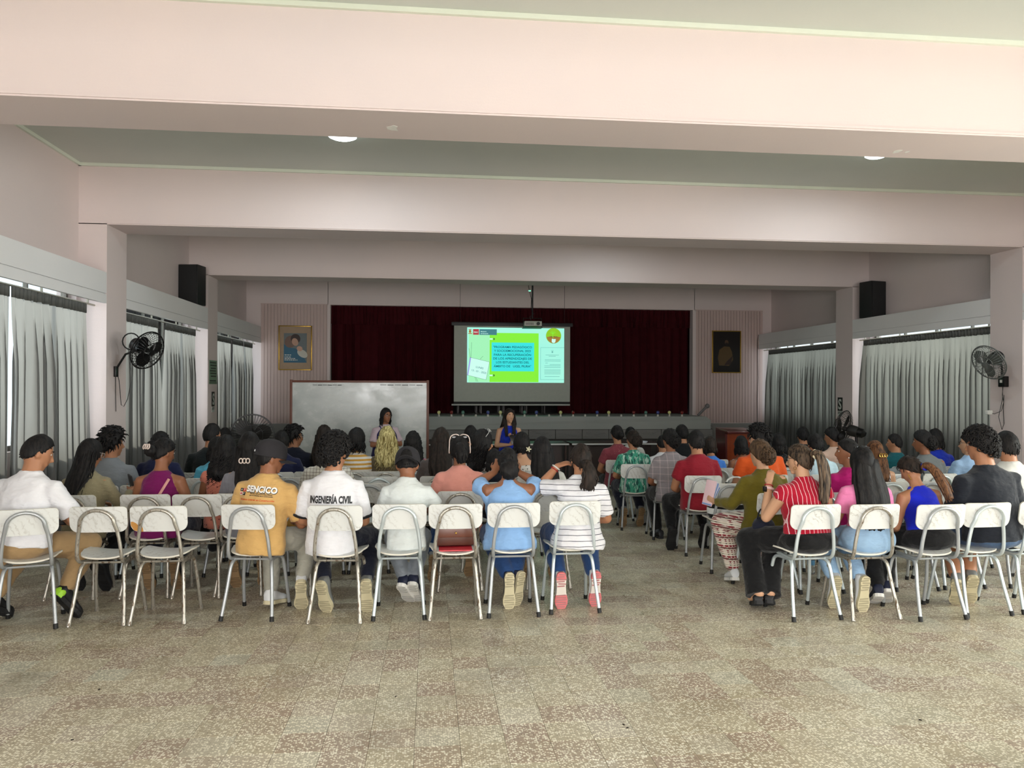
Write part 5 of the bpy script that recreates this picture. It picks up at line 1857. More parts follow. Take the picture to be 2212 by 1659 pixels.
def person(label, px, top, y, sex='f', w=1.0, hair=('long', 'black', {}), shirt=None, sleeve='short', bottom=None, shoes=None, skin='mid', yaw=0, hyaw=0, hpitch=0, hroll=0,
           lean=0, side=0, twist=0, arms='lap', feet='tucked', voxel=None, standing=False, hs=1.0, group=None, dx=0.0, name='person', bare=False, zfix=None, footw=None, hips=1.0, hem=None, heel=None):
    """seated (or standing) figure; px, top: where the crown of the head shows; y: distance of the hips"""
    P = at(px, top, y + (.04 + .5 * sin(radians(lean))))
    fz = floor_z(y)
    hh = P.z - fz
    base = .458 if not standing else .84
    ls = cos(radians(lean))
    if standing:
        k_ = hh / (base + .865); base *= k_; s = k_
    else:
        s = (hh - base) / (.865 * (.25 + .75 * ls) if lean else .865)
    s = max(.72, min(1.16, s))
    if zfix: s = zfix
    yw, tw, ln, sd = radians(yaw), radians(twist), radians(lean), radians(side)
    # where the head lies relative to the hips
    Tt = TR(0, -.045, base) @ RZ(tw) @ RY(sd) @ RX(-ln) @ Matrix.Scale(s, 4)
    hs *= 1.05
    HZ = .853 - .117 * hs
    Hc = Tt @ Vector((0, .035, HZ))
    rot = Euler((-math.atan(SLOPE) if not standing else 0, 0, yw)).to_matrix()
    hx = (rot @ Hc).x
    y += .045 if not standing else 0
    t = empty(name, (P.x - hx + dx, y, floor_z(y) + .001), (-math.atan(SLOPE) if not standing else 0, 0, yw), label=label, cat='person', group=group)
    if voxel is None: voxel = .0085 if y < 6 else (.0115 if y < 7.6 else .014)
    seed = int(px) % 97
    fem = sex == 'f'
    sw = .93 if fem else 1.03
    sk = SKIN[skin]
    # ---- arms
    sh = {}; el = {}; wr = {}; hd = {}
    aw = w ** .5
    for nm, sx in (('L', -1), ('R', 1)):
        sh[nm] = Vector((sx * .172 * sw * aw, 0, .478))
        el[nm] = Vector((sx * .235 * aw, .075, .225)); wr[nm] = Vector((sx * .115, .285, .175)); hd[nm] = (Vector((-sx * .35, .9, -.15)), Vector((0, 0, -1)), .6)
    if arms == 'lap2':
        for nm, sx in (('L', -1), ('R', 1)):
            el[nm] = Vector((sx * .22 * aw, .09, .23)); wr[nm] = Vector((sx * .05, .26, .24)); hd[nm] = (Vector((-sx * .6, .6, .1)), Vector((0, -.3, 1)), .7)
    elif arms == 'cross':
        for nm, sx in (('L', -1), ('R', 1)):
            el[nm] = Vector((sx * .235 * aw, .06, .235)); wr[nm] = Vector((sx * .03, .20, .29)); hd[nm] = (Vector((-sx * .9, .2, .1)), Vector((0, -1, 0)), .5)
    elif arms == 'down':
        for nm, sx in (('L', -1), ('R', 1)):
            el[nm] = Vector((sx * .25 * aw, .0, .20)); wr[nm] = Vector((sx * .2, .16, .02)); hd[nm] = (Vector((0, .8, -.3)), Vector((-sx, 0, -.3)), .4)
    elif isinstance(arms, dict):
        for nm, v_ in arms.items():
            el[nm], wr[nm] = Vector(v_[0]), Vector(v_[1])
            if len(v_) > 2: hd[nm] = v_[2]
    # ---- body
    g = Geo()
    d_ = w ** .7
    def tor(k, kz=0):
        if fem:
            return [(0, .0, -.02, .172 * w * k * hips, .128 * d_ * k), (0, -.0, .05, .178 * w * k * hips, .130 * d_ * k), (0, 0, .14, .158 * w * k, .118 * d_ * k), (0, 0, .24, .146 * w * k, .112 * d_ * k), (0, .004, .34, .155 * w * k, .116 * d_ * k),
                    (0, .002, .43, .160 * aw * k, .108 * d_ * k), (0, -.004, .495, .156 * aw * k, .090 * k), (0, -.006, .54, .118 * aw * k, .074 * k), (0, -.002, .572, .076 * k, .062 * k), (0, .0, .595, .062 * k, .058 * k)]
        return [(0, 0, -.02, .172 * w * k, .128 * d_ * k), (0, 0, .06, .176 * w * k, .132 * d_ * k), (0, 0, .16, .165 * w * k, .126 * d_ * k), (0, 0, .26, .163 * w * k, .120 * d_ * k), (0, .002, .36, .172 * aw * k, .122 * d_ * k),
                (0, .0, .44, .180 * aw * k, .112 * d_ * k), (0, -.004, .505, .172 * aw * k, .096 * k), (0, -.006, .55, .132 * aw * k, .080 * k), (0, -.002, .582, .088 * k, .068 * k), (0, .0, .605, .074 * k, .066 * k)]
    core = Geo(); core.rings([(a, b, z, rx * .90, ry * .90) for a, b, z, rx, ry in tor(1.0)][1 if bottom is None or (isinstance(bottom, tuple) and bottom[1] == 'shorts') else 2:], 18)
    g.add(core.v, core.f, Tt)
    g.tube([(0, -.008, .50), (0, .0, .58), (0, .020, .69)], [.080, .056 if fem else .066, .054 if fem else .063], 14, Tt)
    ar = (.047 if fem else .050) * w ** .6
    for nm in 'LR':
        S_, E_, W_ = sh[nm], el[nm], wr[nm]
        inner = Vector((S_.x * .45, 0, S_.z + .025))
        limb(g, [inner, S_, (S_ * .55 + E_ * .45), E_], [ar * .95, ar * 1.12, ar * .98, ar * .80], 12, Tt)
        limb(g, [E_, E_ * .65 + W_ * .35, E_ * .2 + W_ * .8, W_], [ar * .80, ar * .84, ar * .60, ar * .52], 12, Tt)
    Th = Tt @ TR(0, .030, HZ) @ RZ(radians(hyaw)) @ RX(-radians(hpitch)) @ RY(radians(hroll)) @ Matrix.Scale(hs, 4)
    head_shape(g, Th, 1.0, fem)
    hands = Geo()
    for nm, sx in (('L', -1), ('R', 1)):
        W_ = Tt @ wr[nm]; R3 = Tt.to_3x3().normalized()
        hd_ = hd[nm]
        hand_shape(g, W_, R3 @ Vector(hd_[0]), R3 @ Vector(hd_[1]), sx, hd_[2], (.92 if fem else 1.0) * min(1.05, s), pinch=len(hd_) > 3)
    # ---- legs
    legs = {}
    hipz = base + .075
    for nm, sx in (('L', -1), ('R', 1)):
        hip = Vector((sx * .074 * w, .065, hipz - .012))
        if standing:
            legs[nm] = [hip + Vector((0, .045, .0)), Vector((sx * .09, .03, base * .52)), Vector((sx * .085, .0, .10))]
        elif feet == 'tucked':
            legs[nm] = [hip, Vector((sx * (.13 if not footw else footw), .36, .50)), Vector((sx * (.11 if not footw else footw), .06, .125))]
        elif feet == 'under':
            legs[nm] = [hip, Vector((sx * .12, .37, .50)), Vector((sx * .10, .16, .10))]
        elif feet == 'flat':
            legs[nm] = [hip, Vector((sx * .14, .40, .50)), Vector((sx * .14, .36, .085))]
        elif isinstance(feet, dict):
            legs[nm] = [hip, Vector(feet[nm][0]), Vector(feet[nm][1])]
    pitch = {}
    for nm, sx in (('L', -1), ('R', 1)):
        pit = 0.0
        if not standing and (feet == 'tucked' or isinstance(feet, dict)):
            pit = radians(62) if not shoes or len(shoes) < 4 else radians(shoes[3][nm])
        pitch[nm] = pit
        if not standing:
            legs[nm][2].z = .09 * sin(pit) + .12 * sin(pit) + .075 * cos(pit) + .01
    def leglimb(gg, k=1.0, to=1.0):
        for nm in 'LR':
            H, K, A = legs[nm]
            lw = w ** .6 * k
            mid = H.lerp(K, .5) + Vector((0, 0, -.005))
            limb(gg, [H, mid, K], [.078 * lw, .080 * lw, .062 * lw], 14)
            if to > .3:
                E = K.lerp(A, to)
                E = K.lerp(A, min(to, .90))
                limb(gg, [K, K.lerp(A, .35) + Vector((0, -.008, 0)), E], [.061 * lw, .062 * lw, (.047 if to >= 1 else .05) * lw], 14)
    skinlegs = bottom is None or (isinstance(bottom, tuple) and bottom[1] == 'shorts')
    if skinlegs: leglimb(g, .92)
    if shoes and shoes[0] == 'flats':
        leglimb(g, .78)
        for nm in 'LR':
            K, A = legs[nm][1:]
            fdir = Vector((0, 1, 0))
            limb(g, [A + Vector((0, -.02, .0)), A + Vector((0, .03, -.03)), A + Vector((0, .10, -.06))], [.038, .036, .026], 10)
    body = skin_over('body', g, sk, t, voxel, 3 if y < 7 else 2)
    # ---- shirt
    if shirt is not None:
        g = Geo()
        rs = tor(1.0)
        if sleeve == 'none':
            rs = [(a, b, z, rx * (1.03 if z < .42 else (.93 if z < .5 else (.86 if z < .55 else .95))), ry * 1.05) for a, b, z, rx, ry in rs[:-1]]
        else:
            rs = [(a, b, z, rx * 1.055, ry * 1.07) for a, b, z, rx, ry in rs]
            if sleeve == 'cold': rs = [(a, b, z, rx * (1 if z < .45 else (.80 if z < .52 else .62)), ry) for a, b, z, rx, ry in rs[:-1]]
        if bare: rs = rs[:-2]
        if hem is not None:
            up_ = [r_ for r_ in rs if r_[2] > hem + .02]
            f0 = up_[0]; rs = [(f0[0], f0[1], hem, f0[3] * 1.03, f0[4] * 1.05)] + up_
        core = Geo(); core.rings(rs, 28); g.add(core.v, core.f, Tt)
        if fem and w >= 0.9:
            for sx in (-1, 1):
                g.ball((sx * .07, .085 * d_, .34), (.075, .06, .07), 12, 8, Tt)
        for nm, sx in (('L', -1), ('R', 1)):
            S_, E_, W_ = sh[nm], el[nm], wr[nm]
            ina = Vector((S_.x * .55, 0, S_.z + .012))
            if sleeve in ('short', 'half', 'polo'):
                f = .62 if sleeve == 'short' else (.82 if sleeve == 'half' else .6)
                E2 = S_.lerp(E_, f)
                g.tube([ina, S_ + Vector((0, 0, .002)), S_.lerp(E_, f * .5), E2], [ar * 1.15, ar * 1.32, ar * 1.34, ar * 1.40], 16, Tt)
            elif sleeve == 'long':
                limb(g, [ina, S_, S_.lerp(E_, .5), E_], [ar * 1.1, ar * 1.26, ar * 1.14, ar * 1.0], 14, Tt)
                g.tube([E_, E_.lerp(W_, .4), E_.lerp(W_, .93)], [ar * 1.0, ar * .95, ar * .70], 14, Tt)
            elif sleeve == 'cold':
                a_, b_ = S_.lerp(E_, .22), S_.lerp(E_, .75)
                g.tube([a_, a_.lerp(b_, .5), b_], [ar * 1.25, ar * 1.42, ar * 1.62], 16, Tt)
                g.tube([Vector((S_.x * .80, 0, .36)), a_.lerp(b_, .3)], [ar * 1.0, ar * 1.1], 12, Tt)
            elif sleeve == 'cap':
                g.tube([ina, S_ + Vector((sx * .01, 0, .0)), S_.lerp(E_, .2)], [ar * 1.15, ar * 1.28, ar * 1.35], 16, Tt)
        if sleeve == 'polo':
            g.tube([(.064 * cos(a), .002 + .062 * sin(a), .585) for a in [2 * pi * q / 16 for q in range(17)]], .014, 8, Tt)
        skin_over('shirt' if sleeve != 'none' else 'top', g, shirt, t, voxel * 1.25, 3, disp=.020 if y < 8 else .012)
    # ---- trousers
    if bottom is not None:
        g = Geo()
        bm_, kind = bottom if isinstance(bottom, tuple) else (bottom, 'long')
        if not standing:
            g.ball((0, -.035 if hem is None else -.042, base + .055 + (.02 if hem else 0)), ((.160 if hem is None else .163) * w * hips, (.118 if hem is None else .138) * d_, .070 + (hem or 0) * .45), 22, 14)
            g.ball((0, .01, base + .045), (.16 * w * hips, .14, .065), 22, 12)
        else:
            g.rings([(0, 0, base - .12, .17 * w, .12), (0, 0, base - .02, .178 * w, .13), (0, 0, base + .10, .15 * w, .115)], 20)
        if kind == 'long':
            leglimb(g, 1.12)
        elif kind == 'flare':
            leglimb(g, 1.10)
            for nm in 'LR':
                K, A = legs[nm][1:]
                g.tube([K.lerp(A, .35), A + Vector((0, 0, -.02))], [.062, .088], 16)
        elif kind == 'shorts':
            leglimb(g, 1.14, .28)
        skin_over('trousers' if kind != 'shorts' else 'shorts', g, bm_, t, voxel * 1.35, 3, disp=.016)
    # ---- shoes
    if shoes and not standing:
        for nm, sx in (('L', -1), ('R', 1)):
            K, A = legs[nm][1:]
            if feet in ('tucked',) or isinstance(feet, dict):
                pit = pitch[nm]
                yaw_ = (0 if len(shoes) < 5 else radians(shoes[4][nm]))
                off_ = .13 * cos(pit) - .075 * sin(pit)
                p_ = Vector((A.x, A.y, 0)) + Vector((-sin(yaw_), cos(yaw_), 0)) * off_ + Vector((0, 0, .088 * sin(pit)))
            else:
                pit = 0; yaw_ = -sx * .12
                p_ = Vector((A.x, A.y + .12, 0))
            shoe(t, p_, yaw_, pit, shoes[1], shoes[2], s=.95 if fem else 1.05, high=shoes[0] != 'flats', heel=heel)
            if not shoes[0] == 'flats' and feet != 'flat' and not skinlegs:
                g = Geo(); g.tube([K.lerp(A, .85), A + Vector((0, .0, -.02))], .034, 10); obj('sock', g, plain('sock_grey', srgb(70, 72, 76), .9), t)
    # ---- face
    for sx in (-1, 1):
        g = Geo(); g.ball((sx * .030, .0755, .012), (.0120, .0075, .0068), 10, 6, Th); obj('eye', g, EYEW, t)
        g = Geo(); g.ball((sx * .030, .0815, .012), (.0052, .0028, .0055), 8, 5, Th); obj('iris', g, EYED, t)
        g = Geo(); g.tube([(sx * .016, .0885, .033), (sx * .032, .086, .039), (sx * .050, .074, .034)], [.0028, .0036, .002], 6, Th); obj('eyebrow', g, BROW, t)
    g = Geo(); g.tube([(-.022, .082, -.058), (0, .0915, -.056), (.022, .082, -.058)], [.002, .0055, .002], 6, Th, flat=.6); obj('lips', g, LIP, t)
    # ---- hair
    st, hc = hair[0], hair[1]
    ho = hair[2] if len(hair) > 2 else {}
    ho = dict(ho); tailc = ho.pop('tail', hc)
    g = hair_geo(st, 1.02, seed, **ho)
    Thh = Tt @ TR(0, .030, HZ) @ RZ(radians(hyaw)) @ RX(-radians(hpitch)) @ RY(radians(hroll)) @ Matrix.Scale(hs, 4)
    if st in ('long', 'wavy', 'longcurly'):
        # the fall of hair hangs plumb rather than following the nod of the head
        Thh = Tt @ TR(0, .030, HZ) @ RX(ln * .8) @ RZ(radians(hyaw * .75)) @ RX(-radians(hpitch * .3)) @ Matrix.Scale(hs, 4)
    hg = Geo(); hg.add(g.v, g.f, Thh); hg.m = list(g.m)
    obj('hair', hg, [HAIR[hc], HAIR[tailc]], t, angle=180)
    t['_s'] = s
    return t, Tt, Th, s


WHITEM = plain('white_plastic', srgb(225, 225, 220), .5)
def clip(parent, Th, p, m, r=.018, name='hair_clip'):
    g = Geo()
    for k in range(3):
        a = [2 * pi * q / 10 for q in range(11)]
        c = Vector(p) + Vector(((k - 1) * r * 1.1, 0, 0))
        g.tube([c + Vector((cos(x) * r * .6, -.003, sin(x) * r * .8)) for x in a], r * .22, 5, Th)
    obj(name, g, m, parent)


def scrunchie(parent, Th, p, m, r=.024, name='hair_tie', tilt=0.0):
    g = Geo()
    g.tube([Vector(p) + Vector((cos(a) * r, 0, sin(a) * r)) + Vector((0, sin(a * 7) * .002, 0)) for a in [2 * pi * q / 24 for q in range(25)]], [.010 + .002 * (q % 2) for q in range(25)], 7, Th)
    obj(name, g, m, parent)

# ------------------------------------------------------------------ clothes
C = dict(
    white=cloth('white_cotton', srgb(226, 226, 230)), white2=cloth('soft_white_cotton', srgb(214, 220, 218)), offw=cloth('offwhite_linen', srgb(206, 206, 200)),
    beige=cloth('beige_knit', srgb(140, 132, 104), 'floral', scale=90, thr=.40, col2=srgb(168, 160, 132)), grey=cloth('grey_tshirt', srgb(128, 134, 140)), greyd=cloth('dark_grey_cotton', srgb(92, 94, 98)),
    purple=cloth('purple_cotton', srgb(112, 16, 84)), black=cloth('black_cotton', srgb(20, 22, 26)), teal_dark=cloth('black_polo', srgb(14, 22, 24)), navy=cloth('navy_cotton', srgb(22, 28, 62)), blue=cloth('royal_blue_cotton', srgb(24, 50, 176)),
    sky=cloth('turquoise_knit', srgb(92, 180, 210)), floral=cloth('coral_floral', srgb(196, 120, 100), 'floral', scale=42, thr=.50, col2=srgb(116, 26, 34), col3=srgb(70, 30, 38)),
    checkg=cloth('grey_gingham', srgb(150, 150, 156), 'check', per=.010, duty=.5, col2=srgb(84, 84, 92), soft=True), mustard=cloth('mustard_cotton', srgb(206, 166, 104)),
    grid=cloth('white_grid_cotton', srgb(214, 212, 202), 'check', per=.030, duty=.10, col2=srgb(106, 92, 80)), ystripe=cloth('ochre_stripe_cotton', srgb(220, 216, 208), 'hstripe', per=.046, duty=.48, col2=srgb(198, 150, 66)),
    pinkl=cloth('pale_pink_cotton', srgb(196, 176, 184)), olivebrown=cloth('olive_brown_knit', srgb(92, 82, 62)), pink=cloth('pink_cotton', srgb(226, 134, 172)), hotpink=cloth('bright_pink_cotton', srgb(212, 96, 150)),
    greybr=cloth('grey_brown_knit', srgb(88, 80, 78)), salmon=cloth('salmon_cotton', srgb(222, 152, 138)), lightblue=cloth('light_blue_linen', srgb(136, 176, 222)),
    bw=cloth('black_white_floral', srgb(206, 202, 196), 'floral', scale=34, thr=.56, col2=srgb(20, 20, 24)), wstripe=cloth('white_navy_stripe', srgb(224, 224, 228), 'hstripe', per=.040, duty=.10, col2=srgb(24, 28, 48)),
    crimfl=cloth('crimson_dotted', srgb(128, 58, 68), 'floral', scale=46, thr=.36, col2=srgb(206, 170, 140)), green=cloth('green_brush_print', srgb(176, 208, 192), 'brush', scale=26, col2=srgb(64, 150, 124), col3=srgb(34, 84, 76)),
    plaidg=cloth('grey_plaid_cotton', srgb(140, 134, 138), 'check', per=.075, duty=.12, col2=srgb(186, 170, 172), soft=True), redpolo=cloth('red_polo_pique', srgb(138, 24, 40)), brightblue=cloth('bright_blue_cotton', srgb(66, 124, 210)),
    orange=cloth('orange_cotton', srgb(224, 92, 34)), dots=cloth('black_dot_print', srgb(18, 18, 20), 'floral', scale=50, thr=.34, col2=srgb(226, 226, 220)), olive=cloth('olive_green_knit', srgb(98, 88, 20)),
    red=cloth('red_pinstripe', srgb(168, 16, 44), 'pinstripe', per=.028, duty=.13, split=.99, col2=srgb(232, 190, 196)), paleblue=cloth('pale_blue_shirt', srgb(188, 214, 226)), peach=cloth('peach_cotton', srgb(222, 190, 172)),
    magenta=cloth('magenta_cotton', srgb(176, 18, 108)), pinklt=cloth('light_pink_cotton', srgb(236, 136, 184)), tealp=cloth('teal_polo', srgb(14, 84, 92)), greyt=cloth('heather_grey_cotton', srgb(110, 116, 118)),
    royal=cloth('royal_blue_jersey', srgb(20, 36, 190)), blueshirt=cloth('light_blue_shirt', srgb(158, 190, 226)), blackt=cloth('charcoal_black_tshirt', srgb(28, 32, 40)),
    khaki=cloth('khaki_twill', srgb(158, 130, 92)), stone=cloth('stone_trousers', srgb(158, 156, 144)), dnavy=cloth('dark_navy_denim', srgb(18, 22, 38)), denim=cloth('blue_denim', srgb(36, 66, 112)), ldenim=cloth('light_denim', srgb(150, 182, 212)),
    gpants=cloth('grey_jogging_cloth', srgb(120, 126, 132)), bpants=cloth('black_trousers', srgb(13, 13, 15)), ethnic=cloth('folk_print_leggings', srgb(200, 190, 170), 'ethnic'), jeans2=cloth('faded_blue_denim', srgb(70, 92, 122)))
SH = dict(black=plain('shoe_black', srgb(20, 20, 24), .5), white=plain('shoe_white', srgb(220, 222, 224), .5), navy=plain('shoe_navy', srgb(22, 28, 52), .6), lime=plain('sole_lime', srgb(168, 224, 60), .5), cream=plain('sole_cream', srgb(206, 196, 162), .7),
          grey=plain('shoe_grey', srgb(120, 122, 120), .6), gum=plain('sole_tan', srgb(148, 120, 86), .7), wsole=plain('sole_white', srgb(222, 220, 214), .6), bsole=plain('sole_black', srgb(26, 26, 28), .7))
ps = N('sole_pink_white'); v = ps.coord('Object'); Zp = ps.xyz(v)[2]
ps.P(col=ps.mix(ps.math('LESS_THAN', ps.math('ABSOLUTE', ps.math('SUBTRACT', Zp, .155)), .055), srgb(218, 118, 120), srgb(222, 214, 204)), rough=.6)
SH['pink'] = ps.mat
CAPM = plain('cap_charcoal', srgb(38, 36, 40), .9)
GLM = plain('glasses_black', srgb(16, 14, 14), .3)
GLW = plain('sunglasses_cream_frame', srgb(226, 206, 196), .3)
RD = plain('red_thread', srgb(160, 24, 34), .7)

# ------------------------------------------------------------------ last row: chairs as measured (x, y, yaw, finish, label)
row0 = [
    (-2.72, 5.63, 17, 'grey', 'white marbled chair turned left under the man in white T-shirt and khaki trousers'),
    (-2.245, 5.73, 0, 'worn', 'empty marbled chair with chipped tube frame right beside the man in khaki trousers'),
    (-1.85, 5.73, 0, 'worn', 'empty marbled chair in the last row with an orange-brown chipped patch on its backrest'),
    (-1.235, 5.75, -7, 'grey', 'white marbled chair under the man in mustard SENCICO shirt'),
    (-.63, 5.63, -5, 'worn', 'marbled chair with brassy worn hoop under the man in INGENIERÍA CIVIL shirt'),
    (-.207, 5.667, 0, 'pale', 'marbled chair with pale legs under the boy in a backward cap'),
    (.185, 5.64, 0, 'worn', 'worn-legged marbled chair holding a brown handbag, between the boy and the light-blue blouse'),
    (.60, 5.66, 0, 'grey', 'marbled chair under the woman in the light-blue cold-shoulder blouse'),
    (1.05, 5.72, 1, 'pale', 'marbled chair under the woman in white top with thin navy stripes, beside the aisle'),
    (2.69, 5.355, 3, 'pale', 'marbled chair with pale legs under the woman in the red striped blouse'),
    (3.115, 5.33, 2, 'worn', 'marbled chair with worn hoop under the woman with very long black hair'),
    (3.57, 5.27, 3, 'grey', 'marbled chair under the woman with blue sleeveless top and brown ponytail'),
    (3.965, 5.33, 3, 'pale', 'marbled chair under the curly-haired man in the charcoal T-shirt'),
    (4.42, 5.38, 6, 'pale', 'empty marbled chair at the right edge beside the man in the charcoal T-shirt')]
chairs0 = [chair(x, y, radians(a), l, f) for x, y, a, f, l in row0]
# chipped corner of the third chair
g = Geo()
cp = [(-.186, -.02), (-.186, -.045), (-.165, -.078), (-.13, -.087), (-.10, -.087), (-.104, -.060), (-.12, -.046), (-.135, -.042), (-.15, -.028), (-.17, -.018)]
pts = [backP(u, w) for u, w in cp]
nrm = Vector((0, -1, -.18)).normalized()
n_ = len(pts)
g.add([p + nrm * .0068 for p in pts] + [p + nrm * .0035 for p in pts], [tuple(range(n_)), tuple(range(2 * n_ - 1, n_ - 1, -1))] + [(i, i + n_, (i + 1) % n_ + n_, (i + 1) % n_) for i in range(n_)])
obj('bare_plywood_patch', g, plain('bare_plywood', srgb(196, 140, 70), .7), chairs0[2], smooth=False, label='orange-brown patch where the laminate broke off')

LROW = [5.68, 6.5, 7.25, 7.95, 8.62, 9.4, 10.2]
RROW = [5.34, 6.13, 6.92, 7.75, 8.74, 9.45, 10.24, 10.98]
used = {('L', i): [] for i in range(7)}
used.update({('R', i): [] for i in range(8)})
ORD = ['last', 'second', 'third', 'fourth', 'fifth', 'sixth', 'seventh', 'eighth']


def seatrow(blk, i): return (LROW if blk == 'L' else RROW)[i]


def P(blk, row, label, px, top, who=None, finish=None, cyaw=0, cdx=0, **k):
    y = seatrow(blk, row) - .03 + k.pop('dy', 0)
    r = person(label, px, top, y, **k)
    if row > 0:
        x = r[0].location.x + cdx
        used[(blk, row)].append(x)
        fin = finish or ('grey', 'pale', 'worn')[int(px) % 3] if blk == 'L' else (finish or ('grey', 'pale')[int(px) % 2])
        chair(x, seatrow(blk, row), radians(cyaw), 'marbled chair under %s' % who, fin)
    return r


# ================================================================= last row, left block
t, Tt, Th, s = P('L', 0, 'man in white T-shirt and khaki trousers with lime-heeled black sneakers', 75, 937, dy=-.03, sex='m', w=1.16, hair=('crop', 'black'), shirt=C['white'], sleeve='half', bottom=C['khaki'], yaw=-6, twist=-8, lean=6, side=2, hyaw=-38, hpitch=14,
    arms={'L': ((-.24, .10, .24), (-.05, .27, .27)), 'R': ((.315, .10, .265), (.12, .25, .27), ((-.5, .8, 0), (0, 0, -1), .8))}, feet={'L': ((-.20, .36, .50), (-.20, .0, .12)), 'R': ((.30, .30, .50), (.26, .05, .15))}, footw=.2, hem=.075, heel=SH['lime'],
    shoes=('s', SH['black'], SH['bsole'], {'L': 28, 'R': 48}, {'L': 0, 'R': -25}))
R3 = Tt @ Vector((.06, .33, .27))
ph = empty('phone', (0, 0, 0), label='dark smartphone in the hands of the man in khaki trousers', cat='phone')
ph_T = Matrix.LocRotScale(t.location, t.rotation_euler, None)
g = Geo(); g.bevbox((-.036, -.005, -.075), (.036, .005, .075), .004, ph_T @ TR(R3) @ RX(-.9)); obj('phone_body', g, GLM, ph)

t11, Tt, Th, s = P('L', 0, 'man in black cap and mustard SENCICO T-shirt, stone trousers, face turned right', 583, 951, dy=.02, sex='m', w=1.05, hair=('crop', 'black'), shirt=C['mustard'], sleeve='half', bottom=C['stone'], yaw=-8, hyaw=-56, hpitch=2, lean=5, side=3,
    arms={'L': ((-.25, .10, .24), (-.05, .27, .22)), 'R': ((.27, .12, .22), (.16, .33, .24), ((-.2, .9, .2), (-1, 0, 0), .7))}, feet={'L': ((-.05, .36, .50), (.0, .19, .09)), 'R': ((.27, .30, .52), (.25, .12, .15))},
    shoes=('s', SH['white'], SH['cream'], {'L': 8, 'R': 58}, {'L': -8, 'R': 14}), skin='dark', hs=1.03)
cap_hat(t11, Th, 1.04, CAPM)
S11 = [c for c in t11.children if c.name.startswith('shirt')][0]
T11 = Matrix.LocRotScale(t11.location, t11.rotation_euler, None)
fo = empty('folder', (0, 0, 0), label='yellow and orange folder held by the man in the mustard shirt', cat='folder')
hp = T11 @ (Tt @ Vector((.20, .36, .25)))
g = Geo(); g.bevbox((-.10, -.005, -.13), (.13, .005, .12), .002, TR(hp) @ RZ(-.5) @ RY(.55)); obj('cover', g, plain('folder_yellow', srgb(206, 160, 78), .6), fo)
g = Geo(); g.box((-.10, -.007, .05), (.13, -.005, .125), TR(hp) @ RZ(-.5) @ RY(.55)); obj('label_strip', g, plain('folder_orange', srgb(186, 74, 30), .6), fo, smooth=False)

t16, Tt16, Th, s = P('L', 0, 'man with curly black hair in white INGENIERÍA CIVIL T-shirt with black neckband', 722, 941, dy=-.03, sex='m', w=1.02, hair=('curlyshort', 'black'), shirt=C['white'], sleeve='half', bottom=C['dnavy'], yaw=-4, hyaw=-32, lean=3, side=1,
    feet={'L': ((-.16, .36, .50), (-.05, .03, .14)), 'R': ((.24, .36, .50), (.25, .05, .14))}, shoes=('s', SH['grey'], SH['cream'], {'L': 62, 'R': 66}, {'L': -14, 'R': 2}), hs=1.0)
S16 = [c for c in t16.children if c.name.startswith('shirt')][0]
g = Geo(); g.tube([(.071 * cos(a), .001 + .066 * sin(a), .588 + .006 * sin(a)) for a in [2 * pi * q / 20 for q in range(21)]], .010, 8, Tt16); obj('neckband', g, C['black'], t16)
for sx in (-1, 1):
    S_, E_ = Vector((sx * .184, 0, .478)), Vector((sx * .243, .075, .225))
    a_ = S_.lerp(E_, .80); b_ = S_.lerp(E_, .86)
    g = Geo(); g.tube([a_, b_], [.0735, .0735], 18, Tt16); obj('cuff_band', g, C['black'], t16)
# hem of the shirt
t21, Tt, Th21, s = P('L', 0, 'small boy with backward dark cap, white shirt and grey jogging trousers', 880, 1007, dy=.02, sex='m', w=.92, hair=('crop', 'black'), shirt=C['white2'], sleeve='short', bottom=C['gpants'], hyaw=-4, hpitch=20, lean=13,
    arms={'L': ((-.23, .14, .30), (-.03, .28, .42)), 'R': ((.30, .10, .30), (.10, .27, .38))}, feet={'L': ((-.12, .34, .49), (-.02, .14, .15)), 'R': ((.12, .34, .49), (.05, .15, .16))}, shoes=('s', SH['navy'], SH['wsole'], {'L': 38, 'R': 40}, {'L': -20, 'R': -10}), zfix=.86, hs=1.1, skin='dark')
cap_hat(t21, Th21, 1.04, CAPM, backwards=True)

t27, Tt, Th27, s = P('L', 0, 'woman in light-blue cold-shoulder blouse and jeans, ankles crossed, hands at her face', 1098, 964, sex='f', w=1.24, hair=('lowbun', 'black', dict(w=1.65)), shirt=C['lightblue'], sleeve='cold', bottom=C['denim'], lean=10, hpitch=8, hips=1.02,
    arms={'L': ((-.27, .14, .56), (-.10, .17, .66), ((.3, .1, .9), (0, 1, 0), .5)), 'R': ((.27, .14, .56), (.10, .17, .66), ((-.3, .1, .9), (0, 1, 0), .5))},
    feet={'L': ((-.12, .36, .50), (.0, .05, .10)), 'R': ((.12, .36, .50), (.06, .10, .20))}, shoes=('s', SH['navy'], SH['cream'], {'L': 84, 'R': 76}, {'L': 3, 'R': 32}), skin='dark')
clip(t27, Th27, (0, -.118, -.045), plain('clip_gold_white', srgb(206, 200, 150), .25, .4), .02)

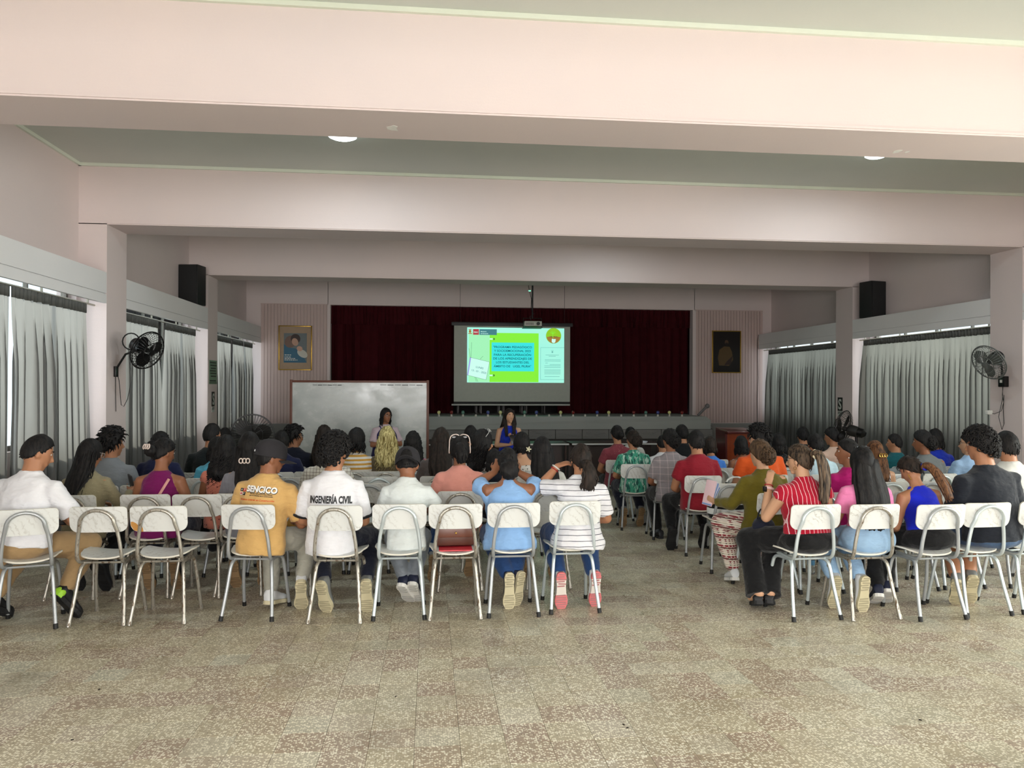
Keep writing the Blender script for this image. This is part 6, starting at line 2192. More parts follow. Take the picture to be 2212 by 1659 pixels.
t31, Tt, Th31, s = P('L', 0, 'woman in white top with thin navy stripes by the aisle, hand at her ear', 1256, 957, voxel=.0068, sex='f', w=1.18, hair=('lowpony', 'dark', dict(L=.20, w=1.2, curly=.8)), shirt=C['wstripe'], sleeve='half', bottom=C['denim'], lean=6, side=4, hyaw=10, hips=1.06,
    arms={'L': ((-.33, .12, .47), (-.18, .13, .665), ((.85, .1, .35), (.2, .5, -.8), .40)), 'R': ((.27, .10, .24), (.08, .27, .22))},
    feet={'L': ((-.15, .36, .50), (-.12, .02, .13)), 'R': ((.15, .36, .50), (.14, .04, .13))}, shoes=('s', SH['white'], SH['pink'], {'L': 86, 'R': 80}, {'L': 0, 'R': 6}))
A_ = Tt @ Vector((-.19, .13, .645))
for q, m_ in ((0, RD), (.022, plain('watch_white', srgb(220, 216, 210), .4))):
    g = Geo(); c = Tt @ (Vector((-.33, .12, .47)).lerp(Vector((-.18, .13, .665)), .84 + q * 4)); ax = (Vector((.15, .01, .195))).normalized()
    u = ax.orthogonal().normalized(); w_ = ax.cross(u)
    g.tube([c + (u * cos(a) + w_ * sin(a)) * .031 for a in [2 * pi * k / 14 for k in range(15)]], .004 if m_ is RD else .006, 6); obj('bracelet' if m_ is RD else 'watch_strap', g, m_, t31)

# ---- row 1 left
t2, Tt2, Th2, s = P('L', 1, 'woman in beige knit cardigan with long black hair and glasses, holding a phone', 190, 948, 'the woman in beige knit cardigan', sex='f', w=1.05, hair=('long', 'black', dict(L=.34, w=.95)), shirt=C['beige'], sleeve='long', bottom=C['bpants'], yaw=-8, hyaw=-30, hpitch=12, lean=6, side=-2, cdx=-.03, finish='worn',
  arms={'L': ((-.23, .1, .24), (-.02, .27, .30)), 'R': ((.27, .12, .24), (.24, .30, .40), ((.0, .8, .5), (-.2, 0, 1), .4))}, shoes=('s', SH['black'], SH['bsole']))

def strap(t, Tt, a, b, m, name='bag_strap', r=.012):
    """strap over the back, from a at one shoulder to b at the other hip (torso space, behind the back)"""
    g = Geo(); pts = []
    for k in range(9):
        f = k / 8; p = Vector(a).lerp(Vector(b), f)
        pts.append(p)
    g.tube(pts, [(r, .0025)] * 9, 8, Tt, up=(1, 0, 0)); return obj(name, g, m, t)


def world_of(t): return Matrix.LocRotScale(t.location, t.rotation_euler, None)
def hold(name, label, cat, t, Tt, p, dims, m, rot=(0, 0, 0), part='body', r=.003):
    o = empty(name, (0, 0, 0), label=label, cat=cat)
    T = world_of(t) @ TR(Tt @ Vector(p)) @ RZ(rot[2]) @ RY(rot[1]) @ RX(rot[0])
    g = Geo(); g.bevbox((-dims[0] / 2, -dims[1] / 2, -dims[2] / 2), (dims[0] / 2, dims[1] / 2, dims[2] / 2), r, T)
    obj(part, g, m, o); return o, T


strap(t2, Tt2, (.10, -.128, .52), (-.13, -.155, .22), plain('black_strap', srgb(16, 16, 18), .6))
glasses(t2, Th2, 1.0, plain('glasses_clear', srgb(170, 160, 150), .3))
hold('phone', 'dark phone in wallet case held up by the woman in beige knit cardigan', 'phone', t2, Tt2, (.215, .36, .47), (.075, .012, .15), plain('wallet_case', srgb(40, 38, 38), .5), (.3, .25, -.7))

t4, Tt, Th4, s = P('L', 1, 'woman in purple sleeveless top with pink bag strap and white claw clip', 350, 945, 'the woman in purple top', finish='worn', sex='f', w=1.12, hair=('bun', 'black', dict(w=1.15)), shirt=C['purple'], sleeve='none', bottom=C['dnavy'], yaw=-4, hyaw=-34, hpitch=12, lean=4, skin='dark', shoes=('s', SH['black'], SH['gum']), cdx=-.04)
strap(t4, Tt, (.12, -.118, .50), (-.06, -.150, .16), plain('pink_strap', srgb(206, 150, 140), .6))
clip(t4, Th4, (.0, -.162, .015), plain('clip_pearl', srgb(222, 206, 196), .25), .026)
t10, Tt, Th10, s = P('L', 1, 'woman with black ponytail and pearl clip in grey gingham top', 537, 934, 'the woman with pearl hair clip', sex='f', w=.95, hair=('long', 'black', dict(L=.42, w=.85)), shirt=C['checkg'], sleeve='long', bottom=C['bpants'], hyaw=10, lean=2, cdx=-.02, shoes=('s', SH['grey'], SH['gum']), finish='worn')
clip(t10, Th10, (-.03, -.135, -.10), plain('clip_pearl', srgb(222, 206, 196), .25), .024)
t23, Tt, Th23, s = P('L', 1, 'woman in salmon pink T-shirt with cream-framed sunglasses on her hair', 993, 941, 'the woman in salmon T-shirt', finish='worn', sex='f', w=1.12, hair=('pony', 'black', dict(L=.14, w=.8)), shirt=C['salmon'], sleeve='short', bottom=C['denim'], lean=3, skin='dark', shoes=('s', SH['grey'], SH['gum']), feet={'L': ((-.14, .36, .5), (-.22, .12, .11)), 'R': ((.12, .36, .5), (.10, .30, .09))})
scrunchie(t23, Th23, (0, -.118, .035), plain('tie_pale_blue', srgb(190, 226, 232), .6), .020)
g = Geo()
for sx in (-1, 1):
    pts = [(sx * .004, -.02, .128), (sx * .030, -.035, .140), (sx * .070, -.04, .128), (sx * .086, -.045, .095), (sx * .090, -.055, .04), (sx * .092, -.05, -.02), (sx * .088, -.02, -.02)]
    g.tube(catmull(pts, 4), .0042, 6, Th23)
obj('sunglasses', g, GLW, t23)
for sx in (-1, 1):
    g = Geo(); g.ball((sx * .05, -.028, .118), (.026, .004, .020), 12, 8, Th23); obj('lens', g, plain('dark_lens', srgb(12, 12, 14), .15), t23)
t30, Tt, Th, s = P('L', 1, 'woman with long straight black hair in loose off-white blouse, beside the aisle', 1172, 944, 'the woman in loose off-white blouse', dy=.15, sex='f', w=1.05, hair=('long', 'black', dict(L=.46, w=1.05)), shirt=C['offw'], sleeve='short', bottom=C['bpants'], hyaw=6, lean=2, shoes=('s', SH['white'], SH['gum']))

# ---- row 2 left
P('L', 2, 'woman with big curly black hair in coral floral blouse', 486, 942, 'the woman in coral floral blouse', sex='f', w=1.0, hair=('longcurly', 'black', dict(L=.24, w=1.25)), shirt=C['floral'], sleeve='cap', bottom=C['bpants'], lean=2, skin='dark', cdx=0, dy=-.25)
P('L', 2, 'man with short black hair in grey T-shirt by the left column', 238, 927, 'the man in grey T-shirt', sex='m', w=1.1, hair=('messy', 'black'), shirt=C['grey'], sleeve='short', bottom=C['bpants'], hyaw=-42, lean=4, side=2, shoes=('s', SH['black'], SH['bsole']))
P('L', 2, 'child with black hair between the women in salmon and light-blue tops', 1067, 1004, 'the child between two women', sex='f', w=.85, hair=('bob', 'black', dict(L=.10)), shirt=C['dnavy'], sleeve='short', bottom=C['bpants'], zfix=.74, hs=1.05)
t15, Tt, Th, s = P('L', 2, 'woman with long brown hair in white grid-checked shirt', 708, 939, 'the woman in grid-checked shirt', sex='f', w=1.22, hair=('bob', 'dark', dict(L=.16)), shirt=C['grid'], sleeve='half', bottom=C['bpants'], lean=2, hyaw=-10)
t25, Tt, Th25, s = P('L', 2, 'woman in white blouse with wavy black hair and sunglasses, looking right', 1043, 930, 'the woman in white blouse', sex='f', w=1.0, hair=('longcurly', 'black', dict(L=.26, w=.85)), shirt=C['offw'], sleeve='short', bottom=C['denim'], hyaw=-58, twist=-12, lean=3, cdx=-.02, dy=.15)
glasses(t25, Th25, 1.05, plain('white_glasses', srgb(210, 210, 208), .3), up=True)
g = Geo(); g.ball((.079, .0, -.055), (.004, .004, .010), 8, 6, Th25); obj('earring', g, EARR, t25)

# ---- row 3 left
P('L', 3, 'person with dark hair behind the woman in purple, wearing navy', 344, 931, 'the person in navy behind the purple top', sex='f', w=1.05, hair=('bun', 'black'), shirt=C['navy'], sleeve='short', bottom=C['bpants'], hyaw=-20, lean=4)
P('L', 3, 'woman in turquoise top partly hidden behind the big curly hair', 466, 948, 'the woman in turquoise top', sex='f', w=.95, hair=('bob', 'black', dict(L=.12)), shirt=C['sky'], sleeve='short', bottom=C['bpants'], lean=6, skin='dark', cdx=-.03, zfix=.86)
t28, Tt, Th28, s = P('L', 3, 'woman with short black hair and white flower clip, strappy floral top', 1128, 934, 'the woman with the flower clip', sex='f', w=.98, hair=('bob', 'black', dict(L=.08)), shirt=C['bw'], sleeve='none', bottom=C['bpants'], hyaw=8, bare=True, lean=2, skin='light')
g = Geo()
for q in range(5):
    a = 2 * pi * q / 5
    g.ball((0, 0, 0), (.016, .005, .008), 8, 6, Th28 @ TR(.045, -.115, -.055) @ RY(a) @ TR(.017, 0, 0))
obj('flower_clip', g, plain('flower_white', srgb(228, 222, 190), .5), t28)
P('L', 3, 'woman with long straight dark hair in grey-brown cardigan', 953, 924, 'the woman in grey-brown cardigan', sex='f', w=1.02, hair=('long', 'dark', dict(L=.42, w=1.0)), shirt=C['greybr'], sleeve='long', bottom=C['bpants'], lean=2, side=2)

# ---- row 4 left
P('L', 4, 'man in black polo shirt with short hair, left of the big black fan', 456, 914, 'the man in black polo', sex='m', w=1.1, hair=('crop', 'black'), shirt=C['teal_dark'], sleeve='polo', bottom=C['bpants'], hyaw=-34, lean=3, dy=.2)
P('L', 4, 'person with dark hair in navy blue T-shirt behind the cap brim', 606, 930, 'the person in navy blue T-shirt', sex='m', w=1.12, hair=('short', 'black'), shirt=C['navy'], sleeve='short', bottom=C['bpants'], hyaw=12, lean=5)
P('L', 4, 'woman in ochre and white striped T-shirt with wavy dark hair', 770, 925, 'the woman in ochre striped T-shirt', sex='f', w=1.1, hair=('bob', 'black', dict(L=.13, curly=.6)), shirt=C['ystripe'], sleeve='short', bottom=C['denim'], hyaw=-32, lean=2)
P('L', 4, 'woman with long wavy blonde hair in olive-brown top', 836, 923, 'the blonde woman', sex='f', w=1.1, hair=('wavy', 'blonde', dict(L=.27, w=1.15)), shirt=C['olivebrown'], sleeve='long', bottom=C['bpants'], hyaw=4, lean=2, skin='light')
P('L', 4, 'woman with long curly black hair and bright pink top', 892, 933, 'the woman in bright pink', sex='f', w=.95, hair=('longcurly', 'black', dict(L=.36, w=1.1)), shirt=C['hotpink'], sleeve='short', bottom=C['bpants'], hyaw=-8, lean=3)

# ---- rows 5, 6 left
t13, Tt, Th13, s = P('L', 5, 'man with glasses and quiff in dark navy shirt in profile', 634, 921, 'the man with glasses in profile', sex='m', w=1.05, hair=('messy', 'black'), shirt=C['dnavy'], sleeve='short', bottom=C['bpants'], hyaw=-68, lean=4)
glasses(t13, Th13, 1.0, GLM)
P('L', 5, 'woman with long dark brown hair hanging left, dark top', 700, 920, 'the woman with long hair left of the curly-haired man', sex='f', w=1.0, hair=('wavy', 'dark', dict(L=.34, w=1.1)), shirt=C['black'], sleeve='short', bottom=C['bpants'], hyaw=-10, lean=3, side=-3)
P('L', 5, 'person with plain black hair between the loose brown hair and the speaker', 1017, 920, 'the person with plain black hair', sex='m', w=1.0, hair=('short', 'black'), shirt=C['black'], sleeve='short', bottom=C['bpants'])
P('L', 6, 'person with dark hair half hidden beside the man in black polo', 485, 925, 'the person beside the big black fan', sex='m', w=1.0, hair=('short', 'black'), shirt=C['black'], sleeve='short', bottom=C['bpants'], hyaw=-10)

# ================================================================= last row, right block
t44, Tt, Th44, s = P('R', 0, 'woman in red pinstriped blouse with highlighted ponytail, adjusting her glasses', 1732, 958, sex='f', w=1.24, hem=.07, voxel=.0068, hair=('pony', 'streaked', dict(L=.38, w=1.25, tail='highlights')), shirt=C['red'], sleeve='cap', bottom=(C['bpants'], 'flare'), yaw=6, hyaw=32, lean=5, side=-1, hips=1.06,
    arms={'L': ((-.27, .16, .27), (-.185, .22, .54), ((.30, .15, .9), (.75, .5, 0), .42, 1)), 'R': ((.27, .09, .23), (.09, .27, .2))}, feet={'L': ((-.28, .34, .50), (-.33, .10, .10)), 'R': ((-.04, .36, .50), (-.24, .10, .10))},
    shoes=('flats', SH['black'], SH['bsole'], {'L': 16, 'R': 16}, {'L': -24, 'R': -30}), skin='light')
scrunchie(t44, Th44, (0, -.130, .040), plain('tie_cream', srgb(232, 222, 190), .8), .028)
glasses(t44, Th44, 1.0, GLM)
g = Geo(); g.tube([Vector((-.082, .004, -.05)) + Vector((0, sin(a) * .012, -.012 + cos(a) * .012)) for a in [2 * pi * q / 12 for q in range(13)]], .0022, 5, Th44); obj('earring', g, EARR, t44)
e_, w_ = Vector((-.27, .16, .27)), Vector((-.185, .22, .54))
for f, r_, wd, m_, nm in ((.86, .034, .010, plain('watch_pink', srgb(232, 196, 196), .5), 'watch_strap'), (.96, .030, .004, RD, 'bracelet')):
    c = Tt @ e_.lerp(w_, f); ax = (w_ - e_).normalized(); u = ax.orthogonal().normalized(); q_ = ax.cross(u)
    g = Geo(); g.tube([c + (u * cos(a) + q_ * sin(a)) * r_ for a in [2 * pi * k / 16 for k in range(17)]], wd, 6, flat=1.0); obj(nm, g, m_, t44)
c = Tt @ e_.lerp(w_, .86)
g = Geo(); g.bevbox((-.010, -.018, -.020), (.006, .018, .020), .004, TR(c + Vector((-.036, -.012, 0)))); obj('watch_face', g, GLM, t44)

t49, Tt, Th49, s = P('R', 0, 'woman with very long straight black hair, pink top and pale jeans', 1867, 965, sex='f', w=1.05, hair=('long', 'black', dict(L=.52, w=1.18)), shirt=C['pinklt'], hem=.14, sleeve='short', bottom=C['ldenim'], lean=3, hyaw=0, hips=1.18,
    feet={'L': ((-.20, .35, .50), (-.19, .09, .13)), 'R': ((.02, .36, .50), (-.03, .02, .12))}, shoes=('s', SH['white'], SH['cream'], {'L': 66, 'R': 80}, {'L': -12, 'R': 2}))
g = Geo()
for sx in (-1, 1):
    g.tube([(sx * .004, -.0, .128), (sx * .035, -.01, .133), (sx * .055, -.03, .120)], .003, 5, Th49)
obj('hair_band', g, GLM, t49)
t56, Tt, Th56, s = P('R', 0, 'woman in royal blue sleeveless top, copper ponytail tied with blue band', 1972, 981, sex='f', w=1.2, hem=.07, hair=('lowpony', 'dark', dict(L=.34, w=1.15, tail='copper')), shirt=C['royal'], sleeve='none', bottom=C['bpants'], yaw=8, hyaw=20, hpitch=20, lean=12, side=-3, hips=1.02,
    feet={'L': ((-.26, .34, .50), (-.34, .10, .11)), 'R': ((-.08, .36, .50), (-.24, .12, .11))}, shoes=('s', SH['navy'], SH['wsole'], {'L': 24, 'R': 30}, {'L': -30, 'R': -34}), skin='mid')
scrunchie(t56, Th56, (0, -.118, -.040), plain('tie_blue', srgb(26, 40, 180), .7), .026)
g = Geo(); g.tube([(-.081, .003, -.045), (-.083, .003, -.075), (-.082, .002, -.10)], .004, 6, Th56); obj('earring', g, EARR, t56)
t57, Tt, Th, s = P('R', 0, 'large man with curly black hair in charcoal T-shirt and denim shorts', 2126, 927, hem=.05, sex='m', w=1.28, hair=('curlyshort', 'black'), shirt=C['blackt'], sleeve='half', bottom=(C['jeans2'], 'shorts'), yaw=6, hyaw=30, lean=4, side=-2,
    feet={'L': ((-.06, .36, .50), (-.24, .06, .14)), 'R': ((.10, .36, .50), (-.08, .10, .15))}, shoes=('s', SH['grey'], SH['cream'], {'L': 50, 'R': 56}, {'L': -40, 'R': -28}), skin='mid', hs=.90)

# ---- row 1 right
t43, Tt43, Th43, s = P('R', 1, 'woman in olive green sweater and folk-print leggings holding papers', 1645, 950, 'the woman in olive sweater', finish='pale', sex='f', w=1.34, hair=('updo', 'brown', dict(w=1.0)), shirt=C['olive'], sleeve='long', bottom=C['ethnic'], yaw=12, hyaw=10, lean=4, hips=1.05, cyaw=8,
    arms={'L': ((-.29, .10, .27), (-.32, .34, .29), ((-.2, .9, .3), (1, 0, 0), .6)), 'R': ((.25, .1, .24), (.09, .27, .2))}, feet={'L': ((-.18, .36, .50), (-.18, .16, .10)), 'R': ((.10, .38, .50), (.08, .22, .09))}, shoes=('s', SH['white'], SH['wsole'], {'L': 12, 'R': 12}, {'L': -20, 'R': -30}), skin='light')
o_, T_ = hold('papers', 'folded pink and blue papers in the hand of the woman in olive sweater', 'papers', t43, Tt43, (-.325, .42, .37), (.004, .12, .22), plain('paper_pink', srgb(222, 190, 196), .8), (.1, .2, .2), 'sheet')
for q in range(4):
    g = Geo(); g.box((.006 + q * .008, -.055, -.10), (.009 + q * .008, .055, .11 - .01 * q), T_ @ RY(.09 * (q + 1))); obj('sheet', g, plain(['paper_pale', 'paper_blue'][q % 2], [srgb(214, 216, 226), srgb(120, 146, 196)][q % 2], .8), o_, smooth=False)
t48, Tt, Th48, s = P('R', 1, 'woman in magenta blouse with pearl earring, face turned left', 1835, 947, 'the woman in magenta blouse', sex='f', w=1.06, hair=('bun', 'black'), shirt=C['magenta'], sleeve='short', bottom=C['bpants'], hyaw=66, lean=3, skin='dark', dy=.1)
g = Geo(); g.ball((-.080, .0, -.048), (.005, .005, .006), 8, 6, Th48); obj('earring', g, WHITEM, t48)
P('R', 1, 'man in white shirt with black hair behind the man in charcoal', 2180, 933, 'the man in white shirt', sex='m', w=1.15, hair=('short', 'black'), shirt=C['offw'], sleeve='half', bottom=C['bpants'], hyaw=6, lean=2)
P('R', 1, 'person in white shirt at the right picture edge', 2262, 955, 'the person in white shirt at the picture edge', sex='m', w=1.1, hair=('short', 'black'), shirt=C['white'], sleeve='half', bottom=C['bpants'], lean=2)

# ---- row 2 right
t50, Tt, Th50, s = P('R', 2, 'woman with brown hair, gold claw clip and white sleeveless top', 1893, 952, 'the woman with the gold claw clip', sex='f', w=1.0, hair=('long', 'copper', dict(L=.30, w=.9)), shirt=C['white'], sleeve='none', bottom=C['bpants'], hyaw=-8, lean=3, skin='light')
clip(t50, Th50, (.035, -.125, -.03), EARR, .024)

# ---- row 3 right
P('R', 3, 'man in dark red polo shirt and black trousers at the aisle', 1506, 930, 'the man in red polo', finish='grey', sex='m', w=1.12, hair=('short', 'black'), shirt=C['redpolo'], sleeve='polo', bottom=C['bpants'], hyaw=6, lean=2, shoes=('s', SH['black'], SH['bsole']), feet={'L': ((-.20, .34, .5), (-.24, .10, .09)), 'R': ((.18, .38, .5), (.14, .18, .09))}, cyaw=-4)
t41, Tt, Th41, s = P('R', 3, 'man with glasses in orange T-shirt and tousled black hair', 1642, 920, 'the man in orange T-shirt', sex='m', w=1.2, hair=('messy', 'black'), shirt=C['orange'], sleeve='short', bottom=C['bpants'], hyaw=38, lean=3, skin='light', cyaw=6)
glasses(t41, Th41, 1.0, GLM)
P('R', 3, 'man with black hair in pale blue shirt beside the peach shirt', 1764, 937, 'the man in pale blue shirt', sex='m', w=1.05, hair=('short', 'black'), shirt=C['paleblue'], sleeve='short', bottom=C['bpants'], hyaw=14, lean=3)
P('R', 3, 'person in heather grey top with curly hair, arm stretched along a chair back', 1997, 930, 'the person in heather grey top', sex='f', w=1.15, hair=('updo', 'black'), shirt=C['greyt'], sleeve='long', bottom=C['bpants'], hyaw=42, lean=3, side=-2, skin='dark',
  arms={'L': ((-.36, .06, .40), (-.60, .04, .36), ((-.9, .1, -.2), (0, 0, -1), .4)), 'R': ((.25, .1, .24), (.09, .27, .2))})
t55, Tt, Th55, s = P('R', 3, 'man with glasses in light blue collared shirt looking left', 2097, 936, 'the man in light blue collared shirt', sex='m', w=1.1, hair=('short', 'black'), shirt=C['blueshirt'], sleeve='polo', bottom=C['bpants'], hyaw=52, lean=2, skin='light')
glasses(t55, Th55, 1.0, GLM)

# ---- row 4 right
P('R', 4, 'woman in grey plaid blouse with low dark bun at the aisle', 1449, 927, 'the woman in grey plaid blouse', finish='grey', sex='f', w=1.1, hair=('updo', 'black'), shirt=C['plaidg'], sleeve='half', bottom=C['bpants'], hyaw=20, lean=3, skin='dark', cyaw=-4, shoes=('s', SH['black'], SH['bsole']), feet='under', dy=-.25)
P('R', 4, 'woman in bright blue top with small dark head, beside the red polo', 1535, 943, 'the woman in bright blue top', sex='f', w=.95, hair=('bob', 'dark', dict(L=.06)), shirt=C['brightblue'], sleeve='short', bottom=C['bpants'], hyaw=-10, lean=4)
P('R', 4, 'woman with black hair in black and white floral top by the lectern', 1603, 942, 'the woman in black and white floral top', sex='f', w=1.0, hair=('bob', 'black', dict(L=.10)), shirt=C['bw'], sleeve='none', bottom=C['bpants'], hyaw=-20, lean=3, skin='dark')
P('R', 4, 'woman with hair ornament in black top with white dots', 1684, 936, 'the woman in dotted top', sex='f', w=1.0, hair=('bob', 'black', dict(L=.12)), shirt=C['dots'], sleeve='short', bottom=C['bpants'], hyaw=-8, lean=3)
P('R', 4, 'woman with black hair in royal blue top behind the heather grey one', 2024, 927, 'the woman in royal blue near the curtain', sex='f', w=1.05, hair=('bob', 'black', dict(L=.10)), shirt=C['blue'], sleeve='short', bottom=C['bpants'], hyaw=-6, lean=3)
P('R', 4, 'boy in teal polo with white collar looking left', 1935, 937, 'the boy in teal polo', sex='m', w=.95, hair=('crop', 'black'), shirt=C['tealp'], sleeve='polo', bottom=C['bpants'], hyaw=48, lean=2)

# ---- rows 5 to 7 right
P('R', 5, 'woman in green brush-print blouse at the aisle, brown hair in a bun', 1368, 930, 'the woman in green print blouse', finish='grey', sex='f', w=1.16, hair=('updo', 'dark'), shirt=C['green'], sleeve='half', bottom=C['dnavy'], hyaw=24, lean=2, cyaw=-6, shoes=('s', SH['grey'], SH['gum']), feet='tucked')
P('R', 5, 'woman in peach shirt with black bun in front of the wire fan', 1800, 922, 'the woman in peach shirt', sex='f', w=1.15, hair=('bun', 'black'), shirt=C['peach'], sleeve='short', bottom=C['bpants'], hyaw=34, lean=4, side=-4)
P('R', 5, 'person in white top directly before the grey plaid blouse', 1432, 940, 'the person in plain white top', sex='m', w=1.05, hair=('crop', 'black'), shirt=C['white'], sleeve='short', bottom=C['bpants'], lean=4)
P('R', 6, 'man with black hair in dark T-shirt behind the red polo', 1474, 918, 'the man in dark T-shirt', sex='m', w=1.1, hair=('short', 'black'), shirt=C['black'], sleeve='short', bottom=C['bpants'], hyaw=16)
P('R', 6, 'woman in crimson dotted blouse at the aisle, black hair pinned up', 1334, 918, 'the woman in crimson dotted blouse', finish='pale', sex='f', w=1.12, hair=('bun', 'black'), shirt=C['crimfl'], sleeve='short', bottom=C['bpants'], hyaw=14, lean=2, cyaw=-6, shoes=('s', SH['black'], SH['bsole']), feet='under')
P('R', 6, 'person whose small dark head shows left of the pale blue shirt', 1736, 942, 'the person left of the pale blue shirt', sex='m', w=.95, hair=('short', 'black'), shirt=C['black'], sleeve='short', bottom=C['bpants'], zfix=.9)
P('R', 7, 'person with dark hair and white mask strap behind the green blouse', 1363, 922, 'the person before the green print blouse', sex='f', w=1.0, hair=('bun', 'black'), shirt=C['offw'], sleeve='short', bottom=C['bpants'])

# ================================================================= the two women standing in front
t29, Tt29, Th29, s = person('speaker standing in royal blue sleeveless dress with long brown hair, holding a phone', 1100, 883, 11.9, sex='f', w=1.12, hair=('long', 'dark', dict(L=.34, w=1.05)), shirt=C['blue'], sleeve='none', bottom=(C['denim'], 'long'), standing=True, yaw=184, hyaw=14, skin='light',
    arms={'L': ((-.22, .06, .26), (-.02, .20, .36), ((.5, .3, .6), (0, 1, 0), .9)), 'R': ((.23, .04, .22), (.02, .20, .24), ((-.7, .3, .4), (0, 1, 0), .8))}, voxel=.010)
# locks falling over the chest
g = Geo()
for sx in (-1, 1):
    r = random.Random(5 + sx)
    for q in range(26):
        x0 = sx * r.uniform(.05, .09)
        g.tube([(x0 * .9, .02, .84), (x0 * 1.15, .03, .72), (x0 * 1.1 + r.uniform(-.01, .02) * sx, .075, .60), (x0 * 1.0, .135, .48), (x0 * .95 + r.uniform(-.02, .02), .150, .40 + r.uniform(-.04, .05))], [.010, .013, .013, .011, .003], 6, Tt29)
obj('front_locks', g, HAIR['dark'], t29)
t18, Tt18, Th18, s = person('woman with glasses in navy vest over pale pink shirt, standing before the whiteboard', 834, 882, 11.9, sex='f', w=1.2, hair=('bob', 'black', dict(L=.13)), shirt=C['pinkl'], sleeve='half', bottom=C['bpants'], standing=True, yaw=205, hyaw=12, skin='dark', arms='cross', voxel=.010)
glasses(t18, Th18, 1.0, GLM)
g = Geo()
v0 = [(0, 0, -.06, .242, .185), (0, 0, .06, .246, .188), (0, 0, .14, .226, .174), (0, 0, .24, .214, .170), (0, .006, .34, .222, .178), (0, .004, .42, .205, .158), (0, -.002, .48, .168, .126), (0, -.006, .535, .122, .094)]
g.rings(v0, 26)
gg = Geo(); gg.add(g.v, g.f, Tt18)
for sx in (-1, 1): gg.tube([(sx * .09, 0, .50), (sx * .125, 0, .505)], [.07, .06], 14, Tt18)
skin_over('vest', gg, cloth('navy_vest_cloth', srgb(20, 20, 78)), t18, .012, 3)
g = Geo()
g.add([(-.012, .188, .10), (.012, .188, .10), (.05, .10, .56), (-.05, .10, .56)], [(0, 1, 2, 3)], Tt18)
g.add([(-.012, .186, .26), (.012, .186, .26), (.050, .10, .565), (-.050, .10, .565)], [(3, 2, 1, 0), (0, 1, 2, 3)], Tt18)
obj('shirt_placket', g, C['pinkl'], t18, smooth=False)
g = Geo(); g.ball((-.10, .160, .42), (.022, .006, .018), 12, 8, Tt18); obj('vest_badge', g, plain('badge_gold', srgb(176, 150, 70), .5), t18)

# ================================================================= print on the two shirts
dg = bpy.context.evaluated_depsgraph_get()


def on_back(shirt, Tt, s_, size, m, cx, cz, sx=1.0, bold=0.0, spacing=1.0, name='shirt_print', lift=.0022, rot=0.0, shear=0.0, me=None, parent=None, fine=.012):
    """flat print laid on the back of the shirt"""
    bv = BVHTree.FromObject(shirt, dg)
    if me is None:
        me = textmesh(s_, size, bold=bold, spacing=spacing)
    bm = bmesh.new(); bm.from_mesh(me)
    bmesh.ops.triangulate(bm, faces=bm.faces[:])
    for _ in range(3):
        es = [e for e in bm.edges if e.calc_length() > fine]
        if es: bmesh.ops.subdivide_edges(bm, edges=es, cuts=1); bmesh.ops.triangulate(bm, faces=bm.faces[:])
    Ti = Tt
    R3_ = Tt.to_3x3().normalized()
    dirv = R3_ @ Vector((0, 1, 0))
    for v_ in bm.verts:
        x, z = v_.co.x * sx, v_.co.y
        x, z = x * cos(rot) - z * sin(rot), x * sin(rot) + z * cos(rot)
        x += shear * z
        o = Tt @ Vector((cx + x, -.6, cz + z))
        hit = bv.ray_cast(o, dirv, 2.0)
        v_.co = (hit[0] + hit[1] * lift) if hit[0] else Tt @ Vector((cx + x, -.14, cz + z))
    bm.to_mesh(me); bm.free()
    me.materials.clear(); me.materials.append(m)
    o = bpy.data.objects.new(name, me); COL.objects.link(o); o.parent = parent or shirt
    return o


def flat_me(quads):
    g = Geo()
    for q in quads: g.add([(x, y, 0) for x, y in q], [tuple(range(len(q)))])
    return g.mesh('p', False)


INK = plain('print_black', srgb(16, 18, 22), .6); PWH = plain('print_white', srgb(236, 234, 230), .6); PRD = plain('print_red', srgb(196, 40, 40), .6); POR = plain('print_orange', srgb(206, 92, 32), .6)
TtB = Tt16
on_back(S16, TtB, 'INGENIERÍA CIVIL', .072, INK, 0.005, .366, sx=.54, bold=.0030)
Tm = TR(0, -.045, .458) @ RZ(0) @ RY(radians(3)) @ RX(-radians(5)) @ Matrix.Scale(t11['_s'], 4)
on_back(S11, Tm, 'SENCICO', .064, INK, .002, .455, sx=.84, bold=.0052, rot=-.03, lift=.0018, spacing=1.04)
on_back(S11, Tm, 'SENCICO', .064, PWH, .000, .458, sx=.84, bold=.0030, rot=-.03, lift=.0034, spacing=1.04)
on_back(S11, Tm, 'Servicio Nacional de Capacitación', .0125, INK, .004, .440, rot=-.03, sx=1.0, bold=.0004)
on_back(S11, Tm, 'para la Industria de la Construcción', .0125, INK, .004, .427, rot=-.03, sx=1.0, bold=.0004)
on_back(S11, Tm, 'Hacemos Líderes en Construcción', .020, POR, -.035, .392, rot=-.01, shear=.25, bold=.0006)
sq_ = lambda x0, y0, x1, y1: [(x0, y0), (x1, y0), (x1, y1), (x0, y1)]
on_back(S11, Tm, '', 0, INK, -.152, .456, me=flat_me([sq_(-.026, .002, -.002, .026), sq_(.002, -.026, .026, -.002)]), rot=-.03)
on_back(S11, Tm, '', 0, PRD, -.152, .456, me=flat_me([sq_(.002, .002, .026, .026)]), rot=-.03)
on_back(S11, Tm, '', 0, PWH, -.152, .456, me=flat_me([sq_(-.026, -.026, -.002, -.002), sq_(-.018, .012, -.010, .016), sq_(-.016, .008, -.012, .020), sq_(.008, .018, .020, .021), sq_(.0125, .007, .0155, .019), sq_(.008, -.018, .012, -.008), sq_(.008, -.012, .018, -.008)]), rot=-.03, lift=.0036)
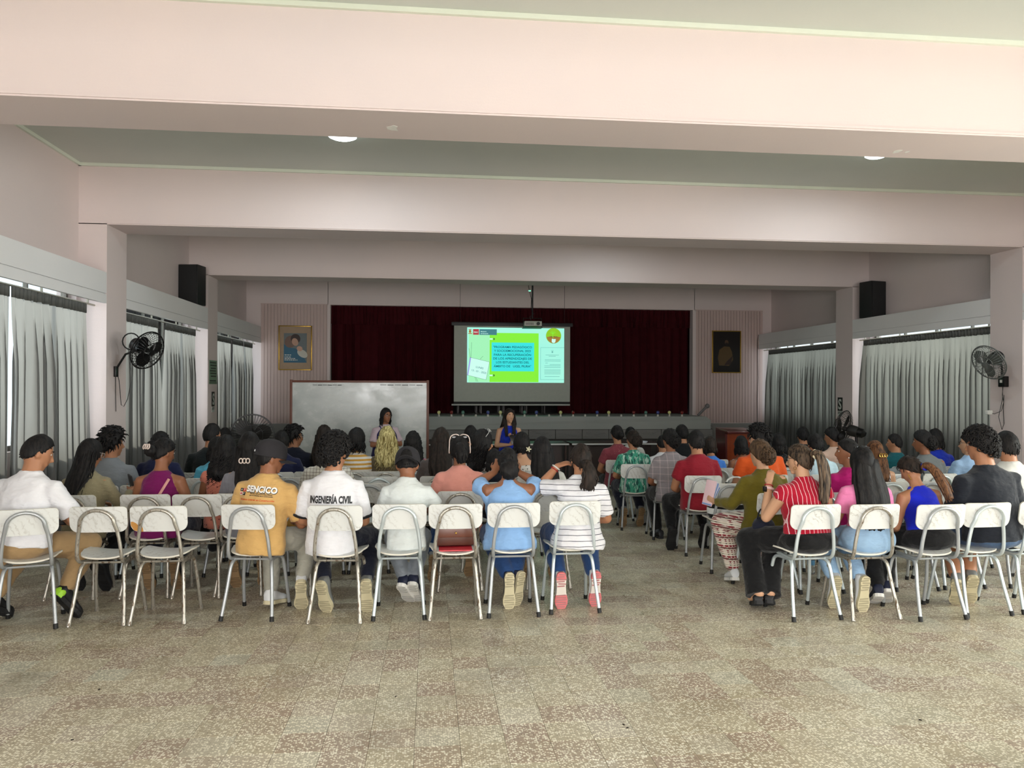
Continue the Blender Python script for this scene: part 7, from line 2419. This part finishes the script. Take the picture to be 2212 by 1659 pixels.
on_back(S11, Tm, '', 0, PRD, -.152, .456, me=flat_me([[(-.014 + .008 * cos(a), -.014 + .008 * sin(a)) for a in [2 * pi * q / 12 for q in range(12)]]]), rot=-.03, lift=.005)

# ================================================================= empty chairs in the rows
def fill(blk, row, x0, x1, pitch=.425):
    ps_ = sorted(used[(blk, row)])
    xs_ = []
    x = x0
    while x <= x1:
        if all(abs(x - q) > .37 for q in ps_) and all(abs(x - q) > .37 for q in xs_):
            xs_.append(x); x += pitch
        else:
            x += .03
    for i, x in enumerate(xs_):
        side = 'left' if blk == 'L' else 'right'
        r = random.Random(row * 31 + i)
        chair(x, seatrow(blk, row) + r.uniform(-.03, .03), radians(r.uniform(-3, 3)),
              'empty marbled chair, %s block, %s row from the camera, %s empty one' % (side, ORD[row], words_[i]), ('grey', 'worn', 'pale', 'grey')[(i + row) % 4] if blk == 'L' else ('grey', 'pale')[(i + row) % 2], group='empty chairs in the %s block' % side)


chair(-1.80, 6.46, radians(-2), 'empty marbled chair between the purple top and the mustard shirt, second row from the camera', 'worn'); used[('L', 1)].append(-1.80)
for r_, a_, b_ in ((1, -2.75, .95), (2, -2.5, .9), (3, -2.2, .9), (4, -2.0, .9), (5, -1.9, .9), (6, -2.0, .6)):
    fill('L', r_, a_, b_)
chair(2.73, 6.92, radians(-6), 'empty marbled chair at the aisle holding a black and white striped bag', 'grey'); used[('R', 2)].append(2.76)
for r_, a_, b_ in ((1, 3.05, 4.9), (2, 3.15, 5.2), (3, 3.2, 5.4), (4, 3.2, 5.6), (5, 2.9, 5.4), (6, 3.0, 5.0)):
    fill('R', r_, a_, b_)

# ================================================================= bags, bottle and small things
BRL = plain('brown_leather', srgb(84, 48, 36), .35)
t = empty('handbag', (.19, 5.69, floor_z(5.69) + .482), (0, 0, .05), label='brown leather handbag on the empty worn chair next to the boy', cat='bag')
g = Geo(); g.bevbox((-.145, -.06, .0), (.145, .08, .135), .03); obj('bag_body', g, BRL, t)
g = Geo(); g.bevbox((-.147, -.068, .065), (.147, -.05, .140), .008); obj('flap', g, plain('brown_leather_light', srgb(104, 60, 44), .35), t)
g = Geo(); g.ball((0, -.08, .10), (.008, .004, .008), 8, 6); obj('clasp', g, EARR, t)
g = Geo(); g.tube(catmull([(-.15, 0, .13), (-.13, 0, .24), (0, .02, .28), (.13, 0, .24), (.15, 0, .13)], 4), .007, 6); obj('handle', g, BRL, t)
t = empty('red_folder', (.19, 5.66, floor_z(5.66) + .466), label='red plastic folder lying under the brown handbag', cat='folder')
g = Geo(); g.bevbox((-.12, -.13, .0), (.12, .12, .010), .004); obj('cover', g, plain('red_plastic', srgb(200, 44, 56), .4), t)
bs = cloth('bag_black_white', srgb(228, 230, 228), 'hstripe', per=.10, duty=.45, col2=srgb(14, 14, 16))
t = empty('striped_bag', (2.80, 6.88, floor_z(6.88) + .475), (0, .0, -.3), label='large soft black and white striped bag on the aisle chair', cat='bag')
g = Geo(); g.ball((0, .0, .12), (.20, .11, .15), 24, 16, RY(-.45), lambda d: 1 + .08 * noise.noise(d * 2.2)); obj('bag_body', g, bs, t, angle=180)
g = Geo(); g.tube(catmull([(-.10, -.05, .22), (-.06, -.06, .36), (.05, -.06, .38), (.10, -.05, .24)], 4), .008, 6); obj('handle', g, bs, t)
t = empty('navy_bag', (2.52, 5.62, floor_z(5.62) + .47), (0, 0, .3), label='small navy cloth bag beside the hip of the red-bloused woman', cat='bag')
g = Geo(); g.ball((0, 0, .10), (.10, .07, .10), 20, 14, None, lambda d: 1 + .1 * noise.noise(d * 2.5)); obj('bag_body', g, C['dnavy'], t, angle=180)
g = Geo(); g.tube(catmull([(-.06, 0, .18), (-.03, 0, .25), (.04, 0, .25), (.06, 0, .18)], 4), .006, 6); obj('handle', g, C['dnavy'], t)
bt = N('clear_bottle'); bt.P(col=(.9, .96, .95, 1), rough=.06, trans=.9)
pb = ground(1752, 1240)
t = empty('water_bottle', (pb.x, pb.y, pb.z), label='clear plastic water bottle on the floor under the right block', cat='bottle')
g = Geo(); g.lathe([(.028, 0), (.032, .01), (.032, .06), (.029, .07), (.032, .08), (.032, .15), (.018, .19), (.013, .20), (.013, .215)], 18); obj('bottle_body', g, bt.mat, t, angle=180)
g = Geo(); g.lathe([(.015, .212), (.015, .232), (.002, .234)], 14); obj('cap', g, plain('blue_cap', srgb(60, 110, 180), .5), t)
g = Geo(); g.lathe([(.0325, .085), (.0325, .13)], 18); obj('label_band', g, plain('bottle_band', srgb(90, 150, 190), .5), t)
o_, T_ = hold('phone', 'dark phone in the hands of the speaker in the blue dress', 'phone', t29, Tt29, (-.02, .26, .34), (.07, .010, .14), GLM, (.2, .2, 0), 'phone_body')
# debris specks on the floor
DEB = plain('dark_speck', srgb(40, 30, 24), .9)
for i, (px, py) in enumerate(((156, 1599), (855, 1505), (1347, 1566), (1355, 1573), (214, 1490), (1988, 1556))):
    q = ground(px, py)
    t = empty('floor_crumb', (q.x, q.y, q.z + .002), (0, 0, i * 1.1), label='tiny dark crumb on the bare terrazzo floor, %s of six, left to right roughly' % words_[i], cat='crumb', group='crumbs on the near floor')
    g = Geo(); g.ball((0, 0, 0), (.008, .004, .003), 8, 5); obj('speck', g, DEB, t)
